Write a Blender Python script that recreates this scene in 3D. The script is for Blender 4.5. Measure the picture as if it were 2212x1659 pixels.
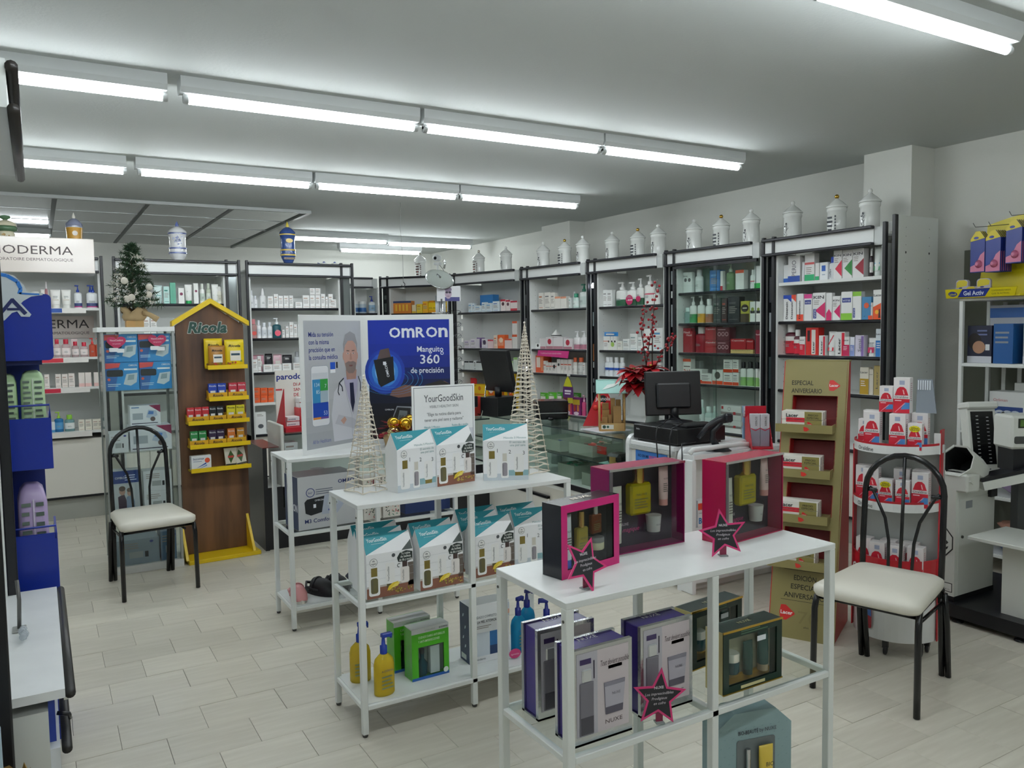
import bpy, math, random
from mathutils import Vector, Matrix
rnd = random.Random(7)
SC = bpy.context.scene
COL = SC.collection
for o in list(bpy.data.objects): bpy.data.objects.remove(o)
PI = math.pi

# ---------------- camera, world, exposure ----------------
cam_d = bpy.data.cameras.new('camera'); cam = bpy.data.objects.new('camera', cam_d); COL.objects.link(cam)
YAW, PITCH, ROLL, HC = math.radians(30.44), math.radians(3.88), math.radians(-0.86), 1.6
fw = Vector((math.sin(YAW)*math.cos(PITCH), math.cos(YAW)*math.cos(PITCH), -math.sin(PITCH)))
rt = Vector((math.cos(YAW), -math.sin(YAW), 0)); up = rt.cross(fw)
r2 = math.cos(ROLL)*rt + math.sin(ROLL)*up; u2 = -math.sin(ROLL)*rt + math.cos(ROLL)*up
mw = Matrix((r2, u2, -fw)).transposed().to_4x4(); mw.translation = (0, 0, HC)
cam.matrix_world = mw
cam_d.sensor_fit = 'HORIZONTAL'; cam_d.sensor_width = 36; cam_d.lens = 36*1742/2212
cam_d.clip_start = .02
SC.camera = cam
wd = bpy.data.worlds.new('world'); SC.world = wd; wd.use_nodes = True
wd.node_tree.nodes['Background'].inputs[0].default_value = (.8, .9, 1, 1)
wd.node_tree.nodes['Background'].inputs[1].default_value = .15
SC.view_settings.view_transform = 'Standard'; SC.view_settings.look = 'None'
SC.view_settings.gamma = 1; SC.view_settings.use_curve_mapping = False
SC.view_settings.exposure = EXPO = 0.0
TUBE = 38.0            # strength of the fluorescent tubes

# ---------------- materials ----------------
def lin(h):
    def f(c): return c/12.92 if c <= .04045 else ((c+.055)/1.055)**2.4
    return tuple(f(int(h[i:i+2], 16)/255) for i in (0, 2, 4))+(1,)
MATS = {}
def M(c, r=.45, m=0., k=''):
    """c hex colour, r roughness, m metallic, k kind"""
    key = (c, r, m, k)
    if key in MATS: return MATS[key]
    mt = bpy.data.materials.new('mat_%s_%s' % (c, k or 'plain')); mt.use_nodes = True
    nt = mt.node_tree; N = nt.nodes; L = nt.links; b = N['Principled BSDF']; out = N['Material Output']
    b.inputs['Base Color'].default_value = lin(c); b.inputs['Roughness'].default_value = r; b.inputs['Metallic'].default_value = m
    def tex(scale, sx=1, sy=1, sz=1, det=3, obj=True):
        tc = N.new('ShaderNodeTexCoord'); mp = N.new('ShaderNodeMapping'); nz = N.new('ShaderNodeTexNoise')
        mp.inputs['Scale'].default_value = (sx, sy, sz); nz.inputs['Scale'].default_value = scale; nz.inputs['Detail'].default_value = det
        L.new(tc.outputs['Object'], mp.inputs[0]); L.new(mp.outputs[0], nz.inputs[0]); return nz
    def ramp(nz, c1, c2, p1=.35, p2=.65):
        cr = N.new('ShaderNodeValToRGB'); cr.color_ramp.elements[0].color = lin(c1); cr.color_ramp.elements[1].color = lin(c2)
        cr.color_ramp.elements[0].position = p1; cr.color_ramp.elements[1].position = p2
        L.new(nz.outputs[0], cr.inputs[0]); return cr
    if k == 'emit':
        b.inputs['Base Color'].default_value = (1, 1, 1, 1)
        b.inputs['Emission Color'].default_value = lin(c); b.inputs['Emission Strength'].default_value = r
    elif k == 'glass':      # thin clear pane
        N.remove(b); tr = N.new('ShaderNodeBsdfTransparent'); gl = N.new('ShaderNodeBsdfGlossy'); mx = N.new('ShaderNodeMixShader'); lw = N.new('ShaderNodeLayerWeight'); mr = N.new('ShaderNodeMapRange'); pw = N.new('ShaderNodeMath')
        tr.inputs[0].default_value = lin(c); gl.inputs['Roughness'].default_value = r; pw.operation = 'POWER'; pw.inputs[1].default_value = 4; mr.inputs[3].default_value = .025; mr.inputs[4].default_value = .55; lw.inputs[0].default_value = .5
        L.new(lw.outputs['Facing'], pw.inputs[0]); L.new(pw.outputs[0], mr.inputs[0]); L.new(mr.outputs[0], mx.inputs[0]); L.new(tr.outputs[0], mx.inputs[1]); L.new(gl.outputs[0], mx.inputs[2]); L.new(mx.outputs[0], out.inputs[0])
    elif k == 'liq':        # tinted clear plastic or glass with liquid
        tr = N.new('ShaderNodeBsdfTransparent'); mx = N.new('ShaderNodeMixShader'); tr.inputs[0].default_value = lin(c)
        mx.inputs[0].default_value = .45; b.inputs['Roughness'].default_value = .12
        L.new(tr.outputs[0], mx.inputs[1]); L.new(b.outputs[0], mx.inputs[2]); L.new(mx.outputs[0], out.inputs[0])
    elif k == 'wood':
        nz = tex(9, 1, 1, .12, 6); cr = ramp(nz, '4a3326', c); L.new(cr.outputs[0], b.inputs['Base Color'])
    elif k == 'pine':
        nz = tex(14, 1, 1, .2, 5); cr = ramp(nz, 'b98a52', c); L.new(cr.outputs[0], b.inputs['Base Color'])
    elif k == 'wall':
        nz = tex(60, det=4); bp = N.new('ShaderNodeBump'); bp.inputs['Strength'].default_value = .12; bp.inputs['Distance'].default_value = .01
        L.new(nz.outputs[0], bp.inputs['Height']); L.new(bp.outputs[0], b.inputs['Normal'])
    elif k == 'tile':
        nz = tex(5, .6, 6, 1, 5); cr = ramp(nz, 'c6c0b1', c, .25, .75); oi = N.new('ShaderNodeObjectInfo'); hs = N.new('ShaderNodeHueSaturation')
        mr = N.new('ShaderNodeMapRange'); mr.inputs[3].default_value = .93; mr.inputs[4].default_value = 1.05
        L.new(oi.outputs['Random'], mr.inputs[0]); L.new(mr.outputs[0], hs.inputs['Value']); L.new(cr.outputs[0], hs.inputs['Color']); L.new(hs.outputs[0], b.inputs['Base Color'])
    elif k == 'vinyl':
        nz = tex(260, det=2); bp = N.new('ShaderNodeBump'); bp.inputs['Strength'].default_value = .25; bp.inputs['Distance'].default_value = .002
        L.new(nz.outputs[0], bp.inputs['Height']); L.new(bp.outputs[0], b.inputs['Normal'])
    elif k == 'foil':
        nz = tex(30, det=3); bp = N.new('ShaderNodeBump'); bp.inputs['Strength'].default_value = .35; bp.inputs['Distance'].default_value = .006
        L.new(nz.outputs[0], bp.inputs['Height']); L.new(bp.outputs[0], b.inputs['Normal'])
    elif k == 'paint':      # painted board with faint wear
        nz = tex(7, det=4); mx = ramp(nz, c, c); e = mx.color_ramp.elements[0]; e.color = tuple(x*.94 for x in lin(c)[:3])+(1,)
        L.new(mx.outputs[0], b.inputs['Base Color'])
    MATS[key] = mt
    return mt
WHITE = M('e8eae6', .4, 0, 'paint'); METALW = M('e6e9e6', .35); BLACK = M('14151a', .35); CHROME = M('c9cccc', .12, 1)
PAPER = M('f0efe9', .5); GOLD = M('c8a24a', .22, 1); SILVER = M('c9cbce', .2, 1, 'foil')
GLASS = M('fafdfc', .03, 0, 'glass'); INK = M('2a2a30', .6); GREY = M('9a9c98', .5)
def as_mat(c, r=.4): return M(c, r) if isinstance(c, str) else c

# ---------------- text ----------------
TXT = {}
def text_mesh(s, bold=0, shear=0.):
    key = (s, bold, shear)
    if key not in TXT:
        cu = bpy.data.curves.new('t', 'FONT'); cu.body = s; cu.size = 1; cu.resolution_u = 2; cu.offset = .012*bold; cu.shear = shear
        ob = bpy.data.objects.new('t', cu); me = ob.to_mesh()
        vs = [(v.co.x, v.co.y) for v in me.vertices]; fs = [tuple(p.vertices) for p in me.polygons]
        ob.to_mesh_clear(); bpy.data.objects.remove(ob); bpy.data.curves.remove(cu)
        if vs: x0 = min(v[0] for v in vs); w = max(v[0] for v in vs)-x0; vs = [(v[0]-x0, v[1]) for v in vs]
        else: w = 0
        TXT[key] = (vs, fs, w)
    return TXT[key]

# ---------------- mesh builder ----------------
class G:
    def __init__(s): s.v = []; s.f = []; s.mi = []; s.ms = []; s.sm = []
    def m(s, mat):
        mat = as_mat(mat)
        if mat not in s.ms: s.ms.append(mat)
        return s.ms.index(mat)
    def add(s, vs, fs, mat, smooth=False, T=None):
        b = len(s.v); k = s.m(mat)
        s.v += [tuple(T @ Vector(p)) for p in vs] if T is not None else [tuple(p) for p in vs]
        for f in fs: s.f.append(tuple(i+b for i in f)); s.mi.append(k); s.sm.append(smooth)
        return s
    def box(s, x0, y0, z0, x1, y1, z1, mat, c=0., T=None, faces=None):
        """axis box; c = chamfer; faces = dict of materials by side among -x +x -y +y -z +z"""
        if c <= 0:
            vs = [(x, y, z) for z in (z0, z1) for y in (y0, y1) for x in (x0, x1)]
            fs = {'-z': (0, 2, 3, 1), '+z': (4, 5, 7, 6), '-y': (0, 1, 5, 4), '+y': (2, 6, 7, 3), '-x': (0, 4, 6, 2), '+x': (1, 3, 7, 5)}
            for k, f in fs.items():
                s.add([vs[i] for i in f], [(0, 1, 2, 3)], (faces or {}).get(k, mat), T=T)
            return s
        X = (x0, x1); Y = (y0, y1); Z = (z0, z1); vs = []; idx = {}
        for i in (0, 1):
            for j in (0, 1):
                for k in (0, 1):
                    dx = c if i == 0 else -c; dy = c if j == 0 else -c; dz = c if k == 0 else -c
                    idx[i, j, k] = len(vs)
                    vs += [(X[i], Y[j]+dy, Z[k]+dz), (X[i]+dx, Y[j], Z[k]+dz), (X[i]+dx, Y[j]+dy, Z[k])]
        q = lambda i, j, k, a: idx[i, j, k]+a
        fs = [(q(0,0,0,0), q(0,0,1,0), q(0,1,1,0), q(0,1,0,0)), (q(1,0,0,0), q(1,1,0,0), q(1,1,1,0), q(1,0,1,0)),
              (q(0,0,0,1), q(1,0,0,1), q(1,0,1,1), q(0,0,1,1)), (q(0,1,0,1), q(0,1,1,1), q(1,1,1,1), q(1,1,0,1)),
              (q(0,0,0,2), q(0,1,0,2), q(1,1,0,2), q(1,0,0,2)), (q(0,0,1,2), q(1,0,1,2), q(1,1,1,2), q(0,1,1,2))]
        names = ['-x', '+x', '-y', '+y', '-z', '+z']
        b = len(s.v); s.v += [tuple(T @ Vector(p)) if T is not None else p for p in vs]
        k0 = s.m(mat)
        for n, f in zip(names, fs):
            s.f.append(tuple(i+b for i in f)); s.mi.append(s.m((faces or {}).get(n, mat))); s.sm.append(False)
        ed = []
        for j in (0, 1):
            for k in (0, 1):
                ed.append((q(0,j,k,1), q(1,j,k,1), q(1,j,k,2), q(0,j,k,2)))
                ed.append((q(j,0,k,0), q(j,1,k,0), q(j,1,k,2), q(j,0,k,2)))
                ed.append((q(j,k,0,0), q(j,k,1,0), q(j,k,1,1), q(j,k,0,1)))
        tri = [(q(i,j,k,0), q(i,j,k,1), q(i,j,k,2)) for i in (0, 1) for j in (0, 1) for k in (0, 1)]
        ctr = Vector(((x0+x1)/2, (y0+y1)/2, (z0+z1)/2))
        for f in ed+tri:
            p = [Vector(vs[i]) for i in f]; n = (p[1]-p[0]).cross(p[2]-p[0])
            if n.dot(sum(p, Vector())/len(p)-ctr) < 0: f = f[::-1]
            s.f.append(tuple(i+b for i in f)); s.mi.append(k0); s.sm.append(False)
        return s
    def lathe(s, prof, mat, cx=0, cy=0, n=16, sx=1., sy=1., T=None, cap=True):
        vs = []; fs = []
        for r, z in prof:
            for i in range(n):
                a = 2*PI*(i+.5)/n; vs.append((cx+r*sx*math.cos(a), cy+r*sy*math.sin(a), z))
        for j in range(len(prof)-1):
            for i in range(n):
                a = j*n+i; b = j*n+(i+1) % n; fs.append((a, b, b+n, a+n))
        s.add(vs, fs, mat, True, T)
        if cap:
            for j, fl in ((0, 1), (len(prof)-1, 0)):
                if prof[j][0] > 1e-5:
                    ring = [vs[j*n+i] for i in range(n)]
                    s.add(ring, [tuple(range(n))[::-1] if fl else tuple(range(n))], mat, False, T)
        return s
    def tube(s, pts, r, mat, n=8, closed=False, T=None, flat=1.):
        P = [Vector(p) for p in pts]; vs = []; fs = []; m = len(P); ref = None
        for i, p in enumerate(P):
            a = P[(i-1) % m] if (closed or i) else P[i]; b = P[(i+1) % m] if (closed or i < m-1) else P[i]
            t = (b-a).normalized()
            if ref is None: ref = Vector((0, 0, 1)) if abs(t.z) < .9 else Vector((0, 1, 0))
            x = (ref-t*ref.dot(t)).normalized(); ref = x; y = t.cross(x); rr = r[i] if isinstance(r, (list, tuple)) else r
            for k in range(n):
                an = 2*PI*k/n; vs.append(p+x*math.cos(an)*rr+y*math.sin(an)*rr*flat)
        for i in range(m if closed else m-1):
            for k in range(n):
                a = i*n+k; b = i*n+(k+1) % n; c = ((i+1) % m)*n+(k+1) % n; d = ((i+1) % m)*n+k; fs.append((a, b, c, d))
        if not closed: fs += [tuple(range(n))[::-1], tuple(range((m-1)*n, m*n))]
        return s.add(vs, fs, mat, True, T)
    def ball(s, c, r, mat, n=10, sz=1.):
        prof = [(max(r*math.sin(PI*j/(n//2)), 1e-6), c[2]-r*sz*math.cos(PI*j/(n//2))) for j in range(n//2+1)]
        return s.lathe(prof, mat, c[0], c[1], n, cap=False)
    def prism(s, poly, d0, d1, mat, fr, side=None):
        """polygon (u, v) in frame fr, extruded along its normal from d0 to d1"""
        o, u, v, n = fr; m = len(poly)
        A = [o+u*p[0]+v*p[1]+n*d0 for p in poly]; B = [o+u*p[0]+v*p[1]+n*d1 for p in poly]
        s.add(A, [tuple(range(m))[::-1]], side or mat); s.add(B, [tuple(range(m))], mat)
        s.add(A+B, [(i, (i+1) % m, m+(i+1) % m, m+i) for i in range(m)], side or mat); return s
    def flat(s, poly, mat, fr, d=.0005):
        o, u, v, n = fr
        return s.add([o+u*p[0]+v*p[1]+n*d for p in poly], [tuple(range(len(poly)))], mat)
    def rect(s, x0, y0, x1, y1, mat, fr, d=.0005): return s.flat([(x0, y0), (x1, y0), (x1, y1), (x0, y1)], mat, fr, d)
    def disc(s, cx, cy, r, mat, fr, d=.0008, n=16, ry=None, a0=0.):
        ry = ry or r
        return s.flat([(cx+r*math.cos(2*PI*i/n+a0), cy+ry*math.sin(2*PI*i/n+a0)) for i in range(n)], mat, fr, d)
    def ring(s, cx, cy, r, w, mat, fr, d=.0009, n=20, a0=0, a1=2*PI, ry=1.):
        o, u, v, nn = fr; vs = []; fs = []
        for i in range(n+1):
            a = a0+(a1-a0)*i/n
            for q in (r-w/2, r+w/2): vs.append(o+u*(cx+q*math.cos(a))+v*(cy+q*math.sin(a)*ry)+nn*d)
        for i in range(n): fs.append((2*i, 2*i+1, 2*i+3, 2*i+2))
        return s.add(vs, fs, mat)
    def line(s, pts, w, mat, fr, d=.0009):
        for (a, b) in zip(pts, pts[1:]):
            dx, dy = b[0]-a[0], b[1]-a[1]; l = math.hypot(dx, dy) or 1; px, py = -dy/l*w/2, dx/l*w/2
            s.flat([(a[0]-px, a[1]-py), (b[0]-px, b[1]-py), (b[0]+px, b[1]+py), (a[0]+px, a[1]+py)], mat, fr, d)
        return s
    def text(s, t, x, y, size, mat, fr, al='l', bold=0, shear=0., d=.001, width=None, rot=0.):
        vs, fs, w = text_mesh(t, bold, shear); o, u, v, n = fr; k = size; kx = size
        if width and w: kx = width/w
        off = {'l': 0, 'c': -w*kx/2, 'r': -w*kx}[al]; c, q = math.cos(rot), math.sin(rot)
        P = []
        for a, b in vs:
            p, r = a*kx+off, b*k; P.append(o+u*(x+p*c-r*q)+v*(y+p*q+r*c)+n*d)
        return s.add(P, fs, mat)
    def obj(s, name, parent=None, loc=(0, 0, 0), rz=0.):
        me = bpy.data.meshes.new(name); me.from_pydata(s.v, [], s.f)
        for mt in s.ms: me.materials.append(mt)
        me.polygons.foreach_set('material_index', s.mi); me.polygons.foreach_set('use_smooth', s.sm); me.update()
        o = bpy.data.objects.new(name, me); COL.objects.link(o); o.location = loc; o.rotation_euler = (0, 0, rz)
        if parent is not None: o.parent = parent
        return o
def frame(o, u, v):
    o, u, v = Vector(o), Vector(u).normalized(), Vector(v).normalized(); return (o, u, v, u.cross(v))
def front(x=0., y=0., z=0.): return frame((x, y, z), (1, 0, 0), (0, 0, 1))      # faces -y
def rr(x0, y0, x1, y1, r, n=4):
    P = []
    for cx, cy, a in ((x1-r, y0+r, -PI/2), (x1-r, y1-r, 0), (x0+r, y1-r, PI/2), (x0+r, y0+r, PI)):
        P += [(cx+r*math.cos(a+PI/2*i/n), cy+r*math.sin(a+PI/2*i/n)) for i in range(n+1)]
    return P
LABELS = {}
def tag(o, label=None, cat=None, group=None, kind=None):
    if label:
        n = len(label.split())
        if label in LABELS and not group: print('DUP LABEL', label)
        if n > 16 or n < 4: print('LABEL LENGTH', n, label)
        LABELS[label] = 1; o['label'] = label
    if cat: o['category'] = cat
    if group: o['group'] = group
    if kind: o['kind'] = kind
    return o
def thing(name, label, cat, loc=(0, 0, 0), rz=0., group=None):
    o = bpy.data.objects.new(name, None); COL.objects.link(o); o.location = loc; o.rotation_euler = (0, 0, rz); o.empty_display_size = .05
    return tag(o, label, cat, group)
def copy_tree(o, parent=None):
    c = o.copy(); COL.objects.link(c)
    if parent is not None: c.parent = parent
    for ch in list(o.children): copy_tree(ch, c)
    return c
def struct(name, g, parent=None):
    o = g.obj(name, parent)
    if parent is None: o['kind'] = 'structure'
    return o
# ---------------- setting ----------------
CZ = 2.85; XR = 5.63; XL = -.8; YB = 12.15; YF = -2.6
wl = M('d9dad3', .75, 0, 'wall'); cl = M('c6cbc9', .8, 0, 'wall')
struct('ceiling', G().box(XL-.1, YF-.1, CZ, XR+.1, YB+.1, CZ+.1, cl))
struct('wall_right', G().box(XR, YF, 0, XR+.1, YB, CZ, wl))
struct('wall_back', G().box(XL-.1, YB, 0, XR+.1, YB+.1, CZ, wl))
struct('wall_left', G().box(XL-.1, YF, 0, XL, YB, CZ, wl))
struct('wall_front', G().box(XL-.1, YF-.1, 0, XR+.1, YF, CZ, wl))
struct('trim_1', G().box(5.36, 3.53, 0, XR+.02, 3.91, CZ+.02, wl))
struct('trim_2', G().box(5.41, 7.83, 0, XR+.02, 8.43, CZ+.02, wl))
# floor: dark joint bed, 300 single tiles nearest the camera, the rest joined
fl = G().box(XL-.1, YF-.1, -.05, XR+.1, YB+.1, -.004, M('6b6457', .8)); floor = struct('floor', fl)
TL, TW, TX, TY = .318, .2255, .371, 3.153
tm = M('d9d4c6', .32, 0, 'tile'); tiles = []
for k in range(-26, 40):
    y0 = TY+k*TW
    if y0 < YF or y0+TW > YB: continue
    for i in range(-6, 20):
        x0 = TX+(i+(.5 if k % 2 else 0))*TL
        if x0+TL < XL or x0 > XR: continue
        tiles.append((x0, y0))
def in_view(x, y):
    d = Vector((x+TL/2, y+TW/2, -HC)); z = d.dot(fw)
    return z > .3 and abs(d.dot(r2)/z) < .66 and abs(d.dot(u2)/z) < .5
seen = sorted([t for t in tiles if in_view(*t)], key=lambda t: t[0]**2+t[1]**2)[:300]; ss = set(seen)
tg = G().box(.0007, .0007, -.004, TL-.0007, TW-.0007, 0, tm, .0009); tme = None
for x, y in seen:
    dz = rnd.choice((0, 0, 0, -.0006, -.0012))
    if tme is None: o = tg.obj('tile', floor); tme = o.data
    else: o = bpy.data.objects.new('tile', tme); COL.objects.link(o); o.parent = floor
    o.location = (x, y, dz)
g = G()
for x, y in tiles:
    if (x, y) not in ss: g.box(x+.0012, y+.0012, -.004, min(x+TL-.0012, XR), y+TW-.0012, -.0003, tm)
o = g.obj('far_tiles', floor); o['kind'] = 'stuff'
# recessed dark glass panels of the ceiling
g = G().box(-.8, 8.28, CZ-.03, 2.5, 8.32, CZ-.001, M('b9bdbb', .4)).box(2.46, 8.32, CZ-.03, 2.5, 12.1, CZ-.001, M('8b918f', .4))
pan = struct('trim_3', g)
dk = M('59605f', .08, .55); rib = M('4a4f50', .5)
xs = [-.8, -.57, .2, .97, 1.74, 2.46]; ys = [8.32, 9.15, 10.0, 11.0, 12.1]
for a, b in zip(xs, xs[1:]):
    for c, d in zip(ys, ys[1:]):
        G().box(a+.02, c+.008, CZ-.012, b-.02, d-.008, CZ-.002, dk).obj('panel', pan)
for x in xs[1:-1]: G().box(x-.02, 8.32, CZ-.018, x+.02, 12.1, CZ-.002, rib).obj('rib', pan)
for y in ys[1:-1]: G().box(-.8, y-.008, CZ-.016, 2.46, y+.008, CZ-.002, M('a8adab', .3, .6)).obj('rib', pan)
# grey-green board on the right wall
struct('trim_4', G().box(XR-.03, 1.2, 0, XR-.001, 3.28, 2.1, M('6c6f63', .7)))
# ---------------- fluorescent lamps ----------------
tube_m = M('f4fbff', TUBE, 0, 'emit'); hous = M('d4d8d8', .45)
def lamp(x0, y, label, L=1.2, z=2.75, grp='fluorescent tube rows'):
    t = thing('fluorescent_lamp', label, 'lamp', (x0, y, z))
    T = Matrix.Rotation(PI/2, 4, 'Y')
    g = G(); prof = [(-.06, .1), (.06, .1), (.06, .05), (.045, .024), (-.045, .024), (-.06, .05)]
    fr = (Vector((-.02, 0, 0)), Vector((0, 1, 0)), Vector((0, 0, 1)), Vector((1, 0, 0)))
    g.prism(prof, -.02, L+.04, hous, fr); g.obj('housing', t)
    g = G(); g.lathe([(.019, 0), (.019, L)], tube_m, n=12, T=T); g.obj('tube', t)
    for a, b in ((-.025, 0), (L, L+.025)):
        g = G(); g.lathe([(.016, a), (.021, a+.004), (.021, b)], M('b9bcbb', .4), n=12, T=T); g.box(a, -.012, 0, b, .012, .03, M('c9cccb', .4)); g.obj('lamp_holder', t)
    return t
for i, x in enumerate((-.62, .70, 1.985, 3.26)):
    od = ('leftmost', 'second', 'third', 'rightmost')[i]
    lamp(x, 4.30, '%s fluorescent tube lamp of the longer nearer ceiling row' % od)
    lamp(x, 6.36, '%s fluorescent tube lamp of the second ceiling row' % od)
lamp(2.40, 1.95, 'bright fluorescent tube lamp at top right corner of the ceiling')
for i, x in enumerate((-.05, 1.18)): lamp(x, 1.95, '%s tube lamp of the ceiling row above the frame' % ('left', 'middle')[i])
for i, x in enumerate((.1, 1.4, 2.7)): lamp(x, -.1, '%s tube lamp of ceiling row behind the camera' % ('left', 'middle', 'right')[i])
lamp(2.77, 9.95, 'left tube lamp of the far pair above the corner shelves')
lamp(4.08, 10.1, 'right tube lamp of the far pair above the corner shelves')
lamp(3.78, 11.15, 'lowest farthest tube lamp right of the blue apothecary jar', 1.2)
lamp(-.72, 10.85, 'far tube lamp glimpsed beside the green lidded jar', .9)
SHELF_Z = {'R1': [1.93, 1.63, 1.37, 1.1, 0.7], 'R2': [1.9, 1.63, 1.37, 1.1, 0.7], 'R3': [1.81, 1.38, 1.12, 0.7], 'R4': [1.81, 1.38, 1.12, 0.69], 'R5': [1.81, 1.38, 1.12, 0.69], 'C1': [1.82, 1.38, 1.12, 0.69], 'C0': [1.83, 1.38, 1.12, 0.69], 'L2': [1.84, 1.55, 1.22, 0.925, 0.62], 'L1': [1.88, 1.61, 1.33, 1.08, 0.72], 'L0': [1.84, 1.415, 1.155, 0.77]}
UNITS = {'R1': (4.998, 4.549, 4.992, 3.455), 'R2': (4.935, 5.629, 4.998, 4.549), 'R3': (4.812, 6.658, 4.935, 5.629), 'R4': (4.677, 7.724, 4.812, 6.658), 'R5': (4.376, 8.944, 4.677, 7.724), 'C1': (3.766, 9.678, 4.376, 8.944), 'C0': (3.405, 9.692, 3.766, 9.678), 'L2': (1.735, 7.91, 2.8, 7.91), 'L1': (0.6, 7.91, 1.69, 7.91), 'L0': (-0.56, 7.91, 0.53, 7.91)}
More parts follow.
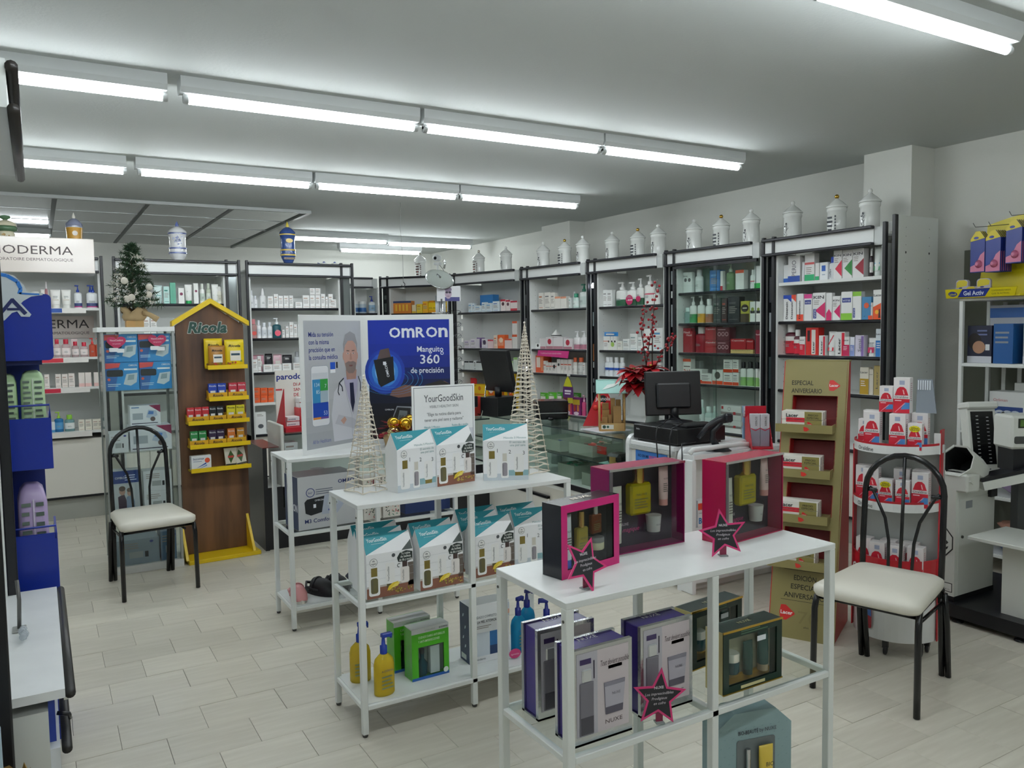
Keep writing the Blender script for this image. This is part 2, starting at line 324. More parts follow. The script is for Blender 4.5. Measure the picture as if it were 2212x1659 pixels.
PRODUCTS = '''L0|0|j|0.567|0.07|1.840|0.060|0.140|f1efe8|-|1~low white cream jar
L0|0|t|0.639|0.07|1.840|0.056|0.159|f3f2ec|lab:d8cfc0|2~white squeeze tube behind ampoule
L0|0|c|0.652|0.07|1.840|0.023|0.224|d9a9b0|cap:e9e3e3,liq|3~slim pink ampoule bottle
L0|0|t|0.718|0.07|1.840|0.077|0.158|f3f2ec|lab:d8cfc0|4~wide white squeeze tube
L0|0|t|0.800|0.07|1.840|0.073|0.159|f3f2ec|lab:d8cfc0|5~white squeeze tube
L0|0|p|0.889|0.07|1.840|0.061|0.200|eef0f2|cap:1d3f9c,lab2:3a4a7a:c04080|6~white pump bottle with blue pump
L0|0|p|0.986|0.07|1.840|0.066|0.202|eef0f2|cap:1d3f9c,lab2:3a4a7a:c04080|7~white pump bottle with blue pump
L0|0|p|1.067|0.07|1.840|0.069|0.200|eef0f2|cap:1d3f9c,lab2:3a4a7a:c04080|8~white pump bottle with blue pump
L0|1|c|0.709|0.07|1.415|0.055|0.158|efdcdc|cap:c8203c,liq,lab:f4e9e6|1~clear bottle with red cap
L0|1|c|0.778|0.07|1.415|0.069|0.157|efdcdc|cap:c8203c,liq,lab:f4e9e6|2~clear bottle with red cap
L0|1|b|0.847|0.20|1.415|0.048|0.158|e9d3d2|cap:c8203c|3~pale carton with red top
L0|1|c|0.849|0.07|1.415|0.054|0.135|efdcdc|cap:c8203c,liq,lab:f4e9e6|4~clear bottle with red cap
L0|1|c|0.916|0.07|1.415|0.061|0.128|efdcdc|cap:c8203c,liq,lab:f4e9e6|5~clear bottle with red cap
L0|1|p|0.981|0.07|1.415|0.053|0.163|f08468|cap:d2302e,liq|6~coral pump bottle with red pump
L0|1|p|1.032|0.07|1.415|0.035|0.162|f08468|cap:d2302e,liq|7~coral pump bottle with red pump
L0|2|b|0.621|0.07|1.155|0.037|0.117|f2e9e2|s|1~cream carton
L0|2|b|0.706|0.07|1.155|0.042|0.117|f2e9e2|s|2~cream carton
L0|2|b|0.756|0.07|1.155|0.045|0.115|f2e9e2|s|3~cream carton
L0|2|b|0.807|0.07|1.155|0.047|0.120|f2e9e2|s|4~cream carton
L0|2|b|0.885|0.07|1.155|0.045|0.122|f2e9e2|low:eec3bd|5~cream carton with pink lower half
L0|2|b|0.936|0.07|1.155|0.049|0.122|f2e9e2|low:eec3bd|6~cream carton with pink lower half
L0|2|b|1.004|0.07|1.155|0.048|0.122|f2e9e2|low:eec3bd|7~cream carton with pink lower half
L0|2|b|1.049|0.07|1.155|0.029|0.120|f2e9e2|low:eec3bd|8~cream carton with pink lower half
L0|3|b|0.648|0.07|0.770|0.030|0.091|e9eef0|low:5a9fd0|1~white carton with blue band
L0|3|p|0.694|0.07|0.770|0.069|0.174|1c6fa8|cap:9cc83c,lab:5a9fd0|2~blue pump bottle with lime pump
L0|3|c|0.776|0.07|0.770|0.076|0.143|a9d3d6|cap:8cc63f,liq,lab:f2f5f2|3~clear aqua bottle with lime cap
L0|3|b|0.866|0.07|0.770|0.045|0.096|efeadb|s|4~cream carton
L0|3|b|0.921|0.07|0.770|0.051|0.094|efeadb|s|5~cream carton
L0|3|b|0.979|0.07|0.770|0.054|0.093|efeadb|s|6~cream carton
L0|3|b|1.036|0.07|0.770|0.046|0.092|efeadb|s|7~cream carton
L0|3|b|1.117|0.07|0.770|0.036|0.094|efeadb|s|8~cream carton
L1|0|t|0.375|0.07|1.880|0.072|0.167|d7ece8|lab:7ab8b0|1~pale teal squeeze tube
L1|0|b|0.444|0.07|1.880|0.048|0.157|bfe3dc|s:3f8f80|2~mint green carton
L1|0|b|0.499|0.07|1.880|0.048|0.193|5fae92|cap:d6ebe4|3~tall green carton
L1|0|b|0.570|0.07|1.880|0.051|0.145|f1f1ec|c:8a3a5a|4~white carton with plum dot
L1|0|t|0.636|0.07|1.880|0.064|0.178|f2f3ee|cap:2fae62,c:7a3a55|5~white squeeze tube with green cap
L1|0|b|0.699|0.07|1.880|0.041|0.190|f2f3ee|c:8a3a5a|6~tall white carton with plum dot
L1|0|c|0.757|0.07|1.880|0.044|0.188|f2f3ee|cap:dfe5da,lab:cfdccf|7~white bottle
L1|0|c|0.812|0.07|1.880|0.043|0.191|b9c3ae|cap:c9d2bf,lab:e2e8dc|8~sage green bottle
L1|0|t|0.871|0.07|1.880|0.061|0.185|f2f3ee|cap:cfe0c8,lab:cfdccf|9~white squeeze tube
L1|0|t|0.929|0.07|1.880|0.043|0.158|f2f3ee|cap:dfe5da,lab:dde5da|10~small white squeeze tube
L1|0|c|0.992|0.07|1.880|0.041|0.164|f4f2e4|cap:eeeeea,lab:dcd9c8|11~ivory bottle
L1|1|b|0.266|0.07|1.610|0.053|0.150|f3f2ee|s|1~plain white carton behind little tree
L1|1|b|0.324|0.07|1.610|0.052|0.153|f3f2ee|s|2~plain white carton behind little tree
L2|0|c|0.055|0.07|1.840|0.038|0.170|f0f1f3|cap:e3e6ea|1~white bottle
L2|0|c|0.104|0.07|1.840|0.037|0.120|f0f1f3|cap:e3e6ea|2~slim white bottle
L2|0|c|0.175|0.07|1.840|0.059|0.189|f0f1f1|cap:f4f4f4,cone|3~white bottle with cone top
L2|0|b|0.245|0.07|1.840|0.053|0.116|f2f2f0|s|4~white carton
L2|0|b|0.298|0.07|1.840|0.041|0.137|f2f2f0|s|5~white carton
L2|0|b|0.345|0.07|1.840|0.045|0.119|f2f2f0|s|6~white carton
L2|0|b|0.398|0.07|1.840|0.047|0.123|f2f2f0|s|7~white carton
L2|0|b|0.446|0.07|1.840|0.037|0.123|f2f2f0|s|8~white carton
L2|0|b|0.521|0.07|1.840|0.068|0.062|f2f2f0|s|9~low white carton
L2|0|b|0.595|0.07|1.840|0.066|0.128|f2f2f0|s|10~white carton
L2|0|b|0.659|0.07|1.840|0.050|0.128|f2f2f0|s|11~white carton
L2|0|b|0.714|0.07|1.840|0.051|0.129|f2f2f0|s|13~white carton
L2|0|b|0.661|0.07|1.971|0.050|0.068|f2f2f0|s|12~upper stacked white carton
L2|0|b|0.716|0.07|1.971|0.051|0.068|f2f2f0|s|14~upper stacked white carton
L2|0|b|0.767|0.07|1.840|0.041|0.143|f2f2f0|s|15~white carton
L2|0|b|0.804|0.07|1.840|0.022|0.114|f2f2f0|s|16~narrow white carton
L2|0|b|0.846|0.07|1.840|0.045|0.142|f2f2f0|s|17~white carton
L2|0|b|0.920|0.07|1.840|0.065|0.091|f2f2f0|s|18~small white carton
L2|1|c|0.070|0.07|1.550|0.059|0.185|efc9c6|cap:e08a90,liq,c:e2574f|1~clear pink bottle
L2|1|c|0.128|0.07|1.550|0.042|0.174|f0f1f3|cap:dfe3e8,lab:dfe3e8|2~white bottle
L2|1|c|0.179|0.07|1.550|0.051|0.150|f0f1f3|cap:dfe3e8,lab:dfe3e8|3~white bottle
L2|1|c|0.233|0.07|1.550|0.044|0.153|f0f1f3|cap:dfe3e8,lab:dfe3e8|4~white bottle
L2|1|p|0.303|0.07|1.550|0.083|0.195|1d5560|cap:e9eeee,c:f0647a|5~dark teal pump bottle with pink dot
L2|1|b|0.361|0.07|1.550|0.025|0.080|f2f2f0|s|6~tiny white carton
L2|1|b|0.398|0.07|1.550|0.031|0.114|f2f2f0|s|7~white carton
L2|1|b|0.440|0.07|1.550|0.038|0.154|f2f2f0|s|8~tall white carton
L2|1|b|0.480|0.07|1.550|0.033|0.131|f2f2f0|s|9~white carton
L2|1|b|0.522|0.07|1.550|0.040|0.130|f2f2f0|s|10~white carton
L2|2|b|0.069|0.07|1.220|0.051|0.125|f2f2f0|s|1~white carton
L2|2|b|0.118|0.07|1.220|0.031|0.158|f2f2f0|s|3~tall white carton
L2|2|k|0.140|0.20|1.220|0.111|0.166|d8a0ae|-|2~pink and white pouch
L2|2|k|0.241|0.20|1.220|0.075|0.175|1b1b20|-|5~black pouch
L2|2|k|0.328|0.20|1.220|0.084|0.167|e2b9c2|-|7~pink pouch with white window
L2|2|k|0.425|0.20|1.220|0.095|0.158|1b1b20|-|9~black pouch
L2|2|c|0.528|0.20|1.220|0.069|0.188|c9cccf|cap:b9bcc0|11~silver grey bottle
L2|2|b|0.199|0.07|1.220|0.085|0.073|f2f2f0|s|4~white front row carton
L2|2|b|0.289|0.07|1.220|0.086|0.072|f2f2f0|s|6~white front row carton
L2|2|b|0.382|0.07|1.220|0.088|0.078|f2f2f0|s|8~white front row carton
L2|2|b|0.489|0.07|1.220|0.087|0.079|f2f2f0|s|10~white front row carton
L2|3|b|0.081|0.07|0.925|0.064|0.072|e8622a|s:d04c18|1~orange carton in lower row
L2|3|b|0.150|0.07|0.925|0.064|0.068|e8622a|s:d04c18|3~orange carton in lower row
L2|3|b|0.216|0.07|0.925|0.056|0.064|e8622a|s:d04c18|5~orange carton in lower row
L2|3|b|0.083|0.07|0.998|0.064|0.072|e8622a|s:d04c18|2~orange carton in upper row
L2|3|b|0.152|0.07|0.994|0.064|0.072|e8622a|s:d04c18|4~orange carton in upper row
L2|3|b|0.219|0.07|0.991|0.056|0.072|e8622a|s:d04c18|6~orange carton in upper row
L2|4|b|0.109|0.07|0.620|0.106|0.212|f1f2f0|logo:444|1~white carton with device picture
C0|0|j|0.081|0.07|1.830|0.063|0.148|c9d8e2|lab:2a66a8,cap:eef2f2,tall|1~white tub with blue label
C0|0|j|0.170|0.07|1.830|0.096|0.149|c9d8e2|lab:2a66a8,cap:eef2f2,tall|2~white tub with blue label
C0|0|p|0.300|0.07|1.830|0.083|0.216|e6ecf0|cap:3a4aa0,lab:9cc0da|3~white pump bottle with blue pump
C1|0|b|0.260|0.07|1.820|0.252|0.156|e08a3a|top2:3a4a78,bars:f0c040|1~wide orange carton with dark blue top
C1|0|b|0.441|0.07|1.820|0.056|0.104|ead9b0|low:e8c040|2~cream and yellow carton
C1|0|b|0.517|0.07|1.820|0.075|0.112|f0d040|s:b06a20|3~yellow carton
C1|0|b|0.600|0.07|1.820|0.073|0.145|f0b828|s:d06020|4~taller yellow orange carton
C1|0|b|0.620|0.20|1.820|0.070|0.155|f0a024|-|5~tall orange carton behind
C1|0|b|0.712|0.07|1.820|0.138|0.126|f2cc1c|txt:10-30,low:e8a020|6~wide yellow carton with black numbers
C1|0|b|0.755|0.20|1.820|0.053|0.133|f2cc1c|s:c05020|7~yellow carton
C1|0|b|0.812|0.07|1.820|0.048|0.037|453a8c|-|8~small purple box
C1|0|b|0.876|0.07|1.820|0.061|0.085|f2cc1c|s:c05020|9~lower stacked yellow carton
C1|0|b|0.878|0.07|1.908|0.061|0.085|f2cc1c|s:c05020|10~upper stacked yellow carton
R5|0|b|0.462|0.20|1.810|0.230|0.207|2f7fc4|-|5~wide blue box behind cartons
R5|0|b|0.313|0.07|1.810|0.068|0.112|e2ebee|s:3a8ac0|1~white and blue carton
R5|0|b|0.373|0.07|1.810|0.035|0.106|e2ebee|s:3a8ac0|2~slim white carton
R5|0|b|0.452|0.07|1.810|0.112|0.077|e2ebee|s:3a8ac0|3~low white carton
R5|0|b|0.554|0.07|1.810|0.068|0.113|e2ebee|s:3a8ac0|4~white and blue carton
R5|0|b|0.643|0.07|1.810|0.097|0.101|e2ebee|s:3a8ac0|6~white and blue carton
R5|0|b|0.763|0.07|1.810|0.105|0.118|e2ebee|s:2a62b0|7~white and blue carton
R5|0|b|0.885|0.07|1.810|0.080|0.135|efe2de|top2:c22840,c:55303a|8~white carton with red top
R5|0|b|0.967|0.07|1.810|0.072|0.125|efe2de|top2:c22840,c:55303a|9~white carton with red top
R5|0|b|1.063|0.07|1.810|0.106|0.112|efe2de|top2:c22840,low:c23a48|10~white carton with red top
R5|1|b|0.244|0.07|1.380|0.109|0.094|e6dfe6|s:8a70a8|1~white lilac carton
R5|1|b|0.357|0.07|1.380|0.099|0.111|e6dfe6|s:7a60a0|2~white lilac carton
R5|1|b|0.318|0.20|1.380|0.089|0.122|8f6fae|-|3~purple carton
R5|1|b|0.557|0.07|1.380|0.101|0.113|e6dfe6|c:4a3a5a,s:8a70a8|4~white lilac carton
R5|1|b|0.661|0.07|1.380|0.093|0.102|e9cfd0|top2:c84050|5~white carton with red top
R5|1|b|0.749|0.07|1.380|0.061|0.153|ecd6c4|s:e07a40|6~pale orange carton
R5|1|b|0.842|0.07|1.380|0.112|0.157|e8662c|c:f6d9c0,bars:f2c8a8|7~orange carton
R5|1|b|0.961|0.07|1.380|0.117|0.112|e9d6d4|top2:d86048|8~white carton with orange top
R5|1|b|1.068|0.07|1.380|0.079|0.158|e6e2de|top2:e0603a|9~lower tall white carton
R5|1|b|1.071|0.07|1.541|0.079|0.150|e6e2de|top2:e0603a|10~upper tall white carton
R5|2|k|0.401|0.20|1.120|0.165|0.105|2a3358|-|5~dark blue card pack
R5|2|b|0.227|0.07|1.120|0.081|0.100|dfe4e2|top2:22252a|1~white carton with black top
R5|2|b|0.313|0.07|1.120|0.075|0.101|dfe4e2|top2:22252a|2~white carton with black top
R5|2|b|0.379|0.07|1.120|0.037|0.111|dfe4e2|s:444|3~slim white carton
R5|2|b|0.455|0.07|1.120|0.097|0.100|dfe4e2|top2:2a2c30|4~white carton with black top
R5|2|b|0.582|0.07|1.120|0.166|0.060|dcead0|s:58a830,top2:6ec23c|6~low green and white carton
R5|2|b|0.728|0.07|1.120|0.095|0.120|dcead6|top2:9cc878|7~white carton with green top
R5|2|b|0.819|0.07|1.120|0.073|0.120|dcead6|top2:9cc878|8~white carton with green top
R5|2|b|0.904|0.07|1.120|0.085|0.114|dcead6|top2:9cc878|9~white carton with green top
R5|2|b|0.994|0.07|1.120|0.079|0.116|dcead6|top2:9cc878|10~white carton with green top
R5|2|b|1.076|0.07|1.120|0.066|0.159|dde6d8|top2:9cc878|11~tall white carton with green top
R5|3|k|0.079|0.20|0.690|0.098|0.308|d23a34|-|1~red pouch
R5|3|k|0.328|0.07|0.690|0.103|0.329|c82a30|bars:e8c9a8|2~red pouch with pale flower
R5|3|b|0.468|0.07|0.820|0.246|0.127|f2c21c|sun|3~upper wide yellow carton with sun
R5|3|b|0.478|0.07|0.690|0.239|0.127|f2c21c|sun|4~lower wide yellow carton with sun
R5|3|b|0.698|0.07|0.690|0.174|0.131|f2c81c|pct|5~pale carton with yellow discount panel
R5|3|b|0.835|0.07|0.690|0.087|0.137|f2c81c|pct|8~pale carton with yellow discount panel
R5|3|b|1.013|0.07|0.690|0.106|0.146|f2c81c|pct|11~pale carton with yellow discount panel
R5|3|b|0.701|0.07|0.824|0.174|0.134|f2c81c|pct|6~pale carton with yellow discount panel
R5|3|b|0.838|0.07|0.830|0.087|0.132|f2c81c|pct|9~pale carton with yellow discount panel
R5|3|b|1.016|0.07|0.839|0.105|0.131|f2c81c|pct|12~pale carton with yellow discount panel
R5|3|b|0.705|0.07|0.960|0.174|0.135|f2c81c|pct|7~pale carton with yellow discount panel
R5|3|b|0.841|0.07|0.965|0.087|0.134|f2c81c|pct|10~pale carton with yellow discount panel
R5|3|b|1.019|0.07|0.972|0.105|0.132|f2c81c|pct|13~pale carton with yellow discount panel
R4|0|b|0.090|0.20|1.810|0.068|0.034|eceae4|-|1~tiny white carton
R4|0|b|0.255|0.07|1.810|0.082|0.182|eae6de|s:c07850|2~tall white carton
R4|0|b|0.365|0.07|1.810|0.098|0.183|eae6de|s:888|3~tall white carton
R4|0|b|0.452|0.07|1.810|0.066|0.176|eae6de|s:888|4~tall white carton
R4|0|b|0.532|0.07|1.810|0.084|0.131|eae6de|top2:e8a080|5~low white carton
R4|0|b|0.625|0.07|1.810|0.090|0.127|eae6de|top2:e8a080|6~low white carton
R4|0|b|0.725|0.07|1.810|0.032|0.112|e6eae8|s:5a9a88|7~tiny white carton
R4|0|c|0.634|0.20|1.810|0.042|0.179|e6ece8|cap:f0f2f0|8~pale bottle with white cap
R4|0|c|0.798|0.07|1.810|0.079|0.152|cfe3dc|cap:2a8a6a,lab:e6f0ec|9~pale green bottle with green cap
R4|0|p|0.909|0.07|1.810|0.110|0.246|dde4e2|cap:1e6a54,lab:c8d6d2|0~white pump bottle with dark green pump
R4|1|b|0.163|0.07|1.380|0.083|0.060|f1f0ee|c:18181a|1~white box with black dot
R4|1|b|0.273|0.07|1.380|0.107|0.114|e9e4e4|low:b8828e|2~white carton with rose lower half
R4|1|b|0.391|0.07|1.380|0.113|0.130|e9e4e4|low:b8828e,c:c03048|3~white carton with red dot
R4|1|b|0.531|0.07|1.380|0.154|0.130|e9e4e4|low:b8828e|0~wide white carton with rose lower half
R4|1|b|0.687|0.07|1.380|0.130|0.114|e9e4e4|low:b8828e,c:c03048|6~white carton with red dot
R4|1|p|0.808|0.07|1.380|0.089|0.189|f1efef|cap:f4f4f4,low2:b87a8c|7~white pump bottle with rose base
R4|1|p|0.908|0.07|1.380|0.100|0.189|f1efef|cap:f4f4f4,low2:b87a8c|8~white pump bottle with rose base
R4|1|y|0.462|0.07|1.513|0.125|0.074|f1efec|-|4~small black and white striped pyramid
R4|2|b|0.181|0.07|1.120|0.134|0.185|e8623a|win|1~wide orange carton with pale window
R4|2|b|0.139|0.20|1.120|0.070|0.171|e0582e|-|2~orange carton behind
R4|2|b|0.293|0.07|1.120|0.057|0.130|f0ece6|str:e0705a|3~white carton with red stripe
R4|2|b|0.350|0.07|1.120|0.046|0.113|f0ece6|str:e0705a|4~short white carton with red stripe
R4|2|b|0.399|0.07|1.120|0.042|0.114|f0ece6|str:e0705a|5~short white carton with red stripe
R4|2|b|0.465|0.07|1.120|0.077|0.115|f0ece6|str:e0705a,c:333|6~white carton with black dots
R4|2|b|0.538|0.07|1.120|0.056|0.151|f0ece6|c:333|7~tall white carton with black dot
R4|2|b|0.594|0.07|1.120|0.046|0.152|f0ece6|str:e0705a|8~tall white carton with red stripe
R4|2|b|0.652|0.07|1.120|0.056|0.151|f0ece6|str:e0705a|9~tall white carton with red stripe
R4|2|b|0.712|0.07|1.120|0.054|0.152|f0ece6|str:e0705a|10~tall white carton with red stripe
R4|2|c|0.779|0.07|1.120|0.064|0.174|d6d3cc|cap:d8623a,lab:e8e6e0|11~grey bottle with orange cap
R4|2|c|0.864|0.07|1.120|0.085|0.175|c2c2be|cap:d8623a,lab:d8d8d4|12~grey bottle with orange cap
R4|2|b|0.935|0.07|1.120|0.041|0.123|e6e6e2|s|13~short white carton
R4|3|k|0.274|0.07|0.794|0.133|0.104|58b42c|-|1~bright green sachet pack
R4|3|k|0.416|0.07|0.803|0.139|0.107|58b42c|-|2~bright green sachet pack
R4|3|k|0.549|0.07|0.812|0.111|0.106|3f9a28|-|3~bright green sachet pack
R4|3|k|0.537|0.20|0.802|0.134|0.103|58b42c|-|4~bright green sachet pack
R4|3|k|0.673|0.20|0.811|0.122|0.098|3f9a28|-|6~bright green sachet pack
R4|3|b|0.682|0.07|0.690|0.114|0.183|d8447a|win2|5~yellow and pink carton
R4|3|b|0.813|0.07|0.690|0.131|0.182|8a2a78|win2|7~purple carton
R4|3|p|0.914|0.07|0.690|0.053|0.214|e0568a|cap:f0b0c8|8~pink pump bottle
R3|0|b|0.172|0.07|1.810|0.061|0.167|eceeec|s:999|1~white carton
R3|0|b|0.244|0.07|1.810|0.073|0.164|eceeec|s:999|2~white carton
R3|0|p|0.374|0.07|1.810|0.145|0.234|eceeea|cap:f2f2f0,low2:1f5a3a|3~white pump bottle with green base
R3|0|p|0.520|0.07|1.810|0.135|0.227|eceeea|cap:f2f2f0,low2:1f5a3a,c:c02a62,t:-60|4~white pump bottle with pink discount dot
R3|0|p|0.637|0.07|1.810|0.084|0.254|eceeea|cap:f2f2f0,low2:1f5a3a,c:c02a62|5~white pump bottle with cut pink dot
R3|0|p|0.746|0.07|1.810|0.120|0.282|eeeeea|cap:f2f2f0,str:c8405a|6~tall white pump bottle
R3|0|c|0.849|0.07|1.810|0.074|0.154|eeeeea|cap:f2f2f0,cone|7~white bottle with cone top
R3|1|k|0.235|0.07|1.516|0.196|0.041|2f86cc|-|3~blue header card
R3|1|b|0.161|0.07|1.380|0.080|0.136|ecebe8|str:d8a090|1~white carton
R3|1|b|0.227|0.07|1.380|0.039|0.136|ecebe8|c:1c1c1e|2~slim white carton with black figure
R3|1|b|0.271|0.07|1.380|0.037|0.136|ecebe8|c:1c1c1e|4~slim white carton with black figure
R3|1|b|0.315|0.07|1.380|0.039|0.136|ecebe8|c:1c1c1e|6~slim white carton with black figure
R3|1|b|0.282|0.07|1.380|0.121|0.089|eef0e6|c:a6c860|5~low white carton with lime dot
R3|1|b|0.382|0.07|1.380|0.068|0.087|eef0e6|s|7~low white carton
R3|1|b|0.469|0.07|1.380|0.090|0.109|ecefec|s:9aa|8~white carton
R3|1|b|0.569|0.07|1.380|0.096|0.160|ecefec|s:9aa|9~taller white carton
R3|1|b|0.656|0.07|1.380|0.065|0.126|ecefec|s:9aa|10~white carton
R3|1|b|0.755|0.07|1.380|0.101|0.203|ecefec|str:e08080|11~tall white carton with red stripe
R3|1|b|0.882|0.07|1.380|0.119|0.210|ecefec|s:5a9ac8|12~tall white carton
R3|2|c|0.156|0.07|1.120|0.078|0.189|eef2f6|cap:f4f6f8,str2:2a5ab8|1~white bottle with blue band
R3|2|c|0.236|0.07|1.120|0.070|0.188|eef2f6|cap:f4f6f8,str2:2a5ab8|2~white bottle with blue band
R3|2|c|0.311|0.07|1.120|0.070|0.188|eef2f6|cap:f4f6f8,str2:2a5ab8|3~white bottle with blue band
R3|2|c|0.390|0.07|1.120|0.068|0.187|eef2f6|cap:f4f6f8,str2:2a5ab8|4~white bottle with blue band
R3|2|b|0.889|0.07|1.120|0.049|0.148|eceeec|s:999|5~white carton beside red petals
R2|0|b|0.161|0.07|1.900|0.062|0.183|e6eae6|c:555,t:Dercos|1~white carton
R2|0|b|0.228|0.07|1.900|0.062|0.181|e6eae6|c:555|2~white carton
R2|0|c|0.320|0.07|1.900|0.082|0.197|eef0ee|cap:f4f4f4,lab:dfe4e0|3~white bottle
R2|0|b|0.304|0.20|1.900|0.081|0.214|9ab8a8|-|4~grey green carton
R2|0|b|0.522|0.07|1.900|0.111|0.179|3a78b8|s:6aa0d8|5~wide blue carton
R2|0|b|0.597|0.07|1.900|0.027|0.167|eceae8|low:d03a48|6~slim white carton with red end
R2|0|p|0.673|0.07|1.900|0.082|0.227|a8c89a|cap:d8e6d0,liq|7~light green pump bottle
R2|0|b|0.792|0.07|1.900|0.088|0.162|eceae6|top2:e85a34|8~white carton with orange top
R2|0|c|0.914|0.07|1.900|0.048|0.156|f0f0ee|cap:f4f4f2,str:d04050|9~white bottle with red line
R2|0|b|0.976|0.07|1.900|0.063|0.184|eef0ee|low:2fae52|10~white carton with green base
R2|1|c|0.170|0.07|1.630|0.072|0.139|bfe0dc|cap:d8ece8,liq|1~aqua clear jar
R2|1|p|0.252|0.07|1.630|0.078|0.235|eceeea|cap:f2f2f0,low3:3f9a5a|2~white and green pump bottle
R2|1|p|0.346|0.07|1.630|0.080|0.239|eceeea|cap:f2f2f0,low3:e0a83a|3~white and amber pump bottle
R2|1|c|0.440|0.07|1.630|0.075|0.207|eceeea|cap:f2f2f0,low3:a86a4a|4~white and brown bottle
R2|1|b|0.549|0.07|1.630|0.083|0.209|3c4242|s:777|5~dark grey carton
R2|1|b|0.628|0.07|1.630|0.055|0.206|3a2424|s:a04030|6~dark brown carton
R2|1|b|0.728|0.07|1.630|0.119|0.213|23262a|s:555|7~wide black carton
R2|1|b|0.848|0.07|1.630|0.089|0.174|b9b23c|oval|8~bronze and lime carton
R2|1|b|0.928|0.07|1.630|0.057|0.167|efefe8|c:8a9a3a,str2:222|9~white carton with fruit print
R2|1|b|0.986|0.07|1.630|0.048|0.165|efefe8|c:8a9a3a,str2:222|10~white carton with fruit print
R2|2|b|0.138|0.07|1.370|0.092|0.217|a82430|t:Pilexil,qr|1~tall red carton
R2|2|b|0.226|0.07|1.370|0.075|0.187|a82430|t:Pilexil,qr|2~red carton
R2|2|c|0.338|0.07|1.370|0.132|0.226|a02030|cap:e6dada,w|3~red bottle with white cap
R2|2|b|0.477|0.07|1.370|0.131|0.108|b03038|t:Capsulas|4~lower red carton
R2|2|b|0.477|0.07|1.480|0.131|0.115|b03038|t:Capsulas|5~upper red carton
R2|2|b|0.617|0.07|1.370|0.136|0.103|6a2a34|dots|6~lower dark red carton with rings
R2|2|b|0.616|0.07|1.474|0.136|0.116|6a2a34|dots|7~upper dark red carton with rings
R2|2|b|0.816|0.07|1.370|0.238|0.032|d8b878|t:REGALO|9~flat gold carton with black lettering
R2|2|b|0.778|0.07|1.403|0.164|0.089|b4242c|t:Capsulas|8~wide red carton on gold one
R2|2|b|0.901|0.07|1.405|0.071|0.078|b4242c|t:Pilexil|10~red carton on gold one
R2|2|b|0.979|0.07|1.370|0.057|0.194|8a2438|t:Pilexil|11~tall dark red carton
R2|3|b|0.164|0.07|1.100|0.095|0.212|ecebe6|two|1~white carton with red numbers
R2|3|b|0.155|0.20|1.100|0.080|0.188|e4e8e6|-|2~pale carton behind
R2|3|b|0.314|0.07|1.100|0.129|0.124|ecebe6|low:d84a2c|3~white carton with orange base
R2|3|b|0.423|0.07|1.100|0.133|0.088|ecebe6|low:e0481c,s:888|4~low white carton with orange base
R2|3|b|0.555|0.07|1.100|0.117|0.125|ecebe6|low:e0481c,c:5a5a50|5~white carton with tree print
R2|3|b|0.670|0.07|1.100|0.096|0.105|ecebe6|low:e0481c,s:888|6~lower white carton with orange base
R2|3|b|0.754|0.07|1.100|0.062|0.108|ecebe6|low:e0481c,s:888|8~lower white carton with orange base
R2|3|b|0.669|0.07|1.208|0.096|0.108|ecebe6|low:e0481c,s:888|7~upper white carton with orange base
R2|3|b|0.753|0.07|1.211|0.062|0.107|ecebe6|low:e0481c,s:888|9~upper white carton with orange base
R2|3|c|0.821|0.07|1.100|0.057|0.199|eef0ea|cap:17181a,low3:9ac878|10~white bottle with black cap
R2|3|c|0.890|0.07|1.100|0.065|0.201|eef0ea|cap:17181a,low3:9ac878|11~white bottle with black cap
R2|3|c|0.959|0.07|1.100|0.052|0.200|eef0ea|cap:17181a,low3:9ac878|12~white bottle with black cap
R2|3|c|1.002|0.07|1.100|0.024|0.175|eef0ea|cap:17181a,low3:9ac878|13~white bottle with black cap
R2|4|c|0.359|0.07|0.700|0.050|0.254|c8dcd6|cap:e0ece8,lab:e6efec|1~pale green bottle
R2|4|c|0.434|0.07|0.700|0.083|0.198|c8dcd6|cap:e0ece8,lab:e6efec|2~pale green bottle
R2|4|c|0.507|0.07|0.700|0.049|0.207|c8dcd6|cap:e0ece8,lab:e6efec|3~pale green bottle
R2|4|b|0.704|0.07|0.700|0.221|0.101|eae9e6|silver|4~lower wide white carton with silver band
R2|4|b|0.703|0.07|0.803|0.220|0.123|eae9e6|silver|5~upper wide white carton with silver band
R2|4|b|0.910|0.07|0.700|0.180|0.119|eae9e6|silver|6~wide white carton with silver band
R1|0|b|0.227|0.20|1.930|0.036|0.208|2a3a80|-|4~dark blue carton behind
R1|0|b|0.159|0.07|1.930|0.059|0.137|e9eaea|low:2f62b8|1~small white carton with blue base
R1|0|b|0.250|0.07|1.930|0.113|0.203|eae9e8|low:2f52a8,v:PERIO|2~wide white carton with blue base
R1|0|t|0.332|0.07|1.930|0.028|0.150|e6e8ea|lab:8ab0d0|3~slim pale squeeze tube
R1|0|b|0.397|0.07|1.930|0.088|0.207|eae8e6|low:2fae72,str:d05a5a|5~tall white carton with green base
R1|0|b|0.467|0.07|1.930|0.035|0.131|eae8e6|low:2fae72|6~small white carton with green base
R1|0|b|0.525|0.07|1.930|0.070|0.132|eceff0|sq:2f62b8|7~white carton with blue square
R1|0|c|0.588|0.07|1.930|0.048|0.166|eceef0|cap:2f52c8,v:cariax|8~white bottle with blue cap
R1|0|b|0.647|0.07|1.930|0.072|0.208|eae8e6|t:KIN,tri:d42a4a|9~white carton with red triangle
R1|0|b|0.729|0.07|1.930|0.080|0.205|eae8e6|t:KIN,tri:2f8a3c|10~white carton with green triangle
R1|0|b|0.819|0.07|1.930|0.090|0.206|eae8e6|t:KIN,tri:9a1c30|11~white carton with dark red triangle
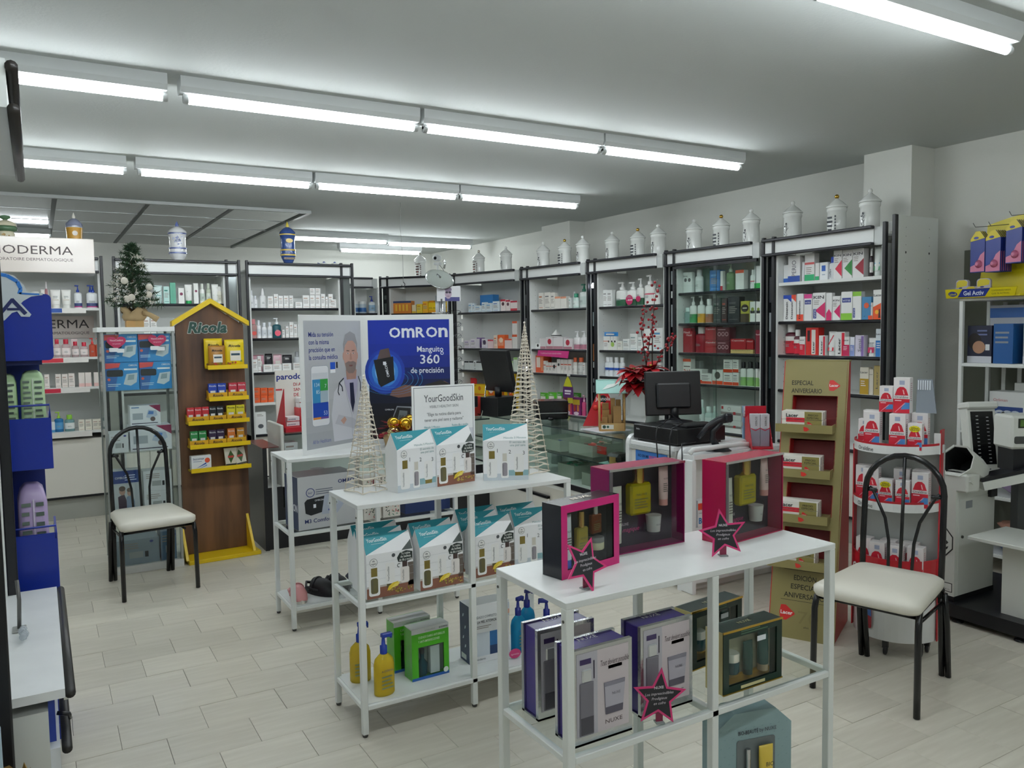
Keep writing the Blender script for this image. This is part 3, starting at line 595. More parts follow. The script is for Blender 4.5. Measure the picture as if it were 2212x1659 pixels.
R1|0|c|0.917|0.07|1.930|0.023|0.196|2a1c22|cap:e6e6e4,lab:ece8e6|12~slim dark bottle
R1|0|t|0.964|0.07|1.930|0.064|0.205|dfe4e0|lab:3aa0c8,low3:3f8a5a|13~grey squeeze tube
R1|0|t|1.008|0.07|1.930|0.015|0.171|dfe4e0|low3:3f8a5a|14~slim grey squeeze tube
R1|1|b|0.160|0.07|1.630|0.079|0.203|f2f2f0|tri2:2f52b8,vb:Desensin|1~white carton with blue corner
R1|1|b|0.239|0.07|1.630|0.069|0.203|f2f2f0|tri2:f0553c,vb:Desensin|2~white carton with red corner
R1|1|b|0.312|0.07|1.630|0.063|0.209|f2f2f0|vb:Desensin,low:f0553c|3~white carton with red base
R1|1|b|0.386|0.07|1.630|0.073|0.202|f0f0ee|top2:d8408a,t2:VITIS|4~white carton with pink rim
R1|1|b|0.486|0.07|1.630|0.115|0.209|f0f0ee|t:KIN,tri:d8286a,vl:VITIS|5~white carton with pink triangle
R1|1|b|0.576|0.07|1.630|0.051|0.203|eeeeec|tri3:d8286a|6~white carton with pink peak
R1|1|b|0.640|0.07|1.630|0.065|0.177|f0f0ee|t:KIN,tri:d8286a|7~small white carton with pink triangle
R1|1|b|0.727|0.07|1.630|0.091|0.205|f2f3f0|low:8cc63f,t2:VITIS|8~white carton with lime base
R1|1|b|0.813|0.07|1.630|0.070|0.201|f2f3f0|vl:VITIS,top2:8cc63f|9~white carton with lime rim
R1|1|b|0.891|0.07|1.630|0.075|0.161|4a8ab8|c:e0603a|11~blue carton with red dot
R1|1|t|0.875|0.07|1.630|0.038|0.089|f4f4f2|v:Lacer|10~small white squeeze tube
R1|1|b|0.919|0.07|1.630|0.041|0.119|e8e0da|low:d8502c,t:Lacer|12~orange and white carton
R1|1|b|0.981|0.07|1.630|0.075|0.207|eeeeea|low:e85a28,t:Lacer,flame|13~tall white and orange carton
R1|2|c|0.187|0.07|1.370|0.103|0.238|5a1a2c|cap:eaeae8,labr:d8203a,t:Lacer|1~dark red mouthwash bottle with white cap
R1|2|c|0.275|0.07|1.370|0.067|0.194|5a1a2c|cap:eaeae8,labr:d8203a,t:Lacer|2~smaller dark mouthwash bottle
R1|2|b|0.335|0.07|1.370|0.053|0.140|efeeec|low2:d8203a,t:Lacer|3~white and red carton
R1|2|b|0.427|0.07|1.370|0.112|0.208|d8302c|vbx:Lacer|4~wide red carton with white panel
R1|2|b|0.518|0.07|1.370|0.057|0.149|efeeec|vb:Lacer,rr:d8203a|5~white carton with red edge
R1|2|t|0.592|0.07|1.370|0.066|0.178|efeeec|low3:d8203a,dg:d8203a|6~white squeeze tube with red end
R1|2|b|0.675|0.07|1.370|0.081|0.175|efeeec|vb:Lacer,rr:d8203a|7~taller white carton with red edge
R1|2|b|0.727|0.07|1.370|0.057|0.139|efeeec|low2:c8285a,t:Lacer|8~white carton with crimson panel
R1|2|b|0.779|0.07|1.370|0.035|0.137|e8eaf2|low2:8a9ad0|9~white and blue carton
R1|2|b|0.839|0.07|1.370|0.072|0.150|dcd6e6|v:Sensi,rr:8a70b0|10~lilac carton
R1|2|t|0.929|0.07|1.370|0.065|0.131|efeeec|low2:c8285a,t:Lacer|11~white squeeze tube with crimson panel
R1|2|b|0.997|0.07|1.370|0.057|0.195|e4ecf0|low2:2f7ac0,t:Lacer,rr:3aa8b0|12~white and blue carton
R1|3|t|0.189|0.07|1.100|0.044|0.182|eceae6|v:Lacer,low3:3a62a8|1~white squeeze tube beside gold stand
R1|3|b|0.881|0.07|1.100|0.070|0.192|e6e0d0|t:Lacer,low2:b8942c|2~white and gold carton
R1|3|b|0.937|0.07|1.100|0.031|0.180|dcd6c6|t:Lacer|3~slim cream carton
R1|3|b|0.982|0.07|1.100|0.048|0.207|b8a468|v:Lacer|4~gold carton
R1|3|b|1.021|0.07|1.100|0.018|0.176|efeeea|v:Lacer|5~slim white carton'''
JARS = [('L0', 0.379, 0.17, 0.166, 0.409, 'green'), ('L0', 0.89, 0.17, 0.143, 0.458, 'yellow'), ('L1', 0.571, 0.17, 0.176, 0.428, 'bluewhite'), ('L2', 0.458, 0.17, 0.165, 0.479, 'blue'), ('C1', 0.493, 0.17, 0.161, 0.373, 'silver'), ('R5', 0.372, 0.17, 0.187, 0.335, 'silver'), ('R5', 0.842, 0.17, 0.186, 0.345, 'w'), ('R4', 0.183, 0.17, 0.195, 0.338, 'w'), ('R4', 0.542, 0.17, 0.175, 0.334, 'g'), ('R4', 0.826, 0.17, 0.18, 0.345, 'w'), ('R3', 0.183, 0.17, 0.17, 0.343, 'w'), ('R3', 0.534, 0.17, 0.171, 0.337, 'g'), ('R3', 0.796, 0.17, 0.168, 0.352, 'w'), ('R2', 0.188, 0.17, 0.172, 0.343, 'w'), ('R2', 0.504, 0.17, 0.176, 0.34, 'g'), ('R2', 0.826, 0.17, 0.177, 0.353, 'w'), ('R1', 0.148, 0.17, 0.163, 0.359, 'w'), ('R1', 0.556, 0.17, 0.162, 0.345, 'g'), ('R1', 0.835, 0.17, 0.164, 0.345, 'w')]
# ---------------- shelf units along the walls ----------------
HOLE = M('5a5d5c', .7); BOARD = M('e6e8e5', .4); MIRR = M('3c4144', .08, .85); RAILB = M('15161f', .3)
UNIT_OBJ = {}
def unit(n, label, strip=None, base=True, end=False):
    ax, ay, bx, by = UNITS[n]; W = math.hypot(bx-ax, by-ay); rz = math.atan2(by-ay, bx-ax)
    t = thing('shelf_unit', label, 'shelving', (ax, ay, 0), rz, 'shelf units along the walls'); UNIT_OBJ[n] = (t, W, rz)
    D = .42; xl = .028; xr = W-.012 if n[0] in 'RC' and n != 'R1' else W-.028
    if strip == 'l': xl = .13
    if strip == 'r': xr = W-.14
    def post(x): G().box(x-.012, -.018, 0, x+.012, .016, 2.29, BLACK, .003).obj('upright', t)
    if n != 'C0': post(.014)
    if n in ('R1', 'L0', 'L1', 'L2'): post(W-.014)
    if strip == 'l': post(xl-.013); G().box(.03, .03, .05, xl-.03, .036, 2.14, MIRR).obj('mirror_strip', t)
    if strip == 'r': post(xr+.013); G().box(xr+.03, .03, .05, W-.03, .036, 2.2, M('8f9697', .1, .6)).obj('mirror_strip', t)
    for x in (xl, xr-.018):
        g = G().box(x, .01, 0, x+.018, D, 2.15, BOARD); s = g.obj('side_panel', t)
        h = G(); fr = frame((x+.018, 0, 0), (0, 1, 0), (0, 0, 1)) if x == xl else frame((x, 0, 0), (0, -1, 0), (0, 0, 1))
        q = 1 if x == xl else -1
        for yy in (.08, .33):
            for kz in range(24): h.disc(yy*q, .75+kz*.058, .003, HOLE, fr, .0006, 6)
        h.obj('peg_holes', s)['kind'] = 'stuff'
    G().box(xl, D, 0, xr, D+.012, 2.2, BOARD).obj('back_panel', t)
    # header with its two dark rails
    xe = W-.10 if n[0] in 'RC' else W-.04
    h = G().box(.03, -.005, 2.15, xe, .03, 2.262, M('eceeec', .35)).obj('header', t)
    for z in (2.138, 2.252): G().box(.02, -.045, z, xe+.005, .0, z+.022, RAILB, .005).obj('header_rail', h)
    G().box(xe+.005, -.005, 2.14, W-.03, .03, 2.262, M('c9cdcb', .4)).obj('end_cap', h)
    G().box(.03, .03, 2.20, W-.03, D, 2.215, BOARD).obj('top_board', t)
    for i, z in enumerate(SHELF_Z[n]):
        white = (n == 'R1' and i == 0) or n == 'L0' or (n == 'L2' and i == 3)
        s = G().box(xl+.018, .035, z-.02, xr-.018, D, z, BOARD).obj('shelf', t)
        e = G()
        if n == 'L0': e.box(xl+.02, .0, z-.045, xr-.12, .034, z-.002, M('efebe6', .35))
        elif white: e.box(xl+.018, .02, z-.024, xr-.018, .036, z, BOARD)
        else: e.tube([(xl+.02, .026, z-.012), (xr-.02, .026, z-.012)], .013, RAILB, 8)
        e.obj('shelf_edge', s)
    zb = SHELF_Z[n][-1]-.022
    if base:
        zt = zb if n != 'L0' else .70
        g = G().box(xl, .06, .20, xr, D-.01, zt, M('e4e0d8', .4)); c = g.obj('base_cabinet', t)
        m_ = (xl+xr)/2-.25
        for a, b in ((xl+.01, m_), (m_+.004, xr-.01)): G().box(a, .045, .205, b, .06, zt-.005, M('e9e5dc', .35)).obj('cabinet_door', c)
        G().box(xl, .04, .185, xr, .06, .203, BLACK).obj('cabinet_edge', c)
        G().box(xl, .07, 0, xr, D, .185, M('a9aaa2', .5)).obj('plinth', t)
    if end:
        G().box(W+.0, .05, .1, W+.045, .056, 2.25, M('b0b4b2', .1, .4)).obj('mirror_strip', t)
        G().box(W+.046, -.018, 0, W+.07, .018, 2.33, BLACK, .003).obj('upright', t)
        p = G().box(W+.05, .02, 0, W+.07, .46, 2.325, M('dfe3e0', .45)).obj('end_panel', t)
        hh = G(); fr = frame((W+.07, 0, 0), (0, 1, 0), (0, 0, 1))
        for yy in (.1, .36):
            for kz in range(38): hh.disc(yy, .1+kz*.058, .0032, HOLE, fr, .0006, 6)
            for zz in (2.08, 1.15): hh.disc(yy, zz, .008, M('3a3c3d', .5), fr, .0008, 8)
        hh.obj('peg_holes', p)['kind'] = 'stuff'
        G().box(W, .02, 2.22, W+.05, .04, 2.29, BOARD).obj('end_cap', t)
    return t
unit('L0', 'leftmost back wall shelf unit with white price rails')
unit('L1', 'back wall shelf unit behind the wooden candy stand', 'r')
unit('L2', 'back wall shelf unit under the blue and yellow jar', 'r')
unit('C0', 'narrow far corner shelf unit holding white tubs')
unit('C1', 'diagonal corner shelf unit holding yellow cartons', 'l')
unit('R5', 'shelf unit behind the spectacle rack with blue cartons', 'l')
unit('R4', 'shelf unit with the pink shelf banner behind black printer', 'l')
u3 = unit('R3', 'shelf unit behind the red poinsettia and berry twigs', 'l')
u2 = unit('R2', 'glass doored shelf unit behind the black monitor', 'l')
unit('R1', 'rightmost wall shelf unit with perforated end panel', 'l', end=True)
for uu, zz in ((u3, 2.02), (UNIT_OBJ['R4'][0], 1.16)):
    G().lathe([(.0, zz-.02), (.02, zz-.018), (.024, zz+.01), (.012, zz+.03)], M('eef2ff', 14, 0, 'emit'), .08, .01, 12).obj('glow_spot', uu)  # small glowing spot set on the mirror strip
# tall glass doors of R2
W2 = UNIT_OBJ['R2'][1]
for i, (a, b, y) in enumerate(((.15, W2*.58, -.024), (W2*.55, W2-.04, -.03))):
    d = G().box(a, y, .75, b, y+.004, 2.12, M('f6fbf9', .03, 0, 'glass')).obj('glass_door', u2)
    G().box(b-.003, y-.003, .75, b+.001, y-.0005, 2.12, M('27302e', .3)).obj('door_edge', d)
G().box(.14, -.036, 2.11, W2-.03, -.012, 2.135, BLACK).obj('door_track', u2)
# flat coloured plates for what shows in the mirror strips
def strip_plates(n, items):
    t = UNIT_OBJ[n][0]
    for z0, z1, c in items: G().box(.055, .018, z0, .1, .024, z1, M(c, .4)).obj('strip_plate', t)
strip_plates('R3', [(1.62, 1.76, '8f9a9c'), (1.27, 1.44, 'a0643a'), (1.2, 1.26, 'b8bab8'), (1.05, 1.09, '83888a'), (.95, 1.02, '83888a')])
strip_plates('R4', [(1.86, 1.98, '7c8486'), (1.55, 1.72, 'a9aeb0'), (1.44, 1.53, '8c6a3a')])
strip_plates('R2', [(1.98, 2.1, '8f9698'), (1.86, 1.92, 'd9dcdc'), (1.6, 1.8, '9aa0a4'), (1.36, 1.52, 'b3b8ba'), (1.14, 1.24, 'd8dad8')])
strip_plates('R1', [(1.78, 1.98, '2a2c30'), (1.55, 1.7, '9aa0a2'), (1.1, 1.35, '2c3a3c')])
strip_plates('C1', [(1.84, 1.95, '4a5552'), (2.0, 2.05, '55605c')])

# ---------------- products ----------------
def toks(spec):
    d = {}
    for t in spec.split(','):
        if t and t != '-':
            k, _, v = t.partition(':'); d[k] = v
    return d
def hx(c): return c*2 if c and len(c) == 3 else c
def lines(g, x0, y0, x1, n, st, fr, c='9a938c', th=None):
    th = th or st*.4; m = M(c, .6)
    for i in range(n): g.rect(x0, y0-i*st-th, x0+(x1-x0)*(1-.3*rnd.random()), y0-i*st, m, fr, .0006)
def box_print(g, w, h, T, fr, col):
    """prints on the front of a carton, origin at its lower left corner"""
    R = lambda a, b, c, d, m, k=.0004: g.rect(a*w, b*h, c*w, d*h, M(m, .45), fr, k)
    if 's' in T:
        c = hx(T['s']) or 'c2a79a'; R(.12, .72, .7, .80, c); lines(g, .12*w, .62*h, .85*w, 4, .075*h, fr); R(.12, .1, .88, .13, c)
    if 'low' in T: R(0, 0, 1, .24, T['low'])
    if 'low2' in T: R(0, .0, 1, .58, T['low2']); lines(g, .12*w, .5*h, .7*w, 3, .08*h, fr, 'f0e6e6')
    if 'top2' in T: R(0, .84, 1, 1, T['top2'])
    if 'str' in T: R(0, .6, 1, .68, T['str']); lines(g, .15*w, .5*h, .8*w, 4, .07*h, fr)
    if 'str2' in T: R(.1, .42, .9, .56, hx(T['str2']))
    if 'rr' in T: R(.68, 0, .97, .96, T['rr']); 
    if 'bars' in T:
        for i in range(4): R(.12+.2*i, .2, .22+.2*i, .72, hx(T['bars']))
    if 'c' in T: g.disc(w*.5, h*.62, min(w, h)*.27, M(hx(T['c']), .45), fr, .0007)
    if 'sq' in T: R(.25, .5, .75, .82, T['sq']); R(.3, .28, .7, .32, '8aa0b8')
    if 'tri' in T: g.flat([(w*.2, h*.36), (w, h*.08), (w, h*.66)], M(T['tri'], .45), fr, .0005); lines(g, .1*w, .72*h, .6*w, 3, .06*h, fr)
    if 'tri2' in T: g.flat([(0, h), (w, h*.72), (w, h)], M(T['tri2'], .45), fr, .0005); R(0, .86, 1, 1, T['tri2'])
    if 'tri3' in T: g.flat([(w*.05, 0), (w*.95, 0), (w*.95, h*.26), (w*.5, h*.42), (w*.05, h*.26)], M(T['tri3'], .45), fr, .0005)
    if 'flame' in T: g.flat([(0, h*.24), (w, h*.24), (w, h*.58), (0, h*.42)], M('e85a28', .45), fr, .0005); g.disc(w*.4, h*.25, w*.2, M('f2b030', .45), fr, .0006); g.flat([(w*.55, h*.05), (w*.8, h*.05), (w*.72, h*.35), (w*.62, h*.35)], M('4a2a20', .5), fr, .0007)
    if 'win' in T: R(.1, .3, .6, .9, 'eadcd0'); R(.7, .1, .9, .9, 'f0a070')
    if 'win2' in T: R(.1, .6, .9, .9, 'e8c83a'); R(.2, .22, .42, .58, 'c04020'); R(.58, .22, .8, .58, 'e08a40'); g.disc(w*.5, h*.1, w*.3, M('f2dce8', .5), fr, .0006, ry=h*.1)
    if 'sun' in T: g.disc(w*.45, h*.62, min(w, h)*.2, M('e0781c', .5), fr, .0006, 12); R(.02, 0, .98, .12, 'e8801c'); R(.08, .8, .2, .88, 'b86a1a')
    if 'txt' in T: g.text(T['txt'], w*.08, h*.38, h*.26, M('5a3a1a', .5), fr, width=w*.7)
    if 'pct' in T:
        R(0, 0, 1, .34, 'e0641c'); R(.02, .3, .46, .95, 'e9dcd6'); g.flat([(w*.02, h*.34), (w*.46, h*.34), (w*.24, h*.16)], M('e9dcd6', .5), fr, .0006)
        R(.5, .06, .98, .97, 'f6cc18'); g.text('50%', w*.54, h*.62, h*.26, M('8a3a1a', .5), fr, width=w*.4, bold=1); lines(g, .55*w, .5*h, .93*w, 2, .1*h, fr, 'c8641c'); R(.06, .78, .42, .86, '3a4a80')
    if 'two' in T: R(0, .88, 1, 1, 'e05a3a'); g.text('2+1', w*.1, h*.38, h*.26, M('c0302a', .5), fr, width=w*.78, bold=1); R(.1, .66, .9, .7, '555555'); R(.2, .06, .8, .1, '888888')
    if 'dots' in T:
        for i in range(3): g.ring(w*(.2+.3*i), h*.5, w*.11, w*.05, M('c9a0a4', .5), fr)
        R(.08, .8, .7, .86, 'c9a0a4')
    if 'oval' in T: R(0, 0, 1, .4, '4a3a20'); g.disc(w*.5, h*.66, w*.44, M('2a1a14', .4), fr, .0007, 20, h*.18); R(.25, .64, .75, .69, 'd8d4b8', .001)
    if 'silver' in T:
        R(0, .36, 1, .54, '9a8e8c'); R(.03, .72, .13, .92, 'c8343c'); g.ring(w*.42, h*.76, h*.12, h*.02, M('555555', .5), fr); R(.62, .38, .74, .58, 'c8343c', .0006)
    if 'logo' in T: lines(g, .2*w, .9*h, .8*w, 2, .06*h, fr); g.disc(w*.5, h*.35, w*.25, M('5c6066', .4), fr, .0006, 16, h*.1)
    if 't' in T: dark = int(col[0:2], 16)+int(col[2:4], 16)+int(col[4:6], 16) < 400; c = 'f0d8d8' if dark else ('b32038' if T['t'] == 'Lacer' and 0 else '2a2a34'); g.text(T['t'], w*.08, h*.78, min(h*.16, w*.3), M(c, .5), fr, width=w*.82, bold=1)
    if 't2' in T: R(.1, .62, .9, .78, '2a3a8c', .0006); g.text(T['t2'], w*.15, h*.655, h*.09, M('e8ecf4', .5), fr, width=w*.68, bold=1)
    if 'v' in T: g.text(T['v'], w*.68, h*.22, w*.5, M('5a5a62', .5), fr, rot=PI/2, width=h*.6)
    if 'vb' in T: g.text(T['vb'], w*.55, h*.08, w*.34, M('1c1c20', .5), fr, rot=PI/2, width=h*.66, bold=2)
    if 'vl' in T: R(.06, .08, .3, .42, '2a3a8c', .0006); g.text(T['vl'], w*.26, h*.1, w*.18, M('e8ecf4', .5), fr, rot=PI/2, width=h*.3, bold=1)
    if 'vbx' in T: R(.46, .03, .78, .92, 'eeeae4', .0005); R(.12, .5, .34, .9, '3a1c20', .0005); g.text(T['vbx'], w*.7, h*.08, w*.24, M('1c1c20', .5), fr, rot=PI/2, width=h*.42, bold=2)
def round_print(g, w, h, T, r, z0=0., zs=1.):
    fr = front(-w/2, -r-.0012, 0)
    if 'c' in T: g.disc(w*.5, h*.36, w*.36, M(hx(T['c']), .45), fr, .0004)
    if 't' in T:
        if T['t'] == '-60': g.text('-60', w*.2, h*.31, h*.13, M('f4e8ee', .5), fr, width=w*.6, bold=2)
        else: g.text(T['t'], w*.14, h*.55, h*.09, M('22222a', .5), fr, width=w*.72, bold=1)
    if 'v' in T: g.text(T['v'], w*.62, h*.14, w*.4, M('444b5a', .5), fr, rot=PI/2, width=h*.5, bold=1)
    lines(g, w*.28, h*.46 if 'c' not in T else h*.6, w*.72, 3, h*.045, fr, '9aa0a0')
def build_product(k, w, h, col, T, label, loc, rz, group):
    nm = {'b': 'carton', 'k': 'pouch', 't': 'squeeze_tube', 'p': 'pump_bottle', 'c': 'bottle', 'j': 'jar', 'y': 'striped_pyramid'}[k]
    cat = {'b': 'carton', 'k': 'pouch', 't': 'tube', 'p': 'bottle', 'c': 'bottle', 'j': 'jar', 'y': 'decoration'}[k]
    liq = 'liq' in T
    body = M(col, .25, 0, 'liq') if liq else M(col, .32)
    if k == 'b':
        d = min(max(w*.62, .035), .1); g = G().box(-w/2, 0, 0, w/2, d, h, M(col, .4), min(.0015, w*.03))
        o = g.obj(nm, None, loc, rz); p = G(); box_print(p, w, h, T, front(-w/2, 0, 0), col)
        if p.v: p.obj('print', o)
    elif k == 'k':
        d = .03; z = [0, .1*h, .45*h, .85*h, h]; q = [.2, .8, 1, .7, .06]; vs = []; fs = []; m = 8
        for zz, a in zip(z, q):
            for i in range(m):
                x = -w/2+w*i/(m-1); vs.append((x, d/2-d/2*a*math.sin(PI*i/(m-1))**.6, zz))
            for i in range(m):
                x = w/2-w*i/(m-1); vs.append((x, d/2+d/2*a*math.sin(PI*i/(m-1))**.6, zz))
        n2 = 2*m
        for j in range(len(z)-1):
            for i in range(n2): fs.append((j*n2+i, j*n2+(i+1) % n2, (j+1)*n2+(i+1) % n2, (j+1)*n2+i))
        fs += [tuple(range(n2))[::-1], tuple(range(4*n2, 5*n2))]
        g = G().add(vs, fs, M(col, .3), True); o = g.obj(nm, None, loc, rz); p = G(); fr = front(-w/2, -.001, 0)
        box_print(p, w, h*.9, T, fr, col)
        if 'bars' not in T: p.rect(w*.2, h*.3, w*.8, h*.62, M('e9e4dc' if col != '1b1b20' else '2c2c34', .5), fr); lines(p, w*.25, h*.8, w*.75, 2, h*.06, fr, 'eeeeea')
        p.obj('print', o)
    elif k == 'y':
        o = G().lathe([(w*.55, 0), (.004, h)], M(col, .4), 0, w*.3, 4, cap=True).obj(nm, None, loc, rz)
        g = G()
        for a in (.1, .38, .62): g.lathe([(w*.55*(1-a)+.001, h*a), (w*.55*(.86-a)+.001, h*(a+.14))], M('1c1c20', .4), 0, w*.3, 4, cap=False)
        g.obj('stripe', o)
    elif k == 't':
        ch = h*.16; cc = T.get('cap', col); vs = []; fs = []; m = 16
        prof = [(ch, .40, .40, 1), (ch+.01, .44, .42, 1), (h*.55, .47, .3, 1), (h*.9, .5, .07, 1), (h, .5, .03, 1)]
        for z, a, b, _ in prof:
            for i in range(m): an = 2*PI*i/m; vs.append((w*a*math.cos(an), w*.42+w*b*math.sin(an), z))
        for j in range(4):
            for i in range(m): fs.append((j*m+i, j*m+(i+1) % m, (j+1)*m+(i+1) % m, (j+1)*m+i))
        fs += [tuple(range(m))[::-1], tuple(range(4*m, 5*m))]
        o = G().add(vs, fs, body, True).obj(nm, None, loc, rz)
        G().lathe([(w*.38, 0), (w*.4, .003), (w*.4, ch)], M(cc, .35), 0, w*.42, 14).obj('cap', o)
        p = G(); fr = frame((-w/2, -.0006, 0), (1, 0, 0), (0, .12, 1))
        if 'lab' in T: p.rect(w*.2, h*.42, w*.8, h*.47, M(T['lab'], .5), fr, .002)
        for kk in ('low2', 'low3'):
            if kk in T: p.rect(w*.12, h*.2, w*.88, h*(.5 if kk == 'low2' else .34), M(T[kk], .45), fr, .0015)
        if 'c' in T: p.disc(w*.55, h*.4, w*.14, M(T['c'], .5), fr, .002)
        if 'dg' in T: p.line([(w*.2, h*.45), (w*.75, h*.85)], w*.12, M(T['dg'], .45), fr, .0022)
        if 't' in T: p.text(T['t'], w*.14, h*.7, h*.12, M('22222a', .5), fr, width=w*.7, bold=1, d=.003)
        if 'v' in T: p.text(T['v'], w*.62, h*.25, w*.4, M('33333a', .5), fr, rot=PI/2, width=h*.45, bold=1, d=.003)
        lines(p, w*.25, h*.66, w*.75, 3, h*.05, fr, '8f9494'); p.obj('print', o)
    elif k == 'j':
        r = w/2; hh = h*.78
        o = G().lathe([(r*.94, 0), (r, .004), (r, hh-.004), (r*.94, hh)], body, 0, r, 18).obj(nm, None, loc, rz)
        G().lathe([(r*.98, hh), (r*.98, h-.003), (r*.92, h)], M(T.get('cap', col), .35), 0, r, 18).obj('cap', o)
        if 'lab' in T: G().lathe([(r*1.01, hh*.15), (r*1.01, hh*.6)], M(T['lab'], .4), 0, r, 18, cap=False).obj('label', o)
    else:
        r = w/2; sy = .72 if k == 'p' or w > .055 else 1.; cy = r*sy
        zs = h*.68 if k == 'p' else h*(.74 if 'cone' not in T else .66)
        nk = r*.34 if k == 'p' else r*.5
        prof = [(r*.93, 0), (r, .004), (r, zs*.86), (r*.9, zs*.94), (nk, zs)]
        o = G().lathe(prof, body, 0, cy, 20, 1, sy).obj(nm, None, loc, rz)
        cm = M(T.get('cap', 'f2f2f0'), .35)
        if k == 'p':
            g = G(); g.lathe([(nk*1.15, zs), (nk*1.15, zs+h*.1), (nk*.6, zs+h*.12), (nk*.4, zs+h*.26)], cm, 0, cy, 12)
            g.box(-r*.75, cy-r*.16, h*.94, r*.25, cy+r*.16, h, cm, min(.003, h*.015)); g.obj('pump', o)
        elif 'cone' in T: G().lathe([(nk*1.2, zs), (nk*1.1, zs+h*.08), (nk*.45, h-.002), (nk*.3, h)], cm, 0, cy, 14).obj('cap', o)
        else: G().lathe([(nk*1.15, zs), (nk*1.15, h-.003), (nk*1.02, h)], cm, 0, cy, 14).obj('cap', o)
        for kk, a, b in (('low2', .02, .4), ('low3', .02, .5), ('lab', .2, .7), ('labr', .06, .62), ('lab2', .12, .32), ('str', .5, .56), ('str2', .42, .6)):
            if kk in T:
                c = T[kk].split(':')[0]
                g = G().lathe([(r*1.012, zs*a), (r*1.012, zs*b)], M(hx(c), .4), 0, cy, 20, 1, sy, cap=False)
                if kk == 'lab2': g.lathe([(r*1.02, zs*.05), (r*1.02, zs*.12)], M('c04080', .4), 0, cy, 20, 1, sy, cap=False)
                if kk == 'labr': g.lathe([(r*1.016, zs*.62), (r*1.016, zs*.82)], M('eceae6', .4), 0, cy, 20, 1, sy, cap=False)
                g.obj('label', o)
        p = G(); round_print(p, w, zs, T, cy*.0+.004); p.obj('print', o)
    tag(o, label, cat, group)
    return o
ORDN = 'first second third fourth fifth sixth seventh eighth ninth tenth eleventh twelfth thirteenth fourteenth fifteenth sixteenth seventeenth eighteenth'.split()
UNAME = {'L0': 'leftmost back unit', 'L1': 'second back unit', 'L2': 'third back unit', 'C0': 'narrow corner unit', 'C1': 'angled corner unit', 'R5': 'unit behind spectacle rack', 'R4': 'unit behind black printer', 'R3': 'unit behind poinsettia', 'R2': 'glass doored unit', 'R1': 'rightmost wall unit'}
SHW = ['top', 'second', 'third', 'fourth', 'fifth']
for row in PRODUCTS.split('\n'):
    n, si, k, u, bk, z, w, h, col, spec, label = row.split('|')
    ax, ay, bx, by = UNITS[n]; t, W, rz = UNIT_OBJ[n]; u = float(u); v = float(bk); z = float(z); w = float(w); h = float(h); si = int(si)
    lo = (.13 if n[0] in 'R' or n == 'C1' else .028)+.021; hi = W-(.14 if n in ('L1', 'L2') else .012 if n[0] in 'RC' and n != 'R1' else .028)-.021
    u = min(max(u, lo+w/2), hi-w/2); zs_ = SHELF_Z[n]
    if si: h = min(h, zs_[si-1]-.026-z)
    else: h = min(h, 2.19-z)
    x = ax+math.cos(rz)*u-math.sin(rz)*v; y = ay+math.sin(rz)*u+math.cos(rz)*v
    oi, dsc = label.split('~'); label = dsc+', '+(ORDN[int(oi)-1]+' item on ' if oi != '0' else '')+SHW[si]+' shelf of '+UNAME[n]
    build_product(k, w, h, col, toks(spec), label, (x, y, z+.0005), rz+rnd.uniform(-.02, .02), 'products on the '+SHW[si]+' shelf of '+UNAME[n])
# pink banner, discount leaf, price tickets
t, W, rz = UNIT_OBJ['R4']
def on_unit(n, u, v):
    ax, ay, bx, by = UNITS[n]; rz = UNIT_OBJ[n][2]; return ax+math.cos(rz)*u-math.sin(rz)*v, ay+math.sin(rz)*u+math.cos(rz)*v
x, y = on_unit('R4', .55, -.02)
g = G().prism([(-.26, 0), (.24, -.02), (.26, .055), (-.24, .06)], -.002, .002, M('d23a86', .4), front()); o = g.obj('shelf_banner', None, (x, y, 1.31), rz)
tag(o, 'magenta banner with white lettering clipped under second shelf', 'banner')
p = G(); p.text('TU ESPECIALISTA EN CUIDADO INTIMO', -.2, .02, .02, M('f4dcea', .5), front(0, -.003, 0), width=.34); p.obj('lettering', o)
x, y = on_unit('R4', .80, -.03)
t_ = thing('hanging_tag', 'purple and yellow leaf shaped tag hanging from third shelf edge', 'tag', (x, y, .87), rz)
G().prism([(.0, .24), (.035, .2), (.075, .12), (.085, .03), (.06, -.04), (0, -.06), (-.06, -.04), (-.085, .03), (-.075, .12), (-.035, .2)], 0, .003, M('5c2a6a', .4), front()).obj('card', t_)
g = G(); fr = front(0, -.0035, 0); g.flat([(0, .235), (.034, .198), (.07, .125), (-.07, .125), (-.034, .198)], M('c8c82a', .4), fr); g.rect(-.005, -.045, .075, .01, M('b8b02a', .4), fr, .001); g.flat([(-.08, .01), (-.01, .01), (-.01, -.055), (-.06, -.035)], M('6a2030', .4), fr); g.rect(-.05, .07, .05, .09, M('e8e0ea', .4), fr, .001); g.rect(-.05, .045, .04, .06, M('e8e0ea', .4), fr, .001); g.obj('print', t_)
G().box(-.012, -.004, .235, .012, .02, .255, M('e9e9e0', .3)).obj('clip', t_)
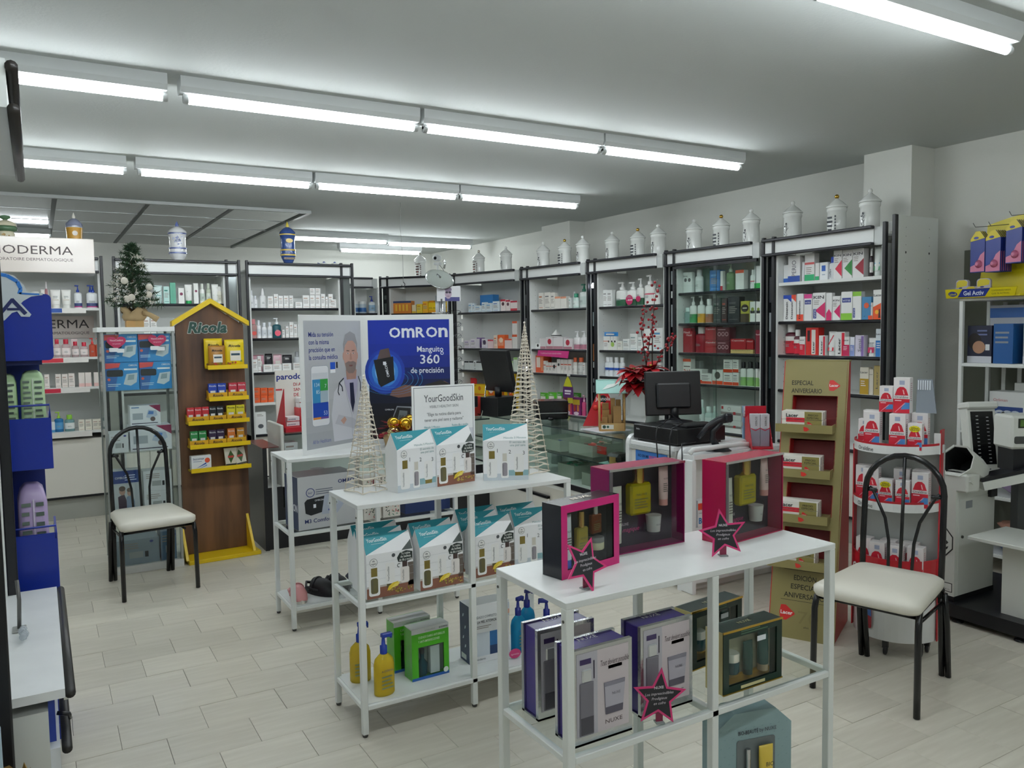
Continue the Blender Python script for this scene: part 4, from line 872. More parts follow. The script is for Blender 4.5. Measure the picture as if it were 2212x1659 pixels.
# ---------------- lightbox sign on the leftmost unit ----------------
t = thing('lightbox_sign', 'pale lightbox sign reading BIODERMA above the leftmost unit', 'sign', (UNITS['L0'][0], UNITS['L0'][1]-.02, 0))
b = G().box(-.1, -.1, 2.13, 1.02, -.052, 2.42, M('eee4dc', .12), .004).obj('sign_box', t)
g = G(); fr = front(0, -.1, 0); g.text('BIODERMA', .26, 2.28, .1, M('4a3c3a', .4), fr, width=.6); g.text('LABORATOIRE DERMATOLOGIQUE', .26, 2.225, .034, M('6a5a56', .4), fr, width=.6); g.obj('lettering', t)
g = G(); fr = front(UNITS['L0'][0], UNITS['L0'][1]+.41, 0)
o = G().box(.24, .40, 1.58, 1.02, .418, 1.78, M('ded3cc', .5)).obj('back_sign', UNIT_OBJ['L0'][0])
g = G(); fr = front(0, .40, 0); g.text('BIODERMA', .36, 1.67, .11, M('3a3232', .5), fr, width=.62); g.text('LABORATOIRE DERMATOLOGIQUE', .36, 1.615, .035, M('5a5050', .5), fr, width=.62); g.obj('lettering', o)
for z, a in ((1.82, .38), (1.39, .3), (1.13, .35), (.75, .38)):
    G().text('BIODERMA', a, z-.022, .03, M('8a7a74', .5), front(0, -.0006, 0), width=.17).obj('rail_lettering', UNIT_OBJ['L0'][0])
for x0, z0, x1, z1, c in ((.56, 1.8, .76, 1.835, '2a55a8'), (.47, 1.375, .75, 1.41, 'd83a48'), (.5, 1.115, .72, 1.15, 'd0304a')):
    G().box(x0, -.002, z0, x1, -.0001, z1, M(c, .4)).obj('rail_label', UNIT_OBJ['L0'][0])
# ---------------- three white metal display shelves ----------------
def display_shelf(x0, y0, label, W=1.0, D=.35, H=.93, levels=((.54, 'g'), (.13, 'b')), mid=True):
    t = thing('display_shelf', label, 'shelf', (x0, y0, 0)); s = .024
    xs = (0, W-s) + ((W/2-s/2,) if mid else ())
    for x in xs:
        for y in (0, D-s):
            l = G().box(x, y, .012, x+s, y+s, H-.018, METALW, .002).obj('leg', t)
            G().lathe([(.009, 0), (.011, .003), (.011, .012)], M('4a4a48', .6), x+s/2, y+s/2, 10).obj('foot', l)
            if x == 0: G().lathe([(.004, 0), (.004, .002)], M('55524c', .5), n=8, T=Matrix.Translation((x-.0005, y+s/2, H-.05)) @ Matrix.Rotation(-PI/2, 4, 'Y')).obj('screw', l)
    G().box(0, 0, H-.018, W, D, H, M('e6e8e6', .35, 0, 'paint'), .0015).obj('top_board', t)
    for z, k in levels:
        r = METALW
        for y in (0, D-s): G().box(s, y, z-.022, W-s, y+s*.9, z-.0035, r, .002).obj('rail', t)
        for x in ((0, W-s) if k == 'b' else xs): G().box(x+.002, s, z-.022, x+s-.002, D-s, z-.0035, r, .002).obj('cross_rail', t)
        if k == 'g':
            for a, b in (((.0, W/2), (W/2, W)) if mid else ((0, W),)): G().box(a+.014, .012, z-.0035, b-.014, D-.012, z, GLASS).obj('glass_shelf', t)
        else: G().box(.012, .012, z-.0035, W-.012, D-.012, z, M('e2e5e4', .4, 0, 'paint')).obj('lower_board', t)
    return t
display_shelf(1.035, 2.955, 'white metal display shelf with teal cartons and wicker trees')
display_shelf(1.11, 4.245, 'white metal display shelf under the two panel poster', levels=((.535, 'g'), (.13, 'b')))
display_shelf(1.084, 1.600, 'nearest white metal display shelf carrying perfume gift boxes', levels=((.535, 'g'), (.10, 'g')))

# ---------------- small things for gift sets ----------------
def mini_tube(p, x, z, w, h, y, col, cap, name='gift_tube', lab=True, caph=.16):
    ch = h*caph; vs = []; fs = []; m = 14
    for zz, a, b in ((ch, .38, .36), (h*.5, .45, .3), (h*.92, .5, .08), (h, .5, .04)):
        for i in range(m): an = 2*PI*i/m; vs.append((x+w*a*math.cos(an), y+w*b*math.sin(an), z+zz))
    for j in range(3):
        for i in range(m): fs.append((j*m+i, j*m+(i+1) % m, (j+1)*m+(i+1) % m, (j+1)*m+i))
    fs += [tuple(range(3*m, 4*m))]
    o = G().add(vs, fs, M(col, .35), True).obj(name, p)
    G().lathe([(w*.36, 0), (w*.36, ch)], M(cap, .3), n=14, T=Matrix.Translation((x, y, z))).obj('cap', o)
    if lab:
        g = G(); fr = front(x, y-w*.33, z); g.text('NUXE', 0, h*.68, h*.06, M('44403c', .5), fr, 'c', width=w*.5); lines(g, -w*.28, h*.58, w*.28, 5, h*.05, fr, '7a6a60'); g.obj('print', o)
    return o
def mini_flask(p, x, z, w, h, y, col, cap, name='gift_flask'):
    d = w*.4; hb = h*.66
    o = G().box(x-w/2, y-d/2, z, x+w/2, y+d/2, z+hb, M(col, .1, 0, 'liq'), w*.08).obj(name, p)
    G().box(x-w*.43, y-d*.36, z+.004, x+w*.43, y+d*.36, z+hb*.86, M(col, .2), w*.06).obj('liquid', o)
    G().lathe([(w*.2, z+hb), (w*.22, z+hb+.003), (w*.22, z+h)], cap if not isinstance(cap, str) else M(cap, .2, .8), x, y, 14).obj('cap', o)
    g = G(); fr = front(x, y-d/2, z); g.text('NUXE', 0, hb*.62, hb*.1, M('3a3a20', .5), fr, 'c', width=w*.5); lines(g, -w*.35, hb*.52, w*.35, 4, hb*.09, fr, '6a6428'); g.obj('print', o)
def mini_jar(p, x, z, w, h, y, col, lid, name='gift_jar'):
    o = G().lathe([(w*.46, 0), (w*.5, h*.06), (w*.5, h*.55), (w*.46, h*.6)], M(col, .25), n=18, T=Matrix.Translation((x, y, z))).obj(name, p)
    G().lathe([(w*.5, h*.6), (w*.5, h*.97), (w*.46, h)], M(lid, .3), n=18, T=Matrix.Translation((x, y, z))).obj('lid', o)
def mini_candle(p, x, z, w, h, y):
    o = G().lathe([(w*.4, 0), (w*.5, h)], M('e9efee', .05, 0, 'glass'), n=18, T=Matrix.Translation((x, y, z)), cap=False).obj('gift_candle', p)
    G().lathe([(w*.37, h*.1), (w*.45, h*.82)], M('f0dcd4', .5), n=18, T=Matrix.Translation((x, y, z))).obj('wax', o)
    g = G(); fr = front(x, y-w*.47, z); g.text('NUXE', 0, h*.42, h*.1, M('5a504c', .5), fr, 'c', width=w*.4); g.obj('print', o)
def window_box(name, label, loc, rz, w, h, d, side, top, inner, brd, frame_c=None, floor_c=None):
    """open fronted gift box: shell parts, an inner card and a clear window; origin at its front left bottom corner"""
    t = thing(name, label, 'gift box', loc, rz, None); e = .003
    g = G().box(0, 0, 0, w, d, e, M(side, .3)).box(0, d-e, 0, w, d, h, M(side, .3)).box(0, 0, e, e, d-e, h-e, M(side, .25)).box(w-e, 0, e, w, d-e, h-e, M(side, .25)).box(0, 0, h-e, w, d-e, h, M(top, .2))
    g.obj('box_shell', t)
    G().box(e, d*.62, e, w-e, d*.64, h-e, M(inner, .5)).obj('inner_card', t)
    if frame_c:
        f = G(); fr = front(); m = M(frame_c, .35)
        for a in ((0, 0, w, brd), (0, h-brd, w, h), (0, brd, brd, h-brd), (w-brd, brd, w, h-brd)): f.box(a[0], -.001, a[1], a[2], 0.0005, a[3], m)
        f.obj('front_frame', t)
    G().box(e, .002, e, w-e, .0028, h-e, M('f4f8f8', .03, 0, 'glass')).obj('window', t)
    return t
# magenta framed box
t = window_box('gift_box', 'small black gift box with magenta frame on nearest shelf top', (1.176, 1.755, .9305), math.radians(11), .231, .2, .073, '1a1c24', '2a2628', '26262c', .022, 'd01f78')
mini_tube(t, .045, .02, .036, .145, .025, 'f0f1f2', '3f62d8'); mini_flask(t, .105, .035, .044, .13, .028, 'd8c45a', 'caa05a'); mini_flask(t, .165, .092, .04, .085, .03, '9a4a22', 'c9c4c0'); mini_jar(t, .168, .048, .046, .035, .03, 'd8cfa8', '8a8480')
g = G(); g.text('NUXE', .115, .03, .028, M('e8dcc8', .4), frame((0, 0, .2003), (1, 0, 0), (0, 1, 0)), 'c', width=.07, bold=1); fr = front(0, .043, 0); g.text('nuxellection', .12, .028, .018, M('d8a08a', .5), fr, 'c', shear=.4, width=.08); g.obj('lettering', t)
def prodigieux(label, loc, rz, side, top, word):
    t = window_box('gift_box', label, loc, rz, .296, .256, .09, side, top, '2a1a2c', .012)
    G().box(.0, -.002, .0, .012, .0, .256, M('8a8288', .15, .8)).obj('foil_edge', t); G().box(.0, -.003, .25, .296, .0, .257, M('d8d4d4', .12, .9)).obj('foil_edge', t)
    mini_tube(t, .05, .028, .04, .17, .03, 'e2dac8', 'd8cdb8'); mini_flask(t, .135, .105, .082, .145, .03, 'e2cf1a', GOLD); mini_tube(t, .235, .12, .038, .12, .03, 'e4bdb6', 'd8938a'); mini_candle(t, .2, .035, .055, .07, .036)
    G().lathe([(.0122, 0), (.0122, .04)], M('c8702a', .3), n=14, T=Matrix.Translation((.05, .03, .055)), cap=False).obj('tube_band', t)
    g = G(); fr = front(0, .0545, 0); g.text('NUXE', .1, .068, .012, M('d8c8d0', .5), fr, 'c'); g.text(word, .125, .048, .02, M('c83a78', .5), fr, 'c', shear=.35); g.obj('lettering', t)
    return t
prodigieux('large dark gift set with yellow oil flask behind magenta framed box', (1.416, 1.86, .9305), math.radians(1), '8a1a56', 'a02a4e', 'magique')
prodigieux('large crimson sided gift set at right end of nearest shelf top', (1.783, 1.762, .9305), math.radians(7), 'ae1c4a', 'b02a46', 'magique')
# silver and violet boxes on the glass
def silver_box(label, x, y, rz=0.):
    t = thing('gift_box', label, 'gift box', (x, y, .5355), rz, 'silver and violet gift boxes'); w, h, d = .188, .252, .085
    V = M('3c2a86', .25)
    G().box(.006, .012, .006, w-.006, d-.012, h-.004, V, .002).obj('box_shell', t)
    f = G()
    for y0 in (0, d-.012): f.box(0, y0, 0, w, y0+.012, h, SILVER)
    f.box(0, .0, 0, w, d, .006, SILVER).obj('silver_sleeve', t)
    p = G(); fr = front(); p.rect(.01, .024, w-.012, h-.01, M('cfc4c8', .35), fr); p.rect(.01, .024, .075, h-.01, M('b9b6bf', .35), fr, .0007)
    p.rect(.02, .212, .055, .226, M('3a2a5c', .4), fr, .0012); p.rect(.062, .17, .066, .218, M('2a2238', .4), fr, .0011); p.text('Tout devient possible', .085, .196, .022, M('4a3a40', .5), fr, shear=.3, width=.092); p.rect(.11, .184, .155, .193, M('b08a98', .5), fr)
    p.text('NUXE', .127, .04, .016, M('5a4a4c', .5), fr, 'c', width=.055); p.text('NUXE', .07, .045, .022, M('d8d4e8', .4), frame((.02, .012, h-.0038), (1, 0, 0), (0, 1, 0)), 'c', width=.06); p.obj('print', t)
    # flask and candle standing half out of the front
    o = G().box(.018, -.004, .026, .062, .003, .165, M('77747e', .2), .002).obj('gift_flask', t); G().box(.02, -.004, .03, .06, -.0045, .075, M('4a4852', .2)).obj('flask_base', o); G().box(.026, -.005, .165, .056, .003, .2, M('d4d6da', .08, .7), .003).obj('cap', o)
    vs = [(.1, .066), (.154, .066), (.163, .15), (.095, .15)]
    o = G().prism(vs, -.001, .003, M('8a8794', .3), front()).obj('gift_candle', t)
    c = G(); fr2 = front(0, -.003, 0); c.flat([(.099, .075), (.155, .075), (.162, .14), (.096, .14)], M('b5b1bd', .3), fr2); c.flat([(.1, .066), (.154, .066), (.1555, .085), (.0985, .085)], M('5a5664', .3), fr2, .0008); c.text('NUXE', .133, .115, .01, M('5a5464', .5), fr2, 'c', d=.0015); c.obj('candle_print', o)
    return t
silver_box('silver framed violet gift box nearest the left post on glass', 1.125, 1.632)
silver_box('silver framed violet gift box behind the pink star', 1.372, 1.668)
silver_box('silver framed violet gift box standing behind the other two', 1.125, 1.80)
def green_box(label, x, y, rz):
    t = window_box('gift_box', label, (x, y, .5355), rz, .242, .185, .07, '12382c', '0f3026', 'cfc8a8', .022, '0e2c22')
    G().box(.024, .028, .01, .22, .043, .03, M('b98a2a', .5)).obj('gold_base', t)
    mini_jar(t, .055, .05, .05, .06, .025, '2c4a4c', 'd8d4c4'); mini_tube(t, .125, .03, .04, .1, .025, '1f4a40', '163830', lab=False); mini_tube(t, .185, .03, .045, .125, .022, '24504a', 'b9a080', lab=False)
    e = G()
    for a in ((-.002, .181, .244, .187), (-.002, -.001, .244, .003)): e.box(a[0], -.003, a[1], a[2], .0005, a[3], GOLD)
    e.obj('gold_edge', t); G().box(-.0015, .002, 0, -.0002, .07, .185, M('cdbf86', .3, .4)).obj('gold_side', t)
    G().box(.135, -.0035, .135, .17, -.002, .15, M('e6eaf0', .5)).obj('price_sticker', t)
    g = G(); g.text('NUXE', .12, .03, .02, M('b9b58a', .4), frame((0, 0, .1852), (1, 0, 0), (0, 1, 0)), 'c', width=.05); fr = front(0, -.001, 0); g.rect(.07, .006, .17, .015, M('d8cf9a', .5), fr); lines(g, .07, .178, .18, 2, .007, fr, '5a7a60'); g.obj('lettering', t)
green_box('dark green and gold gift box with white price sticker in front', 1.657, 1.645, 0)
green_box('dark green gift box standing behind its twin on the glass', 1.70, 1.82, math.radians(6))
# star shaped price cards
def star(label, x, y, z, rz, lean, spin, R=.075):
    t = thing('star_card', label, 'price card', (x, y, z), rz, None)
    pts = lambda R_, q=.46: [(R_*(1 if i % 2 == 0 else q)*math.sin(PI*i/5+spin), R_*(1 if i % 2 == 0 else q)*math.cos(PI*i/5+spin)) for i in range(10)]
    fr = frame((0, 0, R*.86), (1, 0, 0), (0, math.sin(lean), math.cos(lean)))
    G().prism(pts(R), -.0015, .001, M('d83a7a', .35), fr).obj('star_outline', t)
    o = G().prism(pts(R*.82), .001, .0016, M('24242a', .4), fr).obj('star_face', t)
    g = G(); g.text('NUXE', 0, R*.3, R*.13, M('e8e4e8', .5), fr, 'c', bold=1, d=.0022)
    for i, s_ in enumerate(('Los imprescindibles', 'Prodigieux', 'en cofre')): g.text(s_, 0, R*.1-i*R*.16, R*.13, M('d8d0d8', .5), fr, 'c', shear=.3, d=.0022)
    g.obj('lettering', o)
    G().box(-.012, -.012, 0, .012, .012, .003, M('c9cfd0', .1, 0, 'liq')).box(-.01, -.001, .003, .01, .001, .03, M('8a2a4a', .3)).obj('card_holder', t)
star('pink edged star card leaning before the magenta framed box', 1.19, 1.665, .9305, math.radians(8), .35, math.radians(34), .075)
star('upright pink edged star card beside the crimson sided gift set', 1.70, 1.69, .9305, math.radians(-25), .08, math.radians(-8))
star('pink edged star card in front of second violet gift box', 1.40, 1.625, .5355, math.radians(-18), .1, math.radians(8), .08)
# blue-grey chamfered box on the lowest level
t = thing('gift_box', 'blue grey chamfered gift box with yellow tube on lowest level', 'gift box', (1.70, 1.715, .1005), math.radians(-13))
w, h, d = .265, .33, .08; oc = [(0, 0), (w, 0), (w, h*.84), (w*.78, h), (w*.24, h), (0, h*.86)]
G().prism(oc, -d, -.001, M('8fa9ac', .5), front(), M('86a0a4', .5)).obj('box_shell', t)
g = G(); fr = front(); P = M('7c979c', .5)
for i in range(9):
    for j in range(11):
        x, y = .015+i*.029+(j % 2)*.014, .02+j*.026
        if x > w-.012 or (.06 < x < .2 and .0 < y < .25) or y > .29: continue
        g.line([(x-.003, y), (x+.003, y+.002)], .0016, P, fr, .0004)
g.obj('pattern', t)['kind'] = 'stuff'
G().prism(rr(.07, .015, .205, .245, .008), .0, .0008, M('6a7274', .4), fr).obj('window_card', t)
mini_flask(t, .105, .03, .034, .19, -.008, 'b9b48e', SILVER); mini_tube(t, .165, .025, .05, .2, -.012, 'e6c850', 'e2e0d4', lab=False)
g = G(); g.text('BIO-BEAUTÉ', .075, .262, .017, M('2a2a36', .5), fr, bold=1, width=.07); g.text('by NUXE', .15, .262, .017, M('4a4a55', .5), fr, width=.06); f2 = front(0, -.033, 0); g.text('BIO', .165, .17, .018, M('4a4a30', .5), f2, 'c', bold=1); lines(g, .15, .155, .185, 5, .012, f2, 'a08a2a'); g.obj('lettering', t)
tag(G().lathe([(.03, 0), (.034, .004), (.034, .045), (.02, .05)], M('4fae94', .4), n=18).obj('round_tin', None, (1.58, 1.69, .1005)), 'small turquoise round tin on lowest level beside blue grey box', 'tin')

# ---------------- teal roofed skin care cartons ----------------
def gable(label, x, y, z, rz, kind, grp):
    t = thing('gable_carton', label, 'carton', (x, y, z), rz, grp); w, d, hb, H = .2, .088, .178, .246
    W_ = M('f2f3f4', .45)
    g = G(); g.add([(0, 0, 0), (w, 0, 0), (w, d, 0), (0, d, 0), (0, 0, hb), (w, 0, hb), (w, d, hb), (0, d, hb), (0, d/2, H), (w, d/2, H)],
        [(0, 3, 2, 1), (0, 1, 5, 4), (2, 3, 7, 6), (0, 4, 8, 7, 3), (1, 2, 6, 9, 5), (4, 5, 9, 8), (6, 7, 8, 9)], W_); g.obj('carton_body', t)
    s = math.hypot(d/2, H-hb); fr = front(); fs_ = frame((0, 0, hb), (1, 0, 0), (0, d/2, H-hb)); p = G(); T_ = M('1f93a2', .4); gold = M('8a7a3c', .35, .3); wt = M('f2f2f0', .4)
    p.flat([(0, 0), (w, s), (0, s)], T_, fs_); p.text('YourGoodSkin', .014, s*.62, .022, M('eaf4f4', .5), fs_, bold=1, width=.085); p.rect(.03, s*.5, .085, s*.53, M('b8dce0', .5), fs_)
    tk = M('55585c', .5)
    def bottle(cx, y0, w_, h_, body, cap, win=None, inv=False):
        p.flat(rr(cx-w_/2, y0, cx+w_/2, y0+h_, w_*.2), body, fr, .0008)
        if win: p.flat(rr(cx-w_*.33, y0+h_*.12, cx+w_*.33, y0+h_*.92, w_*.2), win, fr, .0011)
        if inv: p.rect(cx-w_*.4, y0-.016, cx+w_*.4, y0, cap, fr, .0008)
        else: p.rect(cx-w_*.28, y0+h_, cx+w_*.28, y0+h_+.035, cap, fr, .0008)
        p.text('YourGoodSkin', cx-w_*.12, y0+h_*.12, .011, tk, fr, rot=PI/2, d=.0014, width=h_*.7); lines(p, cx-.001, y0+h_*.75, cx+w_*.38, 4, h_*.09, (fr[0], fr[1], fr[2], fr[3]), '8a8468')
    if kind == 'A':
        p.rect(0, 0, w, .03, M('c9d2d8', .4), fr, .0003); p.rect(.1, .02, w, .045, M('8fb4ba', .4), fr, .0004)
        for i, c in enumerate((.045, .1, .162)): p.text(str(i+1), c+.018, .125-.006*i, .024, tk, fr, 'c')
        bottle(.038, .012, .046, .085, wt, gold); bottle(.095, .01, .034, .075, wt, M('d4d0c4', .3), M('9a949a', .3)); bottle(.158, .036, .044, .082, wt, gold, None, True)
        for i, s_ in enumerate(('Método 3 Minutos', 'El secreto de', 'una piel sana')):
            if i == 0: p.text(s_, w-.008, .008, .0135, M('7a9a9c', .5), fs_, 'r')
            else: p.text(s_, w-.012, hb-.014*i+.002, .0135, M('7a9a9c', .5), fr, 'r')
        p.disc(.034, .158, .0155, M('3a4a4e', .5), fr, .0012, 18); p.disc(.034, .158, .0142, wt, fr, .0014, 18); p.text('de', .034, .16, .01, tk, fr, 'c', d=.0018, bold=1); p.text('regalo', .034, .151, .0085, tk, fr, 'c', d=.0018, bold=1)
    else:
        p.rect(0, 0, w, .042, M('8a5a48', .5), fr, .0003); p.rect(0, .042, w, .05, M('c4bdb8', .5), fr, .0003); p.rect(w*.88, .03, w, hb*.7, M('6a6058', .5), fr, .0003)
        for z_ in (.075, .108, .141): p.line([(0, z_), (w, z_+.003)], .0007, M('c2c6ca', .5), fr, .0004)
        bottle(.032, .01, .046, .078, wt, gold, M('6a6440', .35)); bottle(.1, .05, .04, .085, wt, M('5a5030', .4), None, True); bottle(.163, .045, .038, .064, M('e9e4e0', .4), M('4a3a38', .4), None, False)
        p.flat([(.085, .022), (.092, .04), (.11, .052), (.135, .055), (.12, .035)], M('e6c838', .4), fr, .0012); p.flat([(.1, .03), (.12, .048), (.142, .052), (.13, .036)], M('f0dc6a', .4), fr, .0014)
        for i in range(36): p.disc(.095+.1*rnd.random(), .01+.02*rnd.random(), .0028, M(('c2a63a', '8a8a30', 'd8c060')[i % 3], .5), fr, .0015, 6)
        lf = [(.13, .15), (.142, .168), (.17, .175), (w-.003, .168), (w-.003, .135), (.17, .13), (.135, .132)]
        p.flat(lf, M('2a3432', .4), fr, .001)
        for i, s_ in enumerate(('Tu rutina', 'de belleza', 'de día y noche')): p.text(s_, .167, .16-.0125*i, .0135, M('eef2ec', .5), fr, 'c', bold=1, d=.0016, width=(.04, .045, .056)[i])
        p.flat([(.15, .0), (w-.002, .0), (w-.002, s*.5)], M('3a4440', .4), fs_, .0006); p.disc(.115, .163, .008, tk, fr, .001, 8); p.ring(.138, .118, .007, .003, tk, fr, .001, 10, .8, 5)
        p.disc(.03, .145, .0165, M('3a4a4e', .5), fr, .0012, 18); p.disc(.03, .145, .0152, wt, fr, .0014, 18); p.text('de', .03, .148, .011, tk, fr, 'c', d=.0018, bold=1); p.text('regalo', .03, .137, .0095, tk, fr, 'c', d=.0018, bold=1)
    p.obj('print', t)
    return t
R_ = math.radians
gable('teal roofed carton with three numbered bottles beside left wicker tree', 1.258, 3.085, .9305, R_(12), 'A', 'teal roofed cartons on the shelf top')
gable('teal roofed carton with lemon print in middle of shelf top', 1.452, 3.115, .9305, R_(9), 'B', 'teal roofed cartons on the shelf top')
gable('teal roofed carton with three numbered bottles before right wicker tree', 1.683, 3.125, .9305, R_(-27), 'A', 'teal roofed cartons on the shelf top')
gable('leftmost lemon print carton in front row on glass shelf', 1.078, 2.99, .5405, 0, 'B', 'teal roofed cartons on the glass')
gable('second lemon print carton from left in front row on glass', 1.30, 2.972, .5405, R_(2), 'B', 'teal roofed cartons on the glass')
gable('third lemon print carton in front row right of middle post', 1.57, 3.0, .5405, R_(4), 'B', 'teal roofed cartons on the glass')
gable('numbered bottles carton at right end of front row on glass', 1.80, 3.06, .5405, R_(-6), 'A', 'teal roofed cartons on the glass')
for i, (x, y, a, q) in enumerate(((1.08, 3.085, -1, 'leftmost'), (1.32, 3.085, 3, 'second from left'), (1.56, 3.11, 2, 'third from left'), (1.79, 3.17, -2, 'rightmost'))):
    gable('half hidden teal roofed carton, %s of back row on glass' % q, x, y, .5405, R_(a), 'B', 'teal roofed cartons on the glass')
for i, (x, y, q) in enumerate(((1.10, 3.187, 'left'), (1.60, 3.21, 'right'))): gable('%s teal roofed carton of third row at back of glass' % q, x, y, .5405, 0, 'B', 'teal roofed cartons on the glass')
# brand card behind
t = thing('display_card', 'white thin bordered advertising card standing behind teal roofed cartons', 'sign', (1.41, 3.27, .9305), R_(-2))
G().box(0, 0, 0, .305, .006, .425, M('eef0f0', .35)).obj('card', t); g = G(); fr = front(); bd = M('5a6266', .5)
for a in ((.008, .416, .297, .418), (.008, .02, .010, .418), (.295, .02, .297, .418)): g.rect(*a, bd, fr)
g.text('YourGoodSkin', .152, .352, .046, M('4a4e54', .5), fr, 'c', width=.19); g.text('VISIBLY HEALTHY SKIN', .152, .325, .017, M('8a9094', .5), fr, 'c', width=.14)
g.text('"Elige tu rutina diaria para', .152, .29, .02, M('6a6e72', .5), fr, 'c', width=.165); g.text('tener una piel sana y radiante"', .152, .265, .02, M('6a6e72', .5), fr, 'c', width=.19); g.text('Método 3 Minutos', .055, .235, .014, M('4a9aa2', .5), fr, width=.075); g.text('Rutina día y noche', .19, .238, .014, M('4a9aa2', .5), fr, width=.08)
g.rect(.01, .02, .295, .225, M('d6d8de', .45), fr, .0004); g.rect(.235, .19, .262, .22, M('9a8030', .4), fr, .0008); g.rect(.22, .12, .278, .188, M('f0f0ee', .4), fr, .0008)
for cx, cy in ((.09, .15), (.205, .165)): g.disc(cx, cy, .024, bd, fr, .001, 20); g.disc(cx, cy, .0222, M('f2f2f0', .4), fr, .0013, 20); g.text('de', cx, cy+.003, .016, INK, fr, 'c', bold=1, d=.0017); g.text('regalo', cx, cy-.011, .013, INK, fr, 'c', bold=1, d=.0017)
g.obj('print', t)
# wicker trees
def wicker(label, x, y, rz, h, b):
    t = thing('wicker_tree', label, 'christmas decoration', (x, y, .93), rz, 'wicker trees'); wm = M('d6cdbc', .8); C4 = [(-b, -b), (b, -b), (b, b), (-b, b)]
    for cx, cy in C4: G().tube([(cx, cy, .003), (cx*.5, cy*.5, h*.5), (0, 0, h)], [.0022, .002, .0015], wm, 6).obj('frame_wire', t)
    for i in range(4):
        a, c = C4[i], C4[(i+1) % 4]; m = ((a[0]+c[0])/2, (a[1]+c[1])/2); G().tube([(m[0], m[1], .003), (m[0]*.1, m[1]*.1, h*.9)], .0016, wm, 5).obj('frame_wire', t)
    z = .004; n = 0
    while z < h*.985:
        k = 1-z/h; P = []
        for i in range(4):
            a, c = C4[i], C4[(i+1) % 4]
            for f in (0, .25, .5, .75): P.append(((a[0]+(c[0]-a[0])*f)*k*1.04+rnd.uniform(-.0015, .0015), (a[1]+(c[1]-a[1])*f)*k*1.04+rnd.uniform(-.0015, .0015), z+rnd.uniform(-.0035, .0045)+f*.004))
        P = [(p[0], p[1], max(p[2], .003)) for p in P]
        G().tube(P, [.0028+rnd.uniform(-.0006, .0012) for _ in P], M('ddd5c6', .85), 6, True).obj('twig_ring', t)
        z += .0135+.016*(1-z/h); n += 1
    G().ball((0, 0, h), .006, M('efe9de', .8), 8).obj('tip', t)
wicker('shorter pale wicker cone tree at left end of shelf top', 1.172, 3.215, R_(14), .485, .066)
wicker('taller pale wicker cone tree at right end of shelf top', 1.955, 3.205, R_(20), .70, .075)
# bottom level: bottles and boxes
def pump(label, x, y, z, w, h, body, cap, grp, rz=0., text=None, rect_lab=None):
    t = thing('pump_bottle', label, 'bottle', (x, y, z), rz, grp); r = w/2; zs = h*.68
    prof = [(r*.9, 0), (r, .006), (r, zs*.72), (r*.88, zs*.86), (r*.5, zs*.96), (r*.3, zs)]
    G().lathe(prof, M(body, .1, 0, 'liq'), n=24, sy=.7).obj('bottle_body', t); G().lathe([(q*.92, zz*.94+.003) for q, zz in prof[:4]], M(body, .25), n=20, sy=.68).obj('liquid', t)
    g = G(); cm = M(cap, .25); g.lathe([(r*.34, zs-.002), (r*.34, zs+h*.12), (r*.2, zs+h*.13), (r*.14, h*.93)], cm, n=14); g.box(-r*.2, -r*.24, h*.93, r*.85, r*.24, h, cm, .003).box(r*.7, -r*.1, h*.9, r*.85, r*.1, h*.95, cm); g.obj('pump', t)
    G().tube([(0, 0, .01), (.002, 0, zs*.95)], .0018, M('5a5a40', .3), 6).obj('dip_tube', t)
    g = G(); fr = front(0, -r*.72, 0)
    if text: g.text(text, 0, zs*.6, .012, M('3a4a6a', .5), fr, 'c', width=w*.6)
    lines(g, -w*.3, zs*.5, w*.3, 4, zs*.09, fr, '7a8a6a'); g.obj('print', t)
    return t
pump('front golden oil bottle with blue pump on lowest shelf board', 1.152, 3.02, .1305, .088, .25, 'f0dc48', '1a3aa0', 'golden oil pump bottles', .1, 'A-DERMA')
pump('rear golden oil bottle with blue pump beside shelf leg', 1.112, 3.19, .1305, .088, .25, 'ead650', '1a3aa0', 'golden oil pump bottles', -.2)
pump('left front turquoise bottle with dark blue pump on lowest board', 1.835, 3.10, .1305, .082, .25, '2cb4dc', '16257e', 'turquoise pump bottles', .3, 'BIODERMA')
pump('right front turquoise bottle with dark blue pump on lowest board', 1.935, 3.015, .1305, .088, .25, '2cb0dc', '16257e', 'turquoise pump bottles', 2.6, 'BIODERMA')
pump('rearmost turquoise bottle with dark blue pump on lowest board', 1.925, 3.17, .1305, .088, .25, '2aaad4', '16257e', 'turquoise pump bottles', .2, 'BIODERMA')
